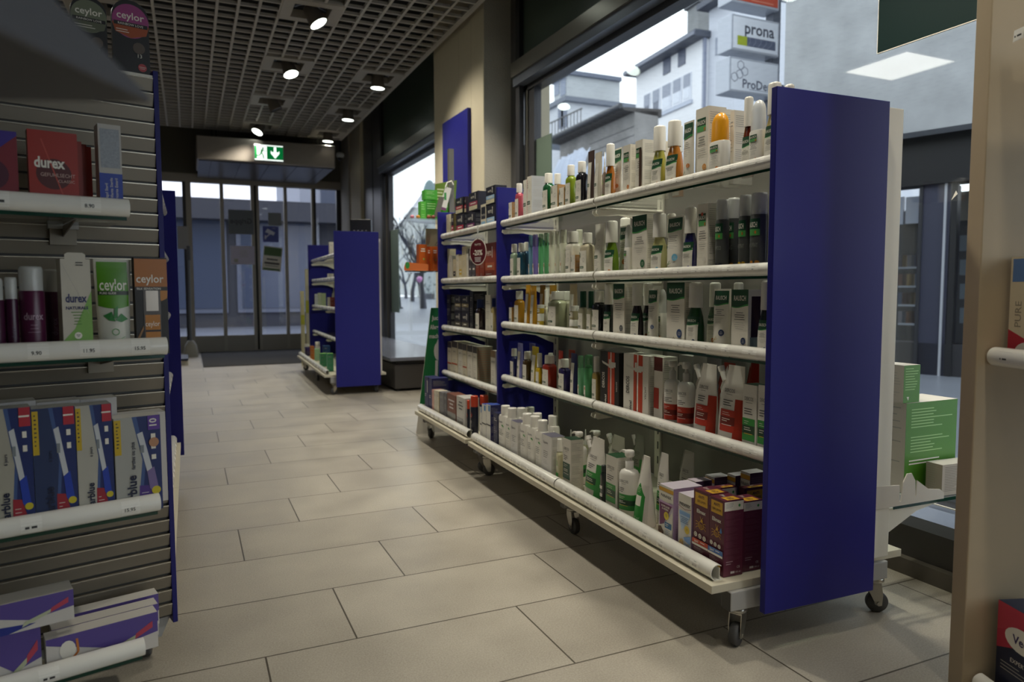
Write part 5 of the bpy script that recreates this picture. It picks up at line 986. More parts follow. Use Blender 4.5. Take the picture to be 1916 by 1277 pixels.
# pouch seen edge-on: green side with a printed square seal (its machine code is left blank)
def st_gside(D, w, h, v0=0, v1=None):
    H = v1-v0; D.rect(-w*.62, w*.62, v0, v0+H*.72, mat('#2f8a3a', .3), 8, top=lambda t: -H*.28*abs(t-.5)*1.6); D.rect(-w*.35, w*.35, v0+H*.33, v0+H*.50, PAPER, 4); D.text('500 ml', 0, v0+H*.13, H*.045, mat('#c4e0b8', .5), w*.8); D.lines(-w*.3, w*.3, v0+H*.64, 4, H*.025, mat('#c4e0b8', .5), H*.006, True)
place(F1, 'pouch', 860+1040*SE, 860+1182*SE, 740+362*SE, zb, 'green refill pouch turned edge-on', 'on long unit\'s base shelf', front=.055, dk=1.2, edge='#d9d6cc', st=st_gside, spout=False, group='packs on the base shelf')
# louse-shampoo cartons
sl = side_lines(mat('#8f7f9a', .6))
LP = '#d9cfe0'
DBG = 1
def PXb(x0, x1, y, lk, off, dep, blue=False, sc='#b79cc4', w_='on long unit\'s base shelf', **k):
    place(F1, 'carton', x0, x1, y, zb, lk, w_, mode='F', front=.052, off=off, depth=dep, c=LP if not blue else '#e6e2da', sc=sc, side=sl, st=lambda D, w, h: st_PX(D, w, h, blue=blue), topc='#d9d0dd', group='packs on the base shelf', **k)
T = lambda x: 1210+x*.19575
U = lambda y: 860+y*.19575
PXb(T(122), T(258), U(262), 'white and purple carton with yellow strip', .0, .085)
PXb(T(306), T(430), U(345), 'white and blue carton with smiling face', 0, .06, True)
bk = 'in the back row by the end panel'
for i, (x0, x1, y, off) in enumerate(((390, 470, 205, .09), (560, 650, 165, .15), (760, 850, 150, .19), (900, 990, 125, .20))):
    place(F1, 'carton', T(x0), T(x1), U(y), zb, 'purple and white carton', bk, mode='F', front=.055, off=off, depth=.05, c='#7a5a86', sc='#5d4468', topc='#cfc4cf', side=sl, st=lambda D, w, h: st_PX(D, w, h), group='cartons behind the maroon ones')
AB = dict(c='#5e2236', sc='#642a3f', topc='#5e2236', side=side_AB, topst=top_AB, group='maroon cartons on the base shelf')
place(F1, 'carton', T(452), T(604), U(310), zb, 'maroon carton with orange band', 'on long unit\'s base shelf', mode='F', front=.052, depth=.052, st=lambda D, w, h: st_AB(D, w, h), **AB)
place(F1, 'carton', T(606), T(746), U(378), zb, 'maroon carton with blue band and droplet', 'on long unit\'s base shelf', mode='F', front=.052, depth=.052, st=lambda D, w, h: st_AB(D, w, h, '#3f6fb5', True), **AB)
place(F1, 'carton', T(795), T(930), U(385), zb, 'maroon carton showing its printed side', 'by the end panel', mode='F', front=.112, depth=.052, st=lambda D, w, h: st_AB(D, w, h, '#3f6fb5', True), **AB)
place(F1, 'carton', T(640), T(700), U(270), zb, 'maroon carton', 'behind the orange-banded maroon one', mode='F', front=.120, depth=.05, st=lambda D, w, h: st_AB(D, w, h), **AB)
AB2 = dict(AB); AB2['side'] = lambda D, w, h: st_AB(D, w, h)
place(F1, 'carton', T(880), T(936), U(275), zb, 'maroon carton turned toward the viewer', 'tight against the end panel', mode='F', front=.175, depth=.07, st=st_plain, **AB2)
# ------------------------------------------------------------------ second unit
H2 = [q-.029 for q in G2H]; SG = .1722
PHs = lambda band, foot='#d9cfae': (lambda D, w, h: st_PH(D, w, h, band=band, foot=foot)); NV = '#1f1d2b'
w2 = 'on short unit\'s top shelf'; g2 = 'cartons on the short unit'
row(F2, 820, 320, SG, H2[0], w2, g2, [
 ('carton', 88, 124, 475, 'narrow beige carton', box(c='#d2c7a8', depth=.03)),
 ('carton', 140, 168, 465, 'narrow dark and beige carton', box(c='#2a2830', sc='#8a7a3a', st=PHs('#a33548'), depth=.03)),
 ('carton', 195, 280, 475, 'lower navy carton with pink band', box(c=NV, st=PHs('#a8324a'), depth=.05)),
 ('carton', 308, 398, 460, 'lower navy carton with purple band', box(c=NV, st=PHs('#7a3a6c'), depth=.06)),
 ('carton', 462, 517, 365, 'slim cream and navy carton', box(c='#d9d0b8', st=lambda D, w, h: (D.rect(-w*.4, w*.4, h*.45, h*.9, mat(NV, .4), 1), D.text('PHYTO', 0, h*.6, h*.08, PAPER, w*.7), D.rect(-w*.4, w*.4, h*.22, h*.36, mat('#8fb4d2', .5), 1)), depth=.035)),
 ('carton', 522, 618, 372, 'lower navy carton with light blue band', box(c=NV, st=PHs('#9fbfdb', '#8fb0cc'), depth=.06)),
], front=.178)
def up(x0, x1, yt, yb, lk, band, foot='#d9cfae', sh=H2[0]):
    F = F2; ya, _, _ = F.hit(820+x0*SG, 320+yt*SG, .178); yy, zz, _ = F.hit(820+(x0+x1)/2*SG, 320+yb*SG, .178)
    place(F, 'carton', 820+x0*SG, 820+x1*SG, 320+yt*SG, zz, lk, w2, mode='F', front=.178, depth=.055, c=NV, st=PHs(band, foot), group=g2)
up(186, 270, 295, 470, 'upper navy carton with pink band', '#b53044'); up(332, 432, 235, 435, 'upper navy carton with rose band', '#a8405c'); up(518, 618, 170, 365, 'upper navy carton with blue band', '#9fbfdb')
place(F2, 'carton', 820+284*SG, 820+304*SG, 320+265*SG, H2[0]+.108, 'small dark red carton, stacked', w2, mode='F', front=.185, depth=.05, c='#2a1d28', st=PHs('#b53044'), group=g2, maxh=.08)
row(F2, 820, 320, SG, H2[1], 'on short unit\'s second shelf', g2, [
 ('carton', 73, 110, 850, 'tall beige carton', box(c='#d2c7a8', depth=.04, off=.01)), ('carton', 118, 146, 922, 'slim white carton', box(c='#dad6cb', depth=.03)),
 ('carton', 162, 190, 962, 'short cream and black carton', box(c='#d2c7a8', st=PHs('#26242c'), depth=.03)), ('carton', 193, 222, 912, 'slim cream carton', box(c='#d9d2be', depth=.03)),
 ('carton', 226, 256, 920, 'cream carton with black label', box(c='#d2c7a8', st=PHs('#c9a83a'), depth=.03)), ('carton', 258, 304, 822, 'tallest beige carton', box(c='#d2c7a8', depth=.045)),
 ('carton', 307, 328, 900, 'slim white and blue carton', box(c='#dad6cb', depth=.03)), ('carton', 328, 364, 850, 'dark grey wrapped carton', box(c='#36353c', sc='#2c2b31', st=PHs('#55545c', '#55545c'), depth=.05)),
 ('carton', 366, 404, 848, 'second dark grey wrapped carton', box(c='#36353c', sc='#2c2b31', st=PHs('#55545c', '#55545c'), depth=.05)),
 ('carton', 406, 446, 842, 'brick red carton', box(c='#8a3a26', depth=.05)), ('carton', 450, 498, 838, 'second brick red carton', box(c='#8a3a26', depth=.05)), ('carton', 508, 618, 785, 'wide brick red wrapped carton', box(c='#8a3a26', st=PHs('#a8573a', '#7a2f20'), depth=.06)),
], front=.178, maxz=G2H[0]-.04)
row(F2, 820, 520, SG, H2[2], 'on short unit\'s third shelf', g2, [
 ('carton', 94, 130, 185, 'tall black carton with blue seal', box(c='#201f2a', depth=.05)), ('carton', 150, 174, 195, 'narrow black carton', box(c='#201f2a', depth=.05, off=.02)),
 ('carton', 178, 248, 372, 'black wrapped carton, lower left of the block', box(c='#23222e', st=PHs('#5c5648', '#33323c'), depth=.06)),
 ('carton', 252, 334, 376, 'black wrapped carton, lower right of the block', box(c='#23222e', st=PHs('#5c5648', '#33323c'), depth=.06)),
 ('carton', 342, 378, 148, 'tallest black carton', box(c='#17161c', depth=.07)), ('k', 412, 505, 235, 'dark bottle with navy cap', dict(c='#26191a', cap='#23305e', capf=.24)),
 ('carton', 512, 568, 190, 'white tapered carton', box(c='#dcd8c8', depth=.045)), ('k', 570, 640, 225, 'pale bottle with navy cap', dict(c='#b5a36a', cap='#23305e')),
], front=.178, maxz=G2H[1]-.04)
for x0, x1, lk in ((178, 248, 'black wrapped carton, upper left of the block'), (252, 334, 'black wrapped carton, upper right of the block')):
    place(F2, 'carton', 820+x0*SG, 820+x1*SG, 520+195*SG, H2[2]+.104, lk, 'on short unit\'s third shelf', mode='F', front=.178, depth=.06, c='#23222e', st=PHs('#8a7c58', '#33323c'), group=g2)
PTt = lambda mid='#b5532f', top='#3a3230': (lambda D, w, h: st_PT(D, w, h, top=top, mid=mid))
row(F2, 820, 520, SG, H2[3], 'on short unit\'s fourth shelf', g2, [
 ('carton', 100, 142, 700, 'cream carton with rust band', box(c='#d9d0b8', st=PTt(), depth=.07)), ('carton', 146, 206, 695, 'wider cream carton with rust band', box(c='#d9d0b8', st=PTt(), depth=.07)),
 ('carton', 214, 262, 712, 'cream colouring carton', box(c='#ddd8ca', st=PTt(None), depth=.07)), ('carton', 264, 308, 725, 'cream carton with low rust band', box(c='#d9d0b8', st=PTt('#a8482c'), depth=.07)),
 ('carton', 314, 372, 738, 'cream carton with brown hair top', box(c='#ddd8ca', st=PTt(None), depth=.07)), ('carton', 376, 420, 752, 'carton with rust-striped side', box(c='#ddd8ca', sc='#8f8570', st=PTt(None), depth=.08, side=lambda D, w, h: [D.rect(-w*.45, w*.45, h*q, h*(q+.012), mat('#a3664a', .5), 1) for q in [.06*k+.1 for k in range(14)]])),
 ('carton', 570, 620, 795, 'cream carton with blond hair top', box(c='#ddd8ca', st=PTt(None, '#8a6f4a'), depth=.07)),
], front=.178, maxz=G2H[2]-.04)
SB = .12526
row(F2, 760, 740, SB, .1505, 'on short unit\'s base shelf', g2, [
 ('carton', 208, 330, -300, 'deep blue carton', box(c='#23265e', depth=.06, st=lambda D, w, h: (D.rect(w*.18, w*.3, h*.55, h*.9, PAPER, 1), D.lines(-w*.4, 0, h*.5, 2, h*.05, LINEW, h*.02)))),
 ('carton', 336, 380, -340, 'taller deep blue carton', box(c='#23265e', depth=.09, st=lambda D, w, h: D.lines(-w*.4, w*.2, h*.5, 2, h*.05, LINEW, h*.02), topc='#2c3070')),
 ('carton', 384, 412, -80, 'pink and white carton', box(c='#d9a596', depth=.05)), ('carton', 414, 452, -70, 'slim cream carton', box(c='#d9d2be', depth=.05)), ('carton', 456, 488, -60, 'slim cream carton with yellow edge', box(c='#d9d2be', sc='#c9b02f', depth=.05)),
 ('carton', 494, 560, -40, 'grey carton', box(c='#77767a', depth=.05)), ('carton', 564, 606, -30, 'narrow grey carton', box(c='#5e5d62', depth=.05)),
 ('carton', 612, 738, -10, 'red-brown and grey carton', box(c='#7a4636', st=lambda D, w, h: (D.text('HERMONE'[:3]+'OME', 0, h*.82, h*.08, PAPER, w*.8) if 0 else D.lines(-w*.35, w*.35, h*.82, 3, h*.12, LINEW, h*.05, True), D.rect(-w/2, w/2, 0, h*.4, mat('#85837f', .3), 1)), depth=.06)),
 ('carton', 752, 870, 30, 'silver and white wrapped carton', box(c='#c9c7c2', st=lambda D, w, h: (D.lines(-w*.35, w*.35, h*.85, 3, h*.1, INK, h*.03, True), D.rect(-w*.45, w*.3, 0, h*.35, mat('#8c8a88', .2), 1)), depth=.07)),
 ('spray', 905, 962, 75, 'small black can with orange cap', dict(off=.01)), ('spray', 958, 1080, 10, 'black can with orange cap', dict()),
 ('spray', 1095, 1232, 0, 'black can with orange cap', dict(back=1)),
], front=.055, maxz=G2H[3]-.03)
# round discount sign hanging from the short unit
cpt = F2.hit(820+432*SG, 320+880*SG, .135); cp = F2.w(.135, cpt[0], cpt[1])
t = empty('discount_sign', cp, F2.rz+math.radians(18), 'round wine-red minus twenty percent sign hanging from the top shelf', 'sign')
b = MB(); b.lathe([(.0, -.0012), (.0, .0012)], PAPER, 8) if 0 else None
R_ = .060
b.prism([(R_*math.cos(k*math.pi/16), R_*math.sin(k*math.pi/16)) for k in range(32)], 'x', -.0008, .0008, PAPER); b.build('sign_disc', t)
b = MB(); b.box(-.001, .001, -.006, .006, R_-.004, R_+.055, CLEAR); b.build('hanger_strip', t)
D = Decal(lambda u, v, l: (-.0008-l, -u, v)); D.circ(0, 0, .056, mat('#5c1626', .45), 36); D.text('PHYTO', 0, .032, .010, PAPER, .05, bold=.01); D.text('-20%', 0, -.003, .024, PAPER, .092, bold=.03); D.lines(-.03, .03, -.024, 4, .006, LINEW, .0028, True); D.build('print', t)
# ------------------------------------------------------------------ curved glass end shelves on the far end
cpx = F2.w(.24, .84); t = empty('curved_end_rack', (cpx.x, cpx.y, 0), F2.rz, 'grey post with two curved glass shelves behind the short unit', 'shelf unit')
top = on(846, 280, Y=cpx.y+.14).z
b = MB(); b.box(.015, .043, .12, .148, 0.0, top, mat('#77736a', .4, metal=.3)); b.build('post', t); b = MB(); b.box(.0, .055, .118, .15, 0, .03, DSTEEL); b.build('rack_foot', t)
CR = []
for py in (412, 508):
    z = on(762, py, Y=cpx.y+.13).z; CR.append(z); b = MB(); rl = cpx.x-on(757, 412, Y=cpx.y+.03).x+.02; pts = [(.02-rl, .0)]+[(.02-rl*math.cos(a), .01+.24*math.sin(a)) for a in [k*math.pi/18 for k in range(1, 10)]]+[(.22, .25), (.22, .0)]
    b.prism(pts, 'z', z-.006, z, SGLASS); n = len(pts); b.add([(p[0]*1.0005, p[1], z-.006) for p in pts]+[(p[0]*1.0005, p[1], z) for p in pts], [(i, i+1, n+i+1, n+i) for i in range(n-1)], GEDGE); b.build('curved_glass_shelf', t)
    b = MB(); b.box(-.06, .2, .05, .062, z-.035, z-.007, RAILE); b.build('shelf_support', t)
def simple(name, label, cat, F, x0, x1, yt, bz, lx, depth, c, st=st_plain, group=None, **k):
    r = place(F, 'carton', x0, x1, yt, bz, label, '', mode='F', front=lx, depth=depth, c=c, st=st, group=group, **k); r['label'] = label; r.name = name; return r
Q = .1566; CX = lambda x: 740+x*Q; CY = lambda y: 320+y*Q
FC = Fr((cpx.x, cpx.y), 1.2)       # small boxes on the curved shelves
GB = mat('#3fae2a', .4)
def cbox(x0, x1, yt, bz, y, d, c, label, cat='box', name='product_carton', st=st_plain, group='packs on the curved glass shelves'):
    a = on(x0, yt, Y=y); e = on(x1, yt, Y=y); w = e.x-a.x; h = a.z-bz; r = empty(name, ((a.x+e.x)/2, y+d/2, bz+.001), -math.pi/2*0, label, cat, group)
    b = MB(); b.box(-w/2, w/2, -d/2, d/2, 0, h, mat(c, .4)); b.build('carton_body', r); D = Decal(lambda u, v, l: (u, -d/2-l, v)); st(D, w, h); D.build('label', r); return r
gl = lambda D, w, h: (D.lines(-w*.38, w*.3, h*.85, 3, h*.12, mat('#a8e08c', .5), h*.04), D.lines(-w*.38, w*.3, h*.3, 2, h*.1, mat('#a8e08c', .5), h*.03))
Yc = cpx.y+.08
cbox(CX(302), CX(362), CY(365), CR[0], Yc+.02, .05, '#5cc03a', 'narrow bright green carton at the left of the upper curved shelf', st=gl); r_ = cbox(CX(358), CX(515), CY(350), CR[0], Yc+.03, .07, '#3a9a20', 'wide green carton on the upper curved shelf, lower of the stack', st=gl)
zt = on(CX(430), CY(345), Y=Yc+.03).z; cbox(CX(352), CX(500), CY(225), zt, Yc+.035, .06, '#4cae2c', 'green carton on top of the stack on the upper curved shelf', st=gl)
cbox(CX(565), CX(655), CY(350), CR[0], Yc+.10, .03, '#3a9a20', 'green carton behind the hanging card on the upper curved shelf', st=gl)
zz = CR[0]; t = empty('promotion_card', (on(CX(590), CY(200), Y=Yc+.14).x, Yc+.145, zz+.002), 0, 'green printed display card leaning against the grey post', 'card')
b = MB(); b.prism([(-.075, .0), (.055, .0), (.075, .245), (-.055, .215)], 'y', 0, .002, mat('#6f8a2c', .5)); b.build('card', t); D = Decal(lambda u, v, l: (u, -l, v)); D.lines(-.045, .02, .19, 4, .018, mat('#d6dcae', .5), .008); D.circ(.03, .11, .035, mat('#5c4a32', .6), 12, .06); D.build('print', t)
t = empty('hanging_tag', (on(CX(595), CY(200), Y=Yc+.03).x, Yc+.026, zz+.10), 0, 'white and purple tag with green stripe hanging on the post', 'tag')
b = MB(); b.prism([(-.035, -.02), (.005, -.03), (.035, .08), (-.0, .088)], 'y', 0, .002, PAPER); b.prism([(-.035, -.02), (.005, -.03), (.0, -.045), (-.04, -.035)], 'y', 0, .002, mat('#7a3f6c', .5)); b.build('tag_card', t)
b = MB(); b.box(-.008, .004, -.001, 0, .015, .055, MG); b.build('print', t); b = MB(); b.tube([(0, 0, .085), (.01, 0, .11), (.035, 0, .12), (.045, 0, .10)], .004, PAPER, 6); b.build('loop', t)
def slab(x0, y0, x1, y1, Yp, label, c, th=.012):
    a = on(x0, y1, Y=Yp); e = on(x1, y0, Y=Yp); t = empty('leaning_pack', (a.x, Yp, a.z), 0, label, 'box'); w = .028; b = MB()
    b.prism([(0, 0), (w, 0), (e.x-a.x, e.z-a.z), (e.x-a.x-w, e.z-a.z)], 'y', 0, th, mat(c, .45)); b.build('pack_body', t)
slab(CX(462), CY(312), CX(585), CY(548), Yc-.02, 'dark grey slim pack leaning on the upper curved shelf', '#6a6458')
for i, (px, c) in enumerate(((200, '#c9788c'), (270, '#c98a2c'), (398, '#8f4a2c'), (450, '#7a3a2a'))):
    p = on(CX(px), CY(570 if i < 2 else 540), Y=Yc-.02-.01*i); b = MB(); b.lathe([(.004, 0), (.011, .004), (.012, .012), (.008, .019), (.0, .021)], mat(c, .5), 12, sy=.8); o = b.build('wrapped_sweet', loc=(p.x, p.y, CR[0]+.0005)); tag(o, '%s wrapped sweet, %s from left on the upper curved shelf' % (('pink', 'orange', 'rust', 'brown')[i], ordn[i]), 'sweet', 'wrapped sweets on the curved shelf')
ol = lambda D, w, h: (D.lines(-w*.3, w*.3, h*.85, 2, h*.08, PAPER, h*.04, True), D.circ(w*.1, h*.45, w*.12, mat('#8aa84a', .5)))
cbox(CX(280), CX(375), CY(880), CR[1], Yc, .05, '#c9601c', 'orange carton at the left of the lower curved shelf', st=lambda D, w, h: (ol(D, w, h), D.rect(-w/2, w/2, 0, h*.14, PAPER, 1))); cbox(CX(376), CX(436), CY(905), CR[1], Yc+.07, .03, '#a8481c', 'darker orange carton behind on the lower curved shelf', st=ol); cbox(CX(438), CX(505), CY(905), CR[1], Yc+.03, .04, '#c9601c', 'orange and clear carton near the blue panel on the lower curved shelf', st=ol)
cbox(CX(365), CX(505), CY(690), CR[1]+.0, Yc+.13, .01, '#b5a98a', 'beige card standing behind the orange cartons', st=lambda D, w, h: None)
t = empty('dried_flower_bunch', (on(CX(450), CY(850), Y=Yc+.09).x+.05, Yc+.104, CR[1]), 0, 'dark red and olive dried flowers among the orange cartons', 'flowers'); b = MB(); rnd = random.Random(3)
for k in range(70): q = Vector((rnd.uniform(-.04, .045), rnd.uniform(-.015, .015), rnd.uniform(.014, .17))); s_ = .008; b.add([q+Vector((rnd.uniform(-s_, s_), rnd.uniform(-s_, s_), rnd.uniform(-s_, s_))) for _ in range(4)], [(0, 1, 2), (0, 2, 3), (0, 3, 1), (1, 3, 2)], mat('#4a2630' if q.z > .1 else '#7f7a24', .7))
b.build('blossoms', t)
a = on(CX(92), CY(1200), Y=Yc-.03); e = on(CX(380), CY(1130), Y=Yc-.03); b = MB(); b.prism([(0, 0), (e.x-a.x, 0), (e.x-a.x, .035), (.01, .045), (0, .02)], 'y', 0, .002, mat('#d9743a', .5)); t = empty('shelf_talker', (a.x, a.y-.02, CR[1]+.001), 0, 'orange shelf strip with green oval on the lower curved shelf', 'shelf strip'); b.build('strip', t); D = Decal(lambda u, v, l: (u, -l, v)); D.circ(.018, .028, .012, MG, 14, .018); D.build('print', t)
# green allergy board leaning at the unit's far end
t = empty('allergy_board', (on(800, 765, Z=0).x*0+1.13, 3.72, 0), F2.rz, 'tall green folding floor sign with white tree figure beside the short unit', 'floor sign')
zt = on(815, 576, Y=3.76).z; AG = mat('#2a8248', .5)
P0 = on(778, 755, Y=3.74); P1 = on(806, 577, Y=3.74); bx = P0.x-1.13; tx = P1.x-1.13
b = MB(); b.prism([(bx, .0), (bx+.26, .0), (tx+.17, zt), (tx, zt)], 'y', 0.02, .024, PAPER); b.build('board_face', t); b = MB(); b.prism([(bx+.02, .0), (bx+.24, .0), (tx+.16, zt), (tx+.01, zt)], 'y', .036, .040, PAPER); b.box(tx+.02, tx+.1, .024, .036, zt-.006, zt-.002, PAPER); b.build('rear_support', t)
D = Decal(lambda u, v, l: (u, .02-l, v)); f_ = lambda v: bx+(tx-bx)*v/zt
D.poly([(f_(.16), .16), (f_(.16)+.24, .16), (f_(zt)+.17, zt), (f_(zt), zt)], AG)
for k, s in enumerate(("Juckt's?", 'Allergie-Check', 'machen!')): D.text(s, f_(zt-.07-.055*k)+.055+.015*(k == 1), zt-.055-.05*k, .024, PAPER, .085 if k != 1 else .12, bold=.03)
cx = f_(.35)+.075; D.stroke([(cx-.01, .13), (cx, .40)], .016, PAPER); D.stroke([(cx+.015, .13), (cx+.02, .40)], .014, PAPER); D.circ(cx+.008, .45, .024, PAPER, 14, .05); D.poly([(cx-.014, .46), (cx+.030, .46), (cx+.008, .52)], PAPER)
for k in range(5): D.circ(cx+.04+.014*(k % 2), .2+.045*k, .007, PAPER, 10, .015)
D.build('print', t)
# ------------------------------------------------------------------ third unit
H3 = [q-.029 for q in G3H]; SK = .25836; w3 = 'small rolling unit'
def r3(sh, items, fr=.178):
    for kind, x0, x1, yt, look, k in items:
        if kind == 'carton': k = dict(k, mode='T', dk=.9, side=st_plain)
        place(F3, kind, 560+x0*SK, 560+x1*SK, 420+yt*SK, sh, look, 'on the small unit', front=fr, group='packs on the small rolling unit', **k)
r3(H3[1], [('carton', 205, 246, 358, 'white folded card', box(c='#e3dfd6', depth=.04))]); r3(H3[0], [('carton', 215, 246, 130, 'small white pack on the top shelf', box(c='#d0ccc0', depth=.05, off=.02))])
r3(H3[2], [('carton', 104, 130, 505, 'white and blue pack', box(c='#c9ccd2', depth=.08)), ('carton', 134, 158, 498, 'white and green pack', box(c='#b9c2a8', depth=.08)), ('carton', 160, 190, 500, 'second white and green pack', box(c='#a9b890', depth=.08)), ('carton', 204, 222, 530, 'small white pack', box(c='#d0ccc0', depth=.06)), ('carton', 224, 256, 530, 'brown-red pack', box(c='#8a3a2a', depth=.06)), ('tube', 214, 250, 465, 'white tube behind the red pack', dict(off=.16))])
r3(.1505, [('k', 36, 76, 868, 'violet bottle', dict(c='#3a2c66', capf=.2)), ('k', 112, 150, 852, 'clear bottle', dict(c='#b9b5b0', off=.05)), ('carton', 78, 106, 882, 'orange carton', box(c='#c9702c', depth=.09)), ('carton', 110, 146, 902, 'pale green carton', box(c='#9fc9a0', depth=.05, off=.03)), ('carton', 148, 196, 935, 'green gradient carton', box(c='#4fa678', topc='#8fc95c', depth=.04)), ('carton', 198, 243, 935, 'right green gradient carton', box(c='#4fa678', topc='#8fc95c', depth=.04)), ('carton', 170, 220, 880, 'blue topped carton behind', box(c='#2c4f8a', depth=.05, off=.12))], fr=.06)
p = on(676, 432, Y=5.6); t = empty('desktop_speaker', (p.x, 5.58, 1.176+0), -.3, 'black box device with small controls on top of the small rolling unit', 'device')
b = MB(); b.box(-.085, .075, -.05, .06, 0, .165, mat('#24242a', .45)); b.build('device_body', t, bevel=.006); b = MB(); b.lathe([(.012, 0), (.012, .004)], GREY, 14); o = b.build('knob', t); o.location = (-.01, -.05, .045); o.rotation_euler = (math.pi/2, 0, 0); b = MB(); [b.box(-.06+.03*k, -.048+.03*k, -.0515, -.05, .075, .08, GREY) for k in range(4)]; b.build('buttons', t)
bpy.data.objects['desktop_speaker'].location.z = 1.171
for i, (x0, x1, yt, Y_) in enumerate(((562, 569, 545, 7.7), (571, 578, 504, 7.6))):
    a = on(x0, yt, Y=Y_); e = on(x1, yt, Y=Y_); b = MB(); b.box(0, e.x-a.x, 0, .03, 0, a.z, mat('#cfc9a0', .5)); b.box(-.0005, e.x-a.x+.0005, -.0005, .0305, a.z*.55, a.z*.68, mat('#b8b83a', .5)); tag(b.build('leaflet_post', loc=(a.x, Y_, 0)), ('lower pale yellow strip post behind the small rolling unit', 'taller pale strip post touching the small rolling unit')[i], 'post')
# ------------------------------------------------------------------ packs behind the long unit
def rear(x0, x1, yt, yb, Y_, d, label, c, sc, st, topc, rz=0):
    a = on(x0, yb, Y=Y_); e = on(x1, yb, Y=Y_); tp = on((x0+x1)/2, yt, Y=Y_).z; w = e.x-a.x
    r = empty('product_carton', ((a.x+e.x)/2, Y_+d/2, rear.z if rear.z else a.z), rz-math.pi/2*0, label, 'box', 'green and white cartons behind the long unit'); h = tp-(rear.z or a.z)
    b = MB(); b.box(-w/2, w/2, -d/2, d/2, 0, h, mat(c, .4)); b.add([(-w/2-.0003, -d/2, 0), (-w/2-.0003, -d/2, h), (-w/2-.0003, d/2, h), (-w/2-.0003, d/2, 0)], [(0, 1, 2, 3)], mat(sc, .4)); b.add([(-w/2, -d/2, h+.0003), (w/2, -d/2, h+.0003), (w/2, d/2, h+.0003), (-w/2, d/2, h+.0003)], [(0, 1, 2, 3)], mat(topc, .45)); b.build('carton_body', r)
    D = Decal(lambda u, v, l: (u, -d/2-l, v)); st(D, w, h); D.build('label', r); D = Decal(lambda u, v, l: (-w/2-l-.0003, -u, v)); D.lines(-d*.4, d*.4, h*.95, 12, h*.075, LINE, h*.012); D.build('side_print', r); return tp
rear.z = .2715
tz = rear(1690, 1784, 752, 930, 1.20, .10, 'large green carton with white print behind the blue end panel', '#47801c', '#cfc8bd', st_burg, '#d6d0c4')
rear.z = tz+.001; rear(1690, 1720, 684, 745, 1.205, .07, 'small green carton on top of the large green carton', '#47801c', '#cfc8bd', lambda D, w, h: (D.lines(-w*.4, w*.4, h*.92, 9, h*.07, mat('#a9cf8c', .6), h*.02), D.poly([(-w*.3, h*.16), (-w*.2, h*.05), (-w*.16, h*.16)], PAPER)), '#d6d0c4')
rear.z = .2715; rear(1766, 1850, 866, 930, 1.139, .045, 'white printed carton lying beside the large green carton', '#b9aea0', '#a39a8c', lambda D, w, h: (D.lines(-w*.45, -w*.02, h*.92, 15, h*.055, mat('#7d766c', .6), h*.014), D.lines(w*.04, w*.45, h*.92, 15, h*.055, mat('#7d766c', .6), h*.014)), '#cfc8bd', -.06)
# ------------------------------------------------------------------ slatted end unit: what stands there
ws = 'on the slatted unit'
def sp(shelf, x0, x1, yt, look, name='product_carton', cat='box', depth=.03, lx=.178, c='#d9d4c6', st=st_plain, kind='carton', zoff=0, group='packs on the slatted end unit', **k):
    """front faces the viewer: local frame turned so that -x looks out of the shelf"""
    bz = (SR[shelf][1]-.032 if shelf >= 0 else 1.2225)+zoff
    ya, _, _ = FS.hit(x0, yt, lx); yb, _, _ = FS.hit(x1, yt, lx); w = abs(yb-ya)
    if kind in ('carton', 'card'): yc, xc, xf = (ya+yb)/2, lx-depth/2, lx
    else: yc = (ya+yb)/2; xc = lx-depth/2; xf = xc
    h = FS.ztop(xf, yc, yt)-bz; p = FS.w(xc, yc, bz+.0008)
    r = empty(name, p, SRZ+math.pi/2, look, cat, group); MK[kind](r, w, depth, h, c=c, st=st, **k); return r
sp(0, 50, 143, 247, 'red carton with round dark emblem on the second slatted-unit shelf', c='#8a2a20', st=st_durexred, depth=.02)
for i in range(3): sp(0, 70+i*9, 152+i*9, 262+5*i, 'red carton, %s behind the front red one on the slatted unit' % ordn[i], c='#8a2a20', depth=.014, lx=.150-.022*i)
sp(0, -60, 30, 243, 'red and violet carton cut by the left picture edge', c='#7b2330', st=st_durexblue, depth=.02)
sp(0, 182, 225, 234, 'tall white and blue gel carton right of the red ones', c='#b9b6b0', st=st_gel, depth=.035)
def sp_clear(shelf, x0, x1, yt, look):
    r = sp(shelf, x0, x1, yt, look, kind='carton', c='#8a2a20', depth=.002)
sp(1, 112, 168, 486, 'white and green carton with hang tab on the third slatted shelf', c='#c9c3b4', st=st_nat, depth=.05, tab=True, side=side_lines())
sp(1, 250, 311, 483, 'black and bronze hanging carton at the shelf end', c='#1b1715', st=st_silk, depth=.02)
sp(1, 176, 246, 486, 'green and white flat tube pack beside the bronze carton', name='cream_tube', cat='tube', kind='tube', c='#c9c8bb', st=lambda D, w, h, v0=0, v1=None: st_cgreen(D, w, h), depth=.03, cap='#d9d6cc', capf=.02)
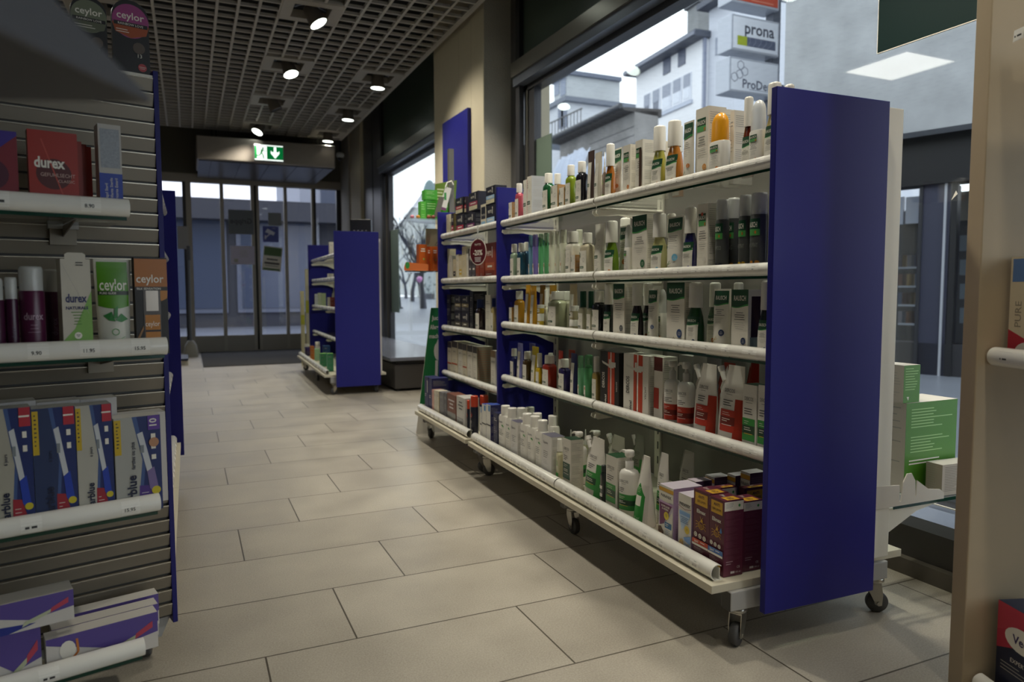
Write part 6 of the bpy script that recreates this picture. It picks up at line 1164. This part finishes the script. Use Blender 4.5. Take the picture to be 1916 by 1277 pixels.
for i, (x0, x1, yt, lk) in enumerate(((-40, 8, 522, 'dark purple bottle cut by the left picture edge'), (8, 34, 520, 'slim dark violet bottle left of the purple one'), (34, 84, 500, 'purple bottle with frosted cap and white lettering'), (80, 116, 505, 'dark purple bottle behind the lettered one'))):
    sp(1, x0, x1, yt, lk, name='gel_bottle', cat='bottle', kind='can', c='#3d1430' if i != 2 else '#4f1a3a', st=lambda D, w, h, v0=0, v1=None, i=i: (D.text('durex', 0, h*.62, h*.10, mat('#a88fa0', .4), w*.9, bold=.02), D.lines(-w*.35, w*.35, h*.5, 3, h*.05, mat('#8a6a80', .4), h*.012, True)) if i == 2 else D.text('durex', 0, h*.45, w*.4, mat('#5a4a60', .4), rot=math.pi/2), depth=.045, lx=.175 if i != 3 else .12)
for i, (x0, x1, yt, c, g, s) in enumerate(((-28, 57, 766, '#9a2434', '#a9a596', False), (58, 139, 764, '#9a2434', '#22345c', False), (140, 208, 759, '#9a2434', '#b5b2a6', False), (212, 299, 781, '#4a2f80', '#a9a9a2', True))):
    lk = ('blue and grey test carton at the left picture edge', 'dark blue test carton, second on the fourth slatted shelf', 'blue and cream test carton, third on the fourth slatted shelf', 'shorter test carton with purple panel at the shelf end')[i]
    sp(2, x0, x1, yt, lk, c='#c9c6bf', st=st_CB(c, g, s), depth=.045, side=side_lines())
    sp(2, x0+10, x1+10, yt-(12 if i < 3 else 6), lk.replace('carton', 'carton standing behind', 1), c='#b9b6b4', st=lambda D, w, h: None, depth=.045, lx=.128)
for i, (x0, x1, yt, z, lx, lk) in enumerate(((84, 295, 1172, 0, .17, 'flat white and violet test carton, front one at the right'), (95, 296, 1155, 0, .12, 'flat white and violet test carton behind the front one'), (100, 297, 1135, 0, .07, 'flat white and violet test carton farthest back'), (-60, 76, 1190, 0, .175, 'flat test carton at the lower left corner'))):
    sp(3, x0, x1, yt, lk, c='#cfcac4', st=st_flat, depth=.035, lx=lx)
sp(3, -80, 138, 1127, 'flat test carton lying on top of the others at the left', c='#cfcac4', st=st_flat, depth=.05, lx=.182, zoff=FS.hit(60, 1186, .18)[1]-(SR[3][1]-.032)+.008)
def blister(x0, x1, yt, yb, look, c1, c2, lx=-.03):
    ya, _, _ = FS.hit(x0, yb, lx); yb2, _, _ = FS.hit(x1, yb, lx); w = yb2-ya; yc = (ya+yb2)/2; bz = 1.223; h = FS.ztop(lx, yc, yt)-bz; p = FS.w(lx, yc, bz)
    r = empty('hanging_pack', p, SRZ+math.pi/2, look, 'pack', 'round-topped packs above the slatted unit'); b = MB(); n = 16; pts = [(-w/2, 0), (w/2, 0)]+[(w/2*math.cos(math.pi*k/n), h-w*.5+w/2*math.sin(math.pi*k/n)) for k in range(n+1)]
    b.prism(pts, 'x', 0, .012, mat('#1c1a1c', .4)); b.build('pack_card', r); D = Decal(lambda u, v, l: (-l, -u, v)); st_ceytop(c1, c2)(D, w, h); prt(D, r)
blister(213, 281, 0, 127, 'round-topped orange and purple pack above the slatted unit', '#9a3f7c', '#a04a1e'); blister(136, 203, -8, 120, 'round-topped olive pack partly hidden by the dark canopy', '#6f7560', '#5f6350'); blister(60, 120, -15, 120, 'round-topped brown pack behind the dark canopy', '#8a5a34', '#6a4a30')
# aisle-side shelves of the left unit: a few packs visible past the slats
def lf(y, z, w, h, d, c, label): 
    r = empty('product_carton', (-.106-d/2, y, z+.001), math.pi, label, 'box', 'packs on the left aisle unit'); b = MB(); b.box(-d/2, d/2, -w/2, w/2, 0, h, mat(c, .45)); b.build('carton_body', r); D = Decal(lambda u, v, l: (-d/2-l, -u, v)); st_plain(D, w, h); prt(D, r)
zl = [1.12-.029, .93-.029, .70-.029, .45-.029]
for i, (y, zi, w, h, d, c, lb) in enumerate(((2.6, 1, .05, .10, .05, '#c9ccd0', 'white pack above the second left aisle rail'), (2.75, 1, .06, .12, .05, '#a9b2b8', 'grey pack on the second left aisle shelf'), (2.95, 0, .06, .12, .05, '#c9ccd0', 'pale pack on the top left aisle shelf'), (2.4, 3, .06, .14, .06, '#6fae5a', 'green pack low on the left aisle unit'), (2.1, 3, .06, .12, .06, '#c9a56a', 'tan pack low on the left aisle unit'), (2.8, 3, .07, .13, .06, '#a3483a', 'red pack low on the left aisle unit'))): lf(y, zl[zi], w, h, d, c, lb)
for i, (y, c, lb) in enumerate(((1.9, '#c9c2b0', 'cream'), (2.15, '#b8a03a', 'ochre'), (2.4, '#a85a44', 'brick'), (2.65, '#c9ccd0', 'white'), (2.9, '#b5b04a', 'olive'), (3.1, '#8a8a9a', 'grey-blue'))):
    r = empty('product_carton', (-.142, y, .1515), math.pi, lb+' pack on the base shelf of the left aisle unit', 'box', 'packs on the left aisle unit'); b = MB(); b.box(-.03, .03, -.06, .06, 0, .15+.015*(i % 3), mat(c, .45)); b.build('carton_body', r); D = Decal(lambda u, v, l: (-.03-l, -u, v)); st_plain(D, .12, .14); prt(D, r)
# ------------------------------------------------------------------ right rack
zr = FR_.ztop(.004, .03, 650)-.024
def rk(y, x, w, d, h, bz, look, c, st):
    p = FR_.w(x, y, bz+.001); r = empty('product_carton', p, FR_.rz+math.pi/2+0, look, 'box', 'hair removal cartons at the right edge'); b = MB(); b.box(-d/2, d/2, -w/2, w/2, 0, h, mat(c, .4)); b.build('carton_body', r); D = Decal(lambda u, v, l: (-d/2-l, -u, v)); st(D, w, h); prt(D, r); return r
rk(.068, .057, .095, .03, .19, zr, 'white and red cream carton with blue square at the right edge', '#d9cbb0', st_veet)
rk(.085, .075, .12, .06, .165, .03, 'black and red carton with white heart shape in the lower right corner', '#17203c', st_veet2)
# ================================================================== outdoors
PAV = mat('#7d828c', .35, noise=.25, scale=1.5)
b = MB(); b.box(2.12, 60, -20, 90, -.12, -.02, PAV); b.box(-30, 2.12, 9.96, 90, -.12, -.02, PAV); structure('ground', b)
def seg(ax, ay, bx_, by_, **k):      # a level edge seen from A to B: returns a frame along it
    A = on(ax, ay, **k); B = on(bx_, by_, Z=A.z); az = math.degrees(math.atan2(B.x-A.x, B.y-A.y)); return Fr((A.x, A.y), az), A, B
def bx(t, F, x0, x1, y0, y1, z0, z1, m, name):     # box in a frame's own axes, as a part of t (t stands at the frame origin)
    b = MB(); b.box(x0, x1, y0, y1, z0, z1, m); return b.build(name, t)
# concrete building with a dark shop front
Fc, A, B = seg(1855, 225, 1690, 250, X=6.2); sd = -1 if Fc.x.dot(CP-Fc.o) < 0 else 1
CON = mat('#a3a5a7', .85, noise=.30, scale=3.5, bump=0)
t = empty('concrete_building', Fc.w(0, 0), Fc.rz, 'large grey concrete building with dark shop front across the street', 'building')
yl = Fc.hit(1466, 200, 0)[0]; zB = A.z; S_ = -sd
def C(x0, x1, *a): return (S_*x0, S_*x1)+a
bx(t, Fc, *C(0, 4), -6, yl, zB, 9.5, CON, 'wall'); bx(t, Fc, *C(.25, .5), -6, yl, zB-.45, zB, mat('#17181c', .4), 'fascia'); bx(t, Fc, *C(2.5, 2.6), -6, yl, -.02, zB-.45, mat('#23252c', .6), 'wall')
for px in (1748, 1850, 1560): yy = Fc.hit(px, 400, S_*.3)[0]; bx(t, Fc, *C(.3, .6), yy-.13, yy+.13, -.02, zB-.45, mat('#33364a', .5), 'column')
for px, w, c in ((1768, .02, '#a9adb5'), (1722, .03, '#2a2c33'), (1785, .05, '#1c1d22')): yy = Fc.hit(px, 400, S_*.28)[0]; bx(t, Fc, *C(.28, .33), yy-w/2, yy+w/2, -.02, zB-.3, mat(c, .4), 'mullion')
for px0, px1, y0, y1, c in ((1682, 1692, 370, 420, '#b5bccb'), (1698, 1722, 370, 418, '#aab2c2'), (1795, 1818, 360, 412, '#6d6a62')): 
    q = Fc.hit(px0, y0, S_*2.45); q2 = Fc.hit(px1, y1, S_*2.45); bx(t, Fc, *C(2.40, 2.45), min(q[0], q2[0]), max(q[0], q2[0]), q2[1], q[1], mat(c, .5), 'window')
for k in range(4):
    q = Fc.hit(1680, 500+35*k, S_*1.4); q2 = Fc.hit(1722, 500, S_*1.4); s = bx(t, Fc, *C(1.4, 1.7), min(q[0], q2[0]), max(q[0], q2[0]), q[1]-.02, q[1], mat('#9aa2ad', .5), 'display_shelf')
    for j in range(5): yq = q2[0]+(q[0]-q2[0])*(j+.5)/5; b = MB(); b.box(*C(1.45, 1.6), yq-.04, yq+.04, q[1], q[1]+.13, mat(('#5a4038', '#38465e', '#6a6a72', '#7c6a4a', '#3c3a44')[(j+k) % 5], .6)); b.build('goods', s)
    q = Fc.hit(1795, 470+45*k, S_*1.4); q2 = Fc.hit(1822, 470, S_*1.4); bx(t, Fc, *C(1.4, 1.6), min(q[0], q2[0]), max(q[0], q2[0]), q[1], q[1]+.16, mat('#5d6872', .5), 'display_card')
bx(t, Fc, *C(.3, .5), -6, yl, -.02, .28, mat('#26262c', .6), 'plinth')
q = Fc.hit(1818, 384, S_*.12); q2 = Fc.hit(1850, 407, S_*.12); pth = empty('shop_sign', Fc.w(S_*.12, (q[0]+q2[0])/2, q2[1]), Fc.rz, 'small red and cream sign glowing in the dark shop across the street', 'sign')
w = abs(q[0]-q2[0]); h = q[1]-q2[1]; b = MB(); b.box(-.02, .02, -w/2, w/2, 0, h, mat('#b8422c', .5, emit=.4)); b.build('sign_plate', pth); D = Decal(lambda u, v, l: (-S_*(.02+l), S_*-u*-1 if 0 else u*S_*-1*-1, v) if 0 else (-S_*(.02+l), -S_*u, v)); D.text('D', 0, h*.5, h*.7, PAPER, bold=.05); D.build('print', pth)
# stacked light-box signs
Ys = 6.6; t = empty('sign_tower', on(1400, 640, Y=Ys), 0, 'tower of three grey light box signs on the concrete corner', 'sign'); t.location.z = 0
def sbox(x0, y0, x1, y1, c, draw, parts='sign_box'):
    a = on(x0, y1, Y=Ys); e = on(x1, y0, Y=Ys); X0, X1, Z0, Z1 = a.x-t.location.x, e.x-t.location.x, a.z, e.z
    Z1 = on(x0, y0, Y=Ys).z; b = MB(); b.box(X0, X1, 0, .24, Z0, Z1, mat('#b3b8c2', .4, metal=.1)); o = b.build(parts, t, bevel=.01)
    D = Decal(lambda u, v, l: (X0+u, -l-.002, Z0+v)); w, h = X1-X0, Z1-Z0; D.rect(w*.03, w*.97, h*.06, h*.94, mat(c, .4), 1); draw(D, w, h); D.build('sign_face', o)
dk = mat('#3a3f4e', .5)
sbox(1369, -75, 1460, 2, '#c0492c', lambda D, w, h: D.lines(w*.4, w*.9, h*.14, 1, .02, mat('#d98a70', .5), .012))
def pr_(D, w, h):
    D.text('prona', w*.58, h*.68, h*.34, dk, w*.62, bold=.02); D.rect(w*.12, w*.32, h*.16, h*.42, mat('#a9b52c', .5), 1); D.rect(w*.32, w*.92, h*.16, h*.42, mat('#5b6278', .5), 1)
    for k in range(5): D.stroke([(w*.34+w*.1*k, h*.17), (w*.39+w*.11*k, h*.30), (w*.37+w*.12*k, h*.41)], .004, mat('#9aa0b0', .5))
sbox(1368, 24, 1459, 92, '#e6eaf2', pr_)
def pd_(D, w, h):
    D.text('ProDerm', w*.62, h*.28, h*.26, mat('#565b6c', .5), w*.74, bold=.02); D.lines(w*.4, w*.9, h*.13, 1, .02, mat('#8d92a0', .5), .008)
    for hx, hy in ((.22, .78), (.30, .62), (.20, .52), (.10, .42)): 
        p = [(w*hx+h*.13*math.cos(k*math.pi/3+.5), h*hy+h*.13*math.sin(k*math.pi/3+.5)) for k in range(7)]; D.stroke(p, .009, mat('#7a8090', .5))
sbox(1364, 104, 1458, 170, '#e6eaf2', pd_)
b = MB(); a = on(1452, 100, Y=Ys).x-t.location.x; b.box(a, a+.12, .06, .18, on(1400, 178, Y=Ys).z-.3, 4.8, mat('#5d626e', .5)); b.box(a, a+.6, .08, .16, 3.2, 3.26, mat('#5d626e', .5)); b.build('mounting_post', t)
# white building with shutters
Fw, A, B = seg(1318, 62, 1180, 142, X=13); sd = 1 if Fw.x.dot(CP-Fw.o) > 0 else -1; S_ = -sd
WB = mat('#e6e7ea', .8, noise=.04); t = empty('white_building', Fw.w(0, 0), Fw.rz, 'white building with grey shutters and a chimney behind the shelf tops', 'building')
y1 = Fw.hit(1190, 180, 0)[0]; y0 = Fw.hit(1317, 100, 0)[0]
bx(t, Fw, *C(0, 7), y0, y1, -.02, A.z-.12, WB, 'wall'); bx(t, Fw, *C(-.35, 7), y0-.1, y1+.15, A.z-.12, A.z+.05, mat('#4d525e', .6), 'roof'); bx(t, Fw, *C(-.40, -.33), y0-.1, y1+.15, A.z-.10, A.z-.0, mat('#6d7280', .5), 'gutter')
yb = Fw.hit(1365, 100, 0)[0]; bx(t, Fw, *C(.15, 7), yb, y0, -.02, A.z+.6, mat('#c5c9d2', .8), 'wall'); bx(t, Fw, *C(-.2, 7), yb, y0+.1, A.z+.6, A.z+.75, mat('#4d525e', .6), 'roof')
bx(t, Fw, *C(-.02, .06), y0-.04, y0+.04, 0, A.z, mat('#8d93a5', .5), 'drain_pipe')
za = Fw.hit(1212, 176, 0)[1]; zc = Fw.hit(1212, 222, 0)[1]; SH = mat('#8f95a3', .5)
fr = bx(t, Fw, *C(-.05, .0), Fw.hit(1297, 150, 0)[0], Fw.hit(1204, 150, 0)[0], zc-.12, zc-.02, mat('#b5bccb', .6), 'window_sill')
for k, (a_, c_) in enumerate(((1206, 1218), (1222, 1236), (1240, 1257), (1260, 1276), (1279, 1294))):
    u, v = Fw.hit(c_, 180, 0)[0], Fw.hit(a_, 180, 0)[0]; f = bx(t, Fw, *C(-.03, .02), u, v, zc, za, mat('#d9dde6', .5), 'window'); b = MB(); b.box(*C(-.04, -.03), u+.06, v-.06, zc+.06, za-.35, mat('#5a6172' if k < 2 else '#cfd4de', .3)); b.build('pane', f); b = MB(); b.box(*C(-.045, -.03), u+.04, v-.04, za-.38, za-.02, SH); b.build('shutter', f)
for a_, c_, y_ in ((1242, 1255, 120), (1270, 1283, 104)):
    u, v = Fw.hit(c_, y_, 0)[0], Fw.hit(a_, y_, 0)[0]; z_ = Fw.hit((a_+c_)/2, y_, 0)[1]; bx(t, Fw, *C(-.03, .02), u, v, z_-.28, z_+.22, mat('#565d70', .4), 'attic_window')
u = Fw.hit(1307, 40, S_*1.2)[0]; v = Fw.hit(1286, 40, S_*1.2)[0]; zt = Fw.hit(1296, 13, S_*1.2)[1]; ch = bx(t, Fw, *C(1.2, 1.8), u, v, A.z, zt, mat('#7d7f80', .8, noise=.3, scale=3), 'chimney'); b = MB(); b.box(*C(1.12, 1.88), u-.08, v+.08, zt, zt+.12, mat('#4b4d52', .7)); b.build('chimney_cap', ch)
for q_ in (1325, 1336): bx(t, Fw, *C(.12, .16), Fw.hit(q_+5, 90, 0)[0], Fw.hit(q_-5, 90, 0)[0], Fw.hit(q_, 100, 0)[1], Fw.hit(q_, 68, 0)[1], SH, 'window') if q_ == 1336 else None
# grey roughcast house with a low roof and terrace
P = on(1064, 137, X=19); t = empty('grey_house', (P.x, P.y, 0), 0, 'grey stepped house with flat roof and terrace in the distance', 'building'); GH = mat('#a9adb0', .85, noise=.2, scale=.8); GH2 = mat('#c0c3c9', .85, noise=.1)
xe = on(1160, 150, Y=P.y).x-P.x; zl = on(1064, 187, X=19).z
def hb(x0, x1, y0, y1, z0, z1, m, n, par=None): b = MB(); b.box(x0, x1, y0, y1, z0, z1, m); return b.build(n, par or t)
ye = on(1037, 157, X=19).y-P.y
hb(0, xe, 0, ye, zl, P.z, GH, 'wall'); hb(-.2, xe, -.2, ye+.3, P.z-.1, P.z+.12, mat('#5b6272', .6), 'roof'); hb(-.4, xe+1, -.4, ye+1, zl-.15, zl+.1, mat('#666c78', .6), 'cornice'); hb(-.2, xe+1, -.1, ye+14, -.02, zl-.15, GH2, 'wall')
for px, w in ((1042, .5), (1054, .5)): q = on(px, 165, X=19); hb(-.03, 0, q.y-P.y-.3, q.y-P.y+.3, q.z-.4, q.z+.5, mat('#7b8496', .5), 'window')
for px in (1050, 1056): q = on(px, 215, X=19-.2); hb(-.24, -.2, q.y-P.y-.3, q.y-P.y+.3, q.z-.7, q.z+.4, mat('#626a7c', .5), 'window')
q = on(1045, 262, X=17.5); hb(-1.6, -.2, q.y-P.y-2.5, q.y-P.y+2, q.z-.1, q.z+.15, mat('#7f858f', .6), 'terrace')
b = MB(); 
for k in range(14): b.box(-1.58, -1.55, q.y-P.y-2.4+.33*k, q.y-P.y-2.37+.33*k, q.z+.15, q.z+1.0, DSTEEL)
b.box(-1.6, -1.54, q.y-P.y-2.5, q.y-P.y+2, q.z+.98, q.z+1.03, DSTEEL); b.build('railing', t)
# old brick outbuilding with a long gutter
Fb, A, B = seg(1188, 199, 1050, 262, X=10.5); sd = 1 if Fb.x.dot(CP-Fb.o) > 0 else -1; S_ = -sd
t = empty('brick_outbuilding', Fb.w(0, 0), Fb.rz, 'old stained brick outbuilding with a sloping gutter line', 'building'); BR = mat('#8a8886', .9, noise=.5, scale=1.8)
y1 = Fb.hit(1048, 265, 0)[0]; bx(t, Fb, *C(0, .7), 0, y1, -.02, A.z-.08, BR, 'wall')
b = MB(); b.prism([(S_*-.4, A.z-.05), (S_*.8, A.z+.0), (S_*.8, A.z-.2), (S_*-.3, A.z-.12)], 'y', 0, y1, mat('#4f4c4b', .8, noise=.3)); b.build('roof', t); b = MB(); b.tube([(S_*-.42, 0, A.z-.02), (S_*-.42, y1, A.z-.02)], .07, mat('#3f4147', .5)); b.build('gutter', t)
b = MB()
for k in range(30): b.box(*C(-.012, 0), 0, y1*.55, A.z-.5-.22*k, A.z-.5-.22*k+.012, mat('#55565a', .8)) if A.z-.5-.22*k > .1 else None
b.build('brick_courses', t)
# white protective sheets over scaffolding
b = MB(); p = on(1062, 285, X=8.6); ylo = on(1088, 300, X=8.6).y-p.y; yhi = on(1034, 300, X=8.6).y-p.y; rnd = random.Random(5); vs = []; n, m_ = 22, 8
for i in range(n+1):
    for j in range(m_+1): vs.append((.05*rnd.uniform(-1, 1)+.1*math.sin(i*1.3)+ (0 if j < m_ else .2), ylo+(yhi-ylo)*i/n, j*(p.z-.02)/m_ + (rnd.uniform(-.07, .07) if j == m_ else 0)))
fs = [(i*(m_+1)+j, (i+1)*(m_+1)+j, (i+1)*(m_+1)+j+1, i*(m_+1)+j+1) for i in range(n) for j in range(m_)]; b.add(vs, fs, mat('#c3cbdb', .5, alpha=.8), True); b.add([(v[0]+.9, v[1], v[2]) for v in vs], fs, mat('#c3cbdb', .5, alpha=.8), True)
t = empty('plastic_sheeting', (p.x, p.y, 0), 0, 'translucent white plastic sheeting hanging before the brick outbuilding', 'sheeting'); b.build('sheet', t)
# film on the glass, sticker
a = on(1643, 100, X=2.048); e = on(1863, 24, X=2.048); b = MB(); b.box(2.0445, 2.0515, e.y-1.2, a.y, a.z, 2.099, mat('#04201f', .5, spec=.2)); b.box(2.0443, 2.0517, a.y, a.y+.002, a.z-.002, 2.099, PAPER); b.box(2.0443, 2.0517, e.y-1.2, a.y, a.z-.002, a.z, PAPER); tag(b.build('window_film'), 'very dark green film covering the upper window pane at right', 'window film')
q = [on(*p_, X=2.0505) for p_ in ((1780, 375), (1792, 363), (1789, 357))]; b = MB(); b.add([v for v in q]+[v-Vector((.0008, 0, 0)) for v in q], [(0, 1, 2), (5, 4, 3), (0, 3, 4, 1), (1, 4, 5, 2), (2, 5, 3, 0)], PAPER); tag(b.build('glass_sticker'), 'tiny white triangular sticker on the near window glass', 'sticker')
a = on(1003, 262, X=2.048); b = MB(); b.box(2.0445, 2.0515, on(1032, 300, X=2.048).y, 4.29, .21, a.z, mat('#56665a', .4)); tag(b.build('window_film'), 'grey-green film strip at the lower left of the near window', 'window film')
a = on(745, 428, X=2.048); b = MB(); b.box(2.0445, 2.0515, a.y, 7.85, .55, a.z, mat('#5a6a5e', .4)); tag(b.build('window_film'), 'grey-green film strip in the far window beside its frame', 'window film')
# ------------------------------------------------------------------ the square seen through the far window
Fs, A, B = seg(800, 352, 737, 436, X=26); sd = 1 if Fs.x.dot(CP-Fs.o) > 0 else -1; S_ = -sd
t = empty('street_row_house', Fs.w(0, 0), Fs.rz, 'long pale yellow and grey house row across the square', 'building'); y1 = Fs.hit(722, 450, 0)[0]
bx(t, Fs, *C(0, 8), -3, y1, -.02, A.z-.3, mat('#9fa3a2', .8, noise=.1), 'wall'); b = MB(); b.prism([(S_*-.5, A.z-.4), (S_*4, A.z+2.2), (S_*8, A.z-.4)], 'y', -3, y1, mat('#6d7178', .8)); b.build('roof', t)
for k in range(14):
    yy = -2+(y1+1)*k/14
    for zz in (1.2, 4.2, 7.2): 
        if zz+1.4 < A.z-.5: f = bx(t, Fs, *C(-.06, 0), yy, yy+1.0, zz, zz+1.5, mat('#d0cfc0' if k % 3 else '#cfc49a', .6), 'window'); b = MB(); b.box(*C(-.09, -.06), yy+.12, yy+.88, zz+.12, zz+1.38, mat('#4d5666', .4)); b.build('pane', f)
p = on(806, 560, X=22); t = empty('domed_tower', (p.x, p.y, 0), 0, 'pale tower with grey dome rising behind the pillar', 'tower'); zd = on(806, 372, X=22).z; zt_ = on(808, 335, X=22).z
b = MB(); b.lathe([(.62, 0), (.62, zd)], mat('#a9b0ae', .8), 20); b.build('tower_wall', t); b = MB(); R = .7; b.lathe([(R*math.cos(k*math.pi/16), zd+(zt_-zd)*math.sin(k*math.pi/16)) for k in range(9)], mat('#6f8486', .6), 20); b.build('dome', t)
def tree(px, X_, hgt, seed, label):
    p = on(px, 570, X=X_); r = random.Random(seed); b = MB(); m = mat('#3d3d40', .9)
    def br(p0, d, L, rad, dep):
        pts = [p0]; q = p0
        for i in range(4): d = (d+Vector((r.uniform(-.22, .22), r.uniform(-.22, .22), r.uniform(-.05, .18)))).normalized(); q = q+d*L/4; pts.append(q)
        b.tube(pts, [rad*(1-.12*i) for i in range(5)], m, 6)
        if dep:
            for k in range(3): j = r.choice((2, 3, 4)); br(pts[j], (d+Vector((r.uniform(-.9, .9), r.uniform(-.9, .9), r.uniform(-.2, .5)))).normalized(), L*.66, rad*.55, dep-1)
    br(Vector((0, 0, 0)), Vector((0, 0, 1)), hgt*.45, .16, 4); t = empty('bare_tree', (p.x, p.y, -.02), 0, label, 'tree'); b.build('trunk_and_branches', t)
tree(792, 9.5, 4.6, 4, 'bare dark tree by the far window, nearer one'); tree(772, 15, 6.5, 9, 'bare tree farther out on the square'); tree(760, 20, 6, 12, 'bare tree in front of the distant house row')
t = empty('street_bollard_planter', on(800, 560, Z=0), 0, 'dark evergreen planter on the square beyond the far window', 'planter'); b = MB(); r = random.Random(2)
for k in range(160): q = Vector((r.gauss(0, .45), r.gauss(0, .45), abs(r.gauss(.8, .5)))); b.add([q+Vector((r.uniform(-.12, .12), r.uniform(-.12, .12), r.uniform(-.12, .12))) for _ in range(3)], [(0, 1, 2)], mat('#2c3a34', .8))
b.build('foliage', t); b = MB(); b.box(-.5, .5, -.5, .5, 0, .5, mat('#4a4a4c', .7)); b.build('planter_box', t)
p = on(744, 578, Z=-.02); t = empty('person', p, 0, 'person in dark clothes walking on the wet square seen through the far window', 'person')
DC = mat('#20242c', .9); b = MB(); sc = 1.0
b.loft([(.78, .30, .22, 2), (.95, .34, .24, 2), (1.15, .34, .22, 2), (1.38, .42, .24, 2.2), (1.46, .30, .18, 2), (1.50, .13, .12, 2), (1.58, .12, .12, 2)], DC, 18)
for s_, dx_ in ((-1, .10), (1, -.12)): b.tube([(0, s_*.09, .86), (dx_*.5, s_*.09, .48), (dx_, s_*.09, .08)], [.085, .065, .045], mat('#1c1f26', .9), 10); b.tube([(dx_-.06, s_*.09, .04), (dx_+.12, s_*.09, .03)], [.045, .035], BLACK, 8); b.tube([(0, s_*.21, 1.40), (dx_*-.6, s_*.25, 1.12), (dx_*-1.2, s_*.22, .86)], [.06, .05, .035], DC, 8)
b.build('body', t); b = MB(); b.lathe([(.03, 1.55), (.075, 1.60), (.085, 1.68), (.075, 1.75), (.03, 1.79)], mat('#8a6a58', .7), 14); b.build('head', t); b = MB(); b.lathe([(.088, 1.68), (.085, 1.75), (.05, 1.80), (.0, 1.815)], mat('#2c211c', .9), 14, caps=False); b.build('hair', t)
p = on(785, 524, X=8.5); b = MB(); b.lathe([(.002, -.12), (.05, -.10), (.11, -.02), (.12, .05), (.09, .11), (.03, .14), (0, .145)], mat('#d58fc4', .3), 16, caps=False); t = empty('balloon', p, 0, 'pink and white balloon on a string beyond the far window', 'balloon'); b.build('balloon_skin', t); b = MB(); b.tube([(0, 0, -.12), (.02, 0, -.6), (0, 0, -p.z)], .006, PAPER, 5); b.build('string', t)
# ------------------------------------------------------------------ street beyond the doors
zt = on(470, 374, Y=17).z; t = empty('dark_shop_building', (2, 17, 0), 0, 'dark low building with shop windows beyond the sliding doors', 'building')
hb(-14, 2.2, 0, 4, -.02, zt, mat('#3c3e45', .7), 'wall'); hb(-14, 2.2, -.6, 0, zt-.5, zt-.1, mat('#3c3e46', .6), 'canopy')
for k in range(5): f = hb(-9+2.0*k, -7.2+2.0*k, -.05, 0, .3, 2.5, mat('#6b7180', .3), 'window'); b = MB(); b.box(-8.9+2.0*k, -7.3+2.0*k, -.07, -.05, .4, 2.4, mat('#4c5568', .15)); b.build('pane', f)
t = empty('pale_gabled_house', (3.3, 22, 0), 0, 'pale grey gabled house at the right beyond the doors', 'building'); hb(-.2, 1.7, 0, 6, -.02, 5.2, mat('#a3a8b2', .8), 'wall'); b = MB(); b.prism([(-.5, 5.1), (.75, 6.3), (2.0, 5.1)], 'y', -.3, 6.2, mat('#5d6068', .8)); b.build('roof', t)
for k in range(1): hb(.4+1.5*k, 1.1+1.5*k, -.04, 0, 2.5, 4, mat('#4d5566', .4), 'window')
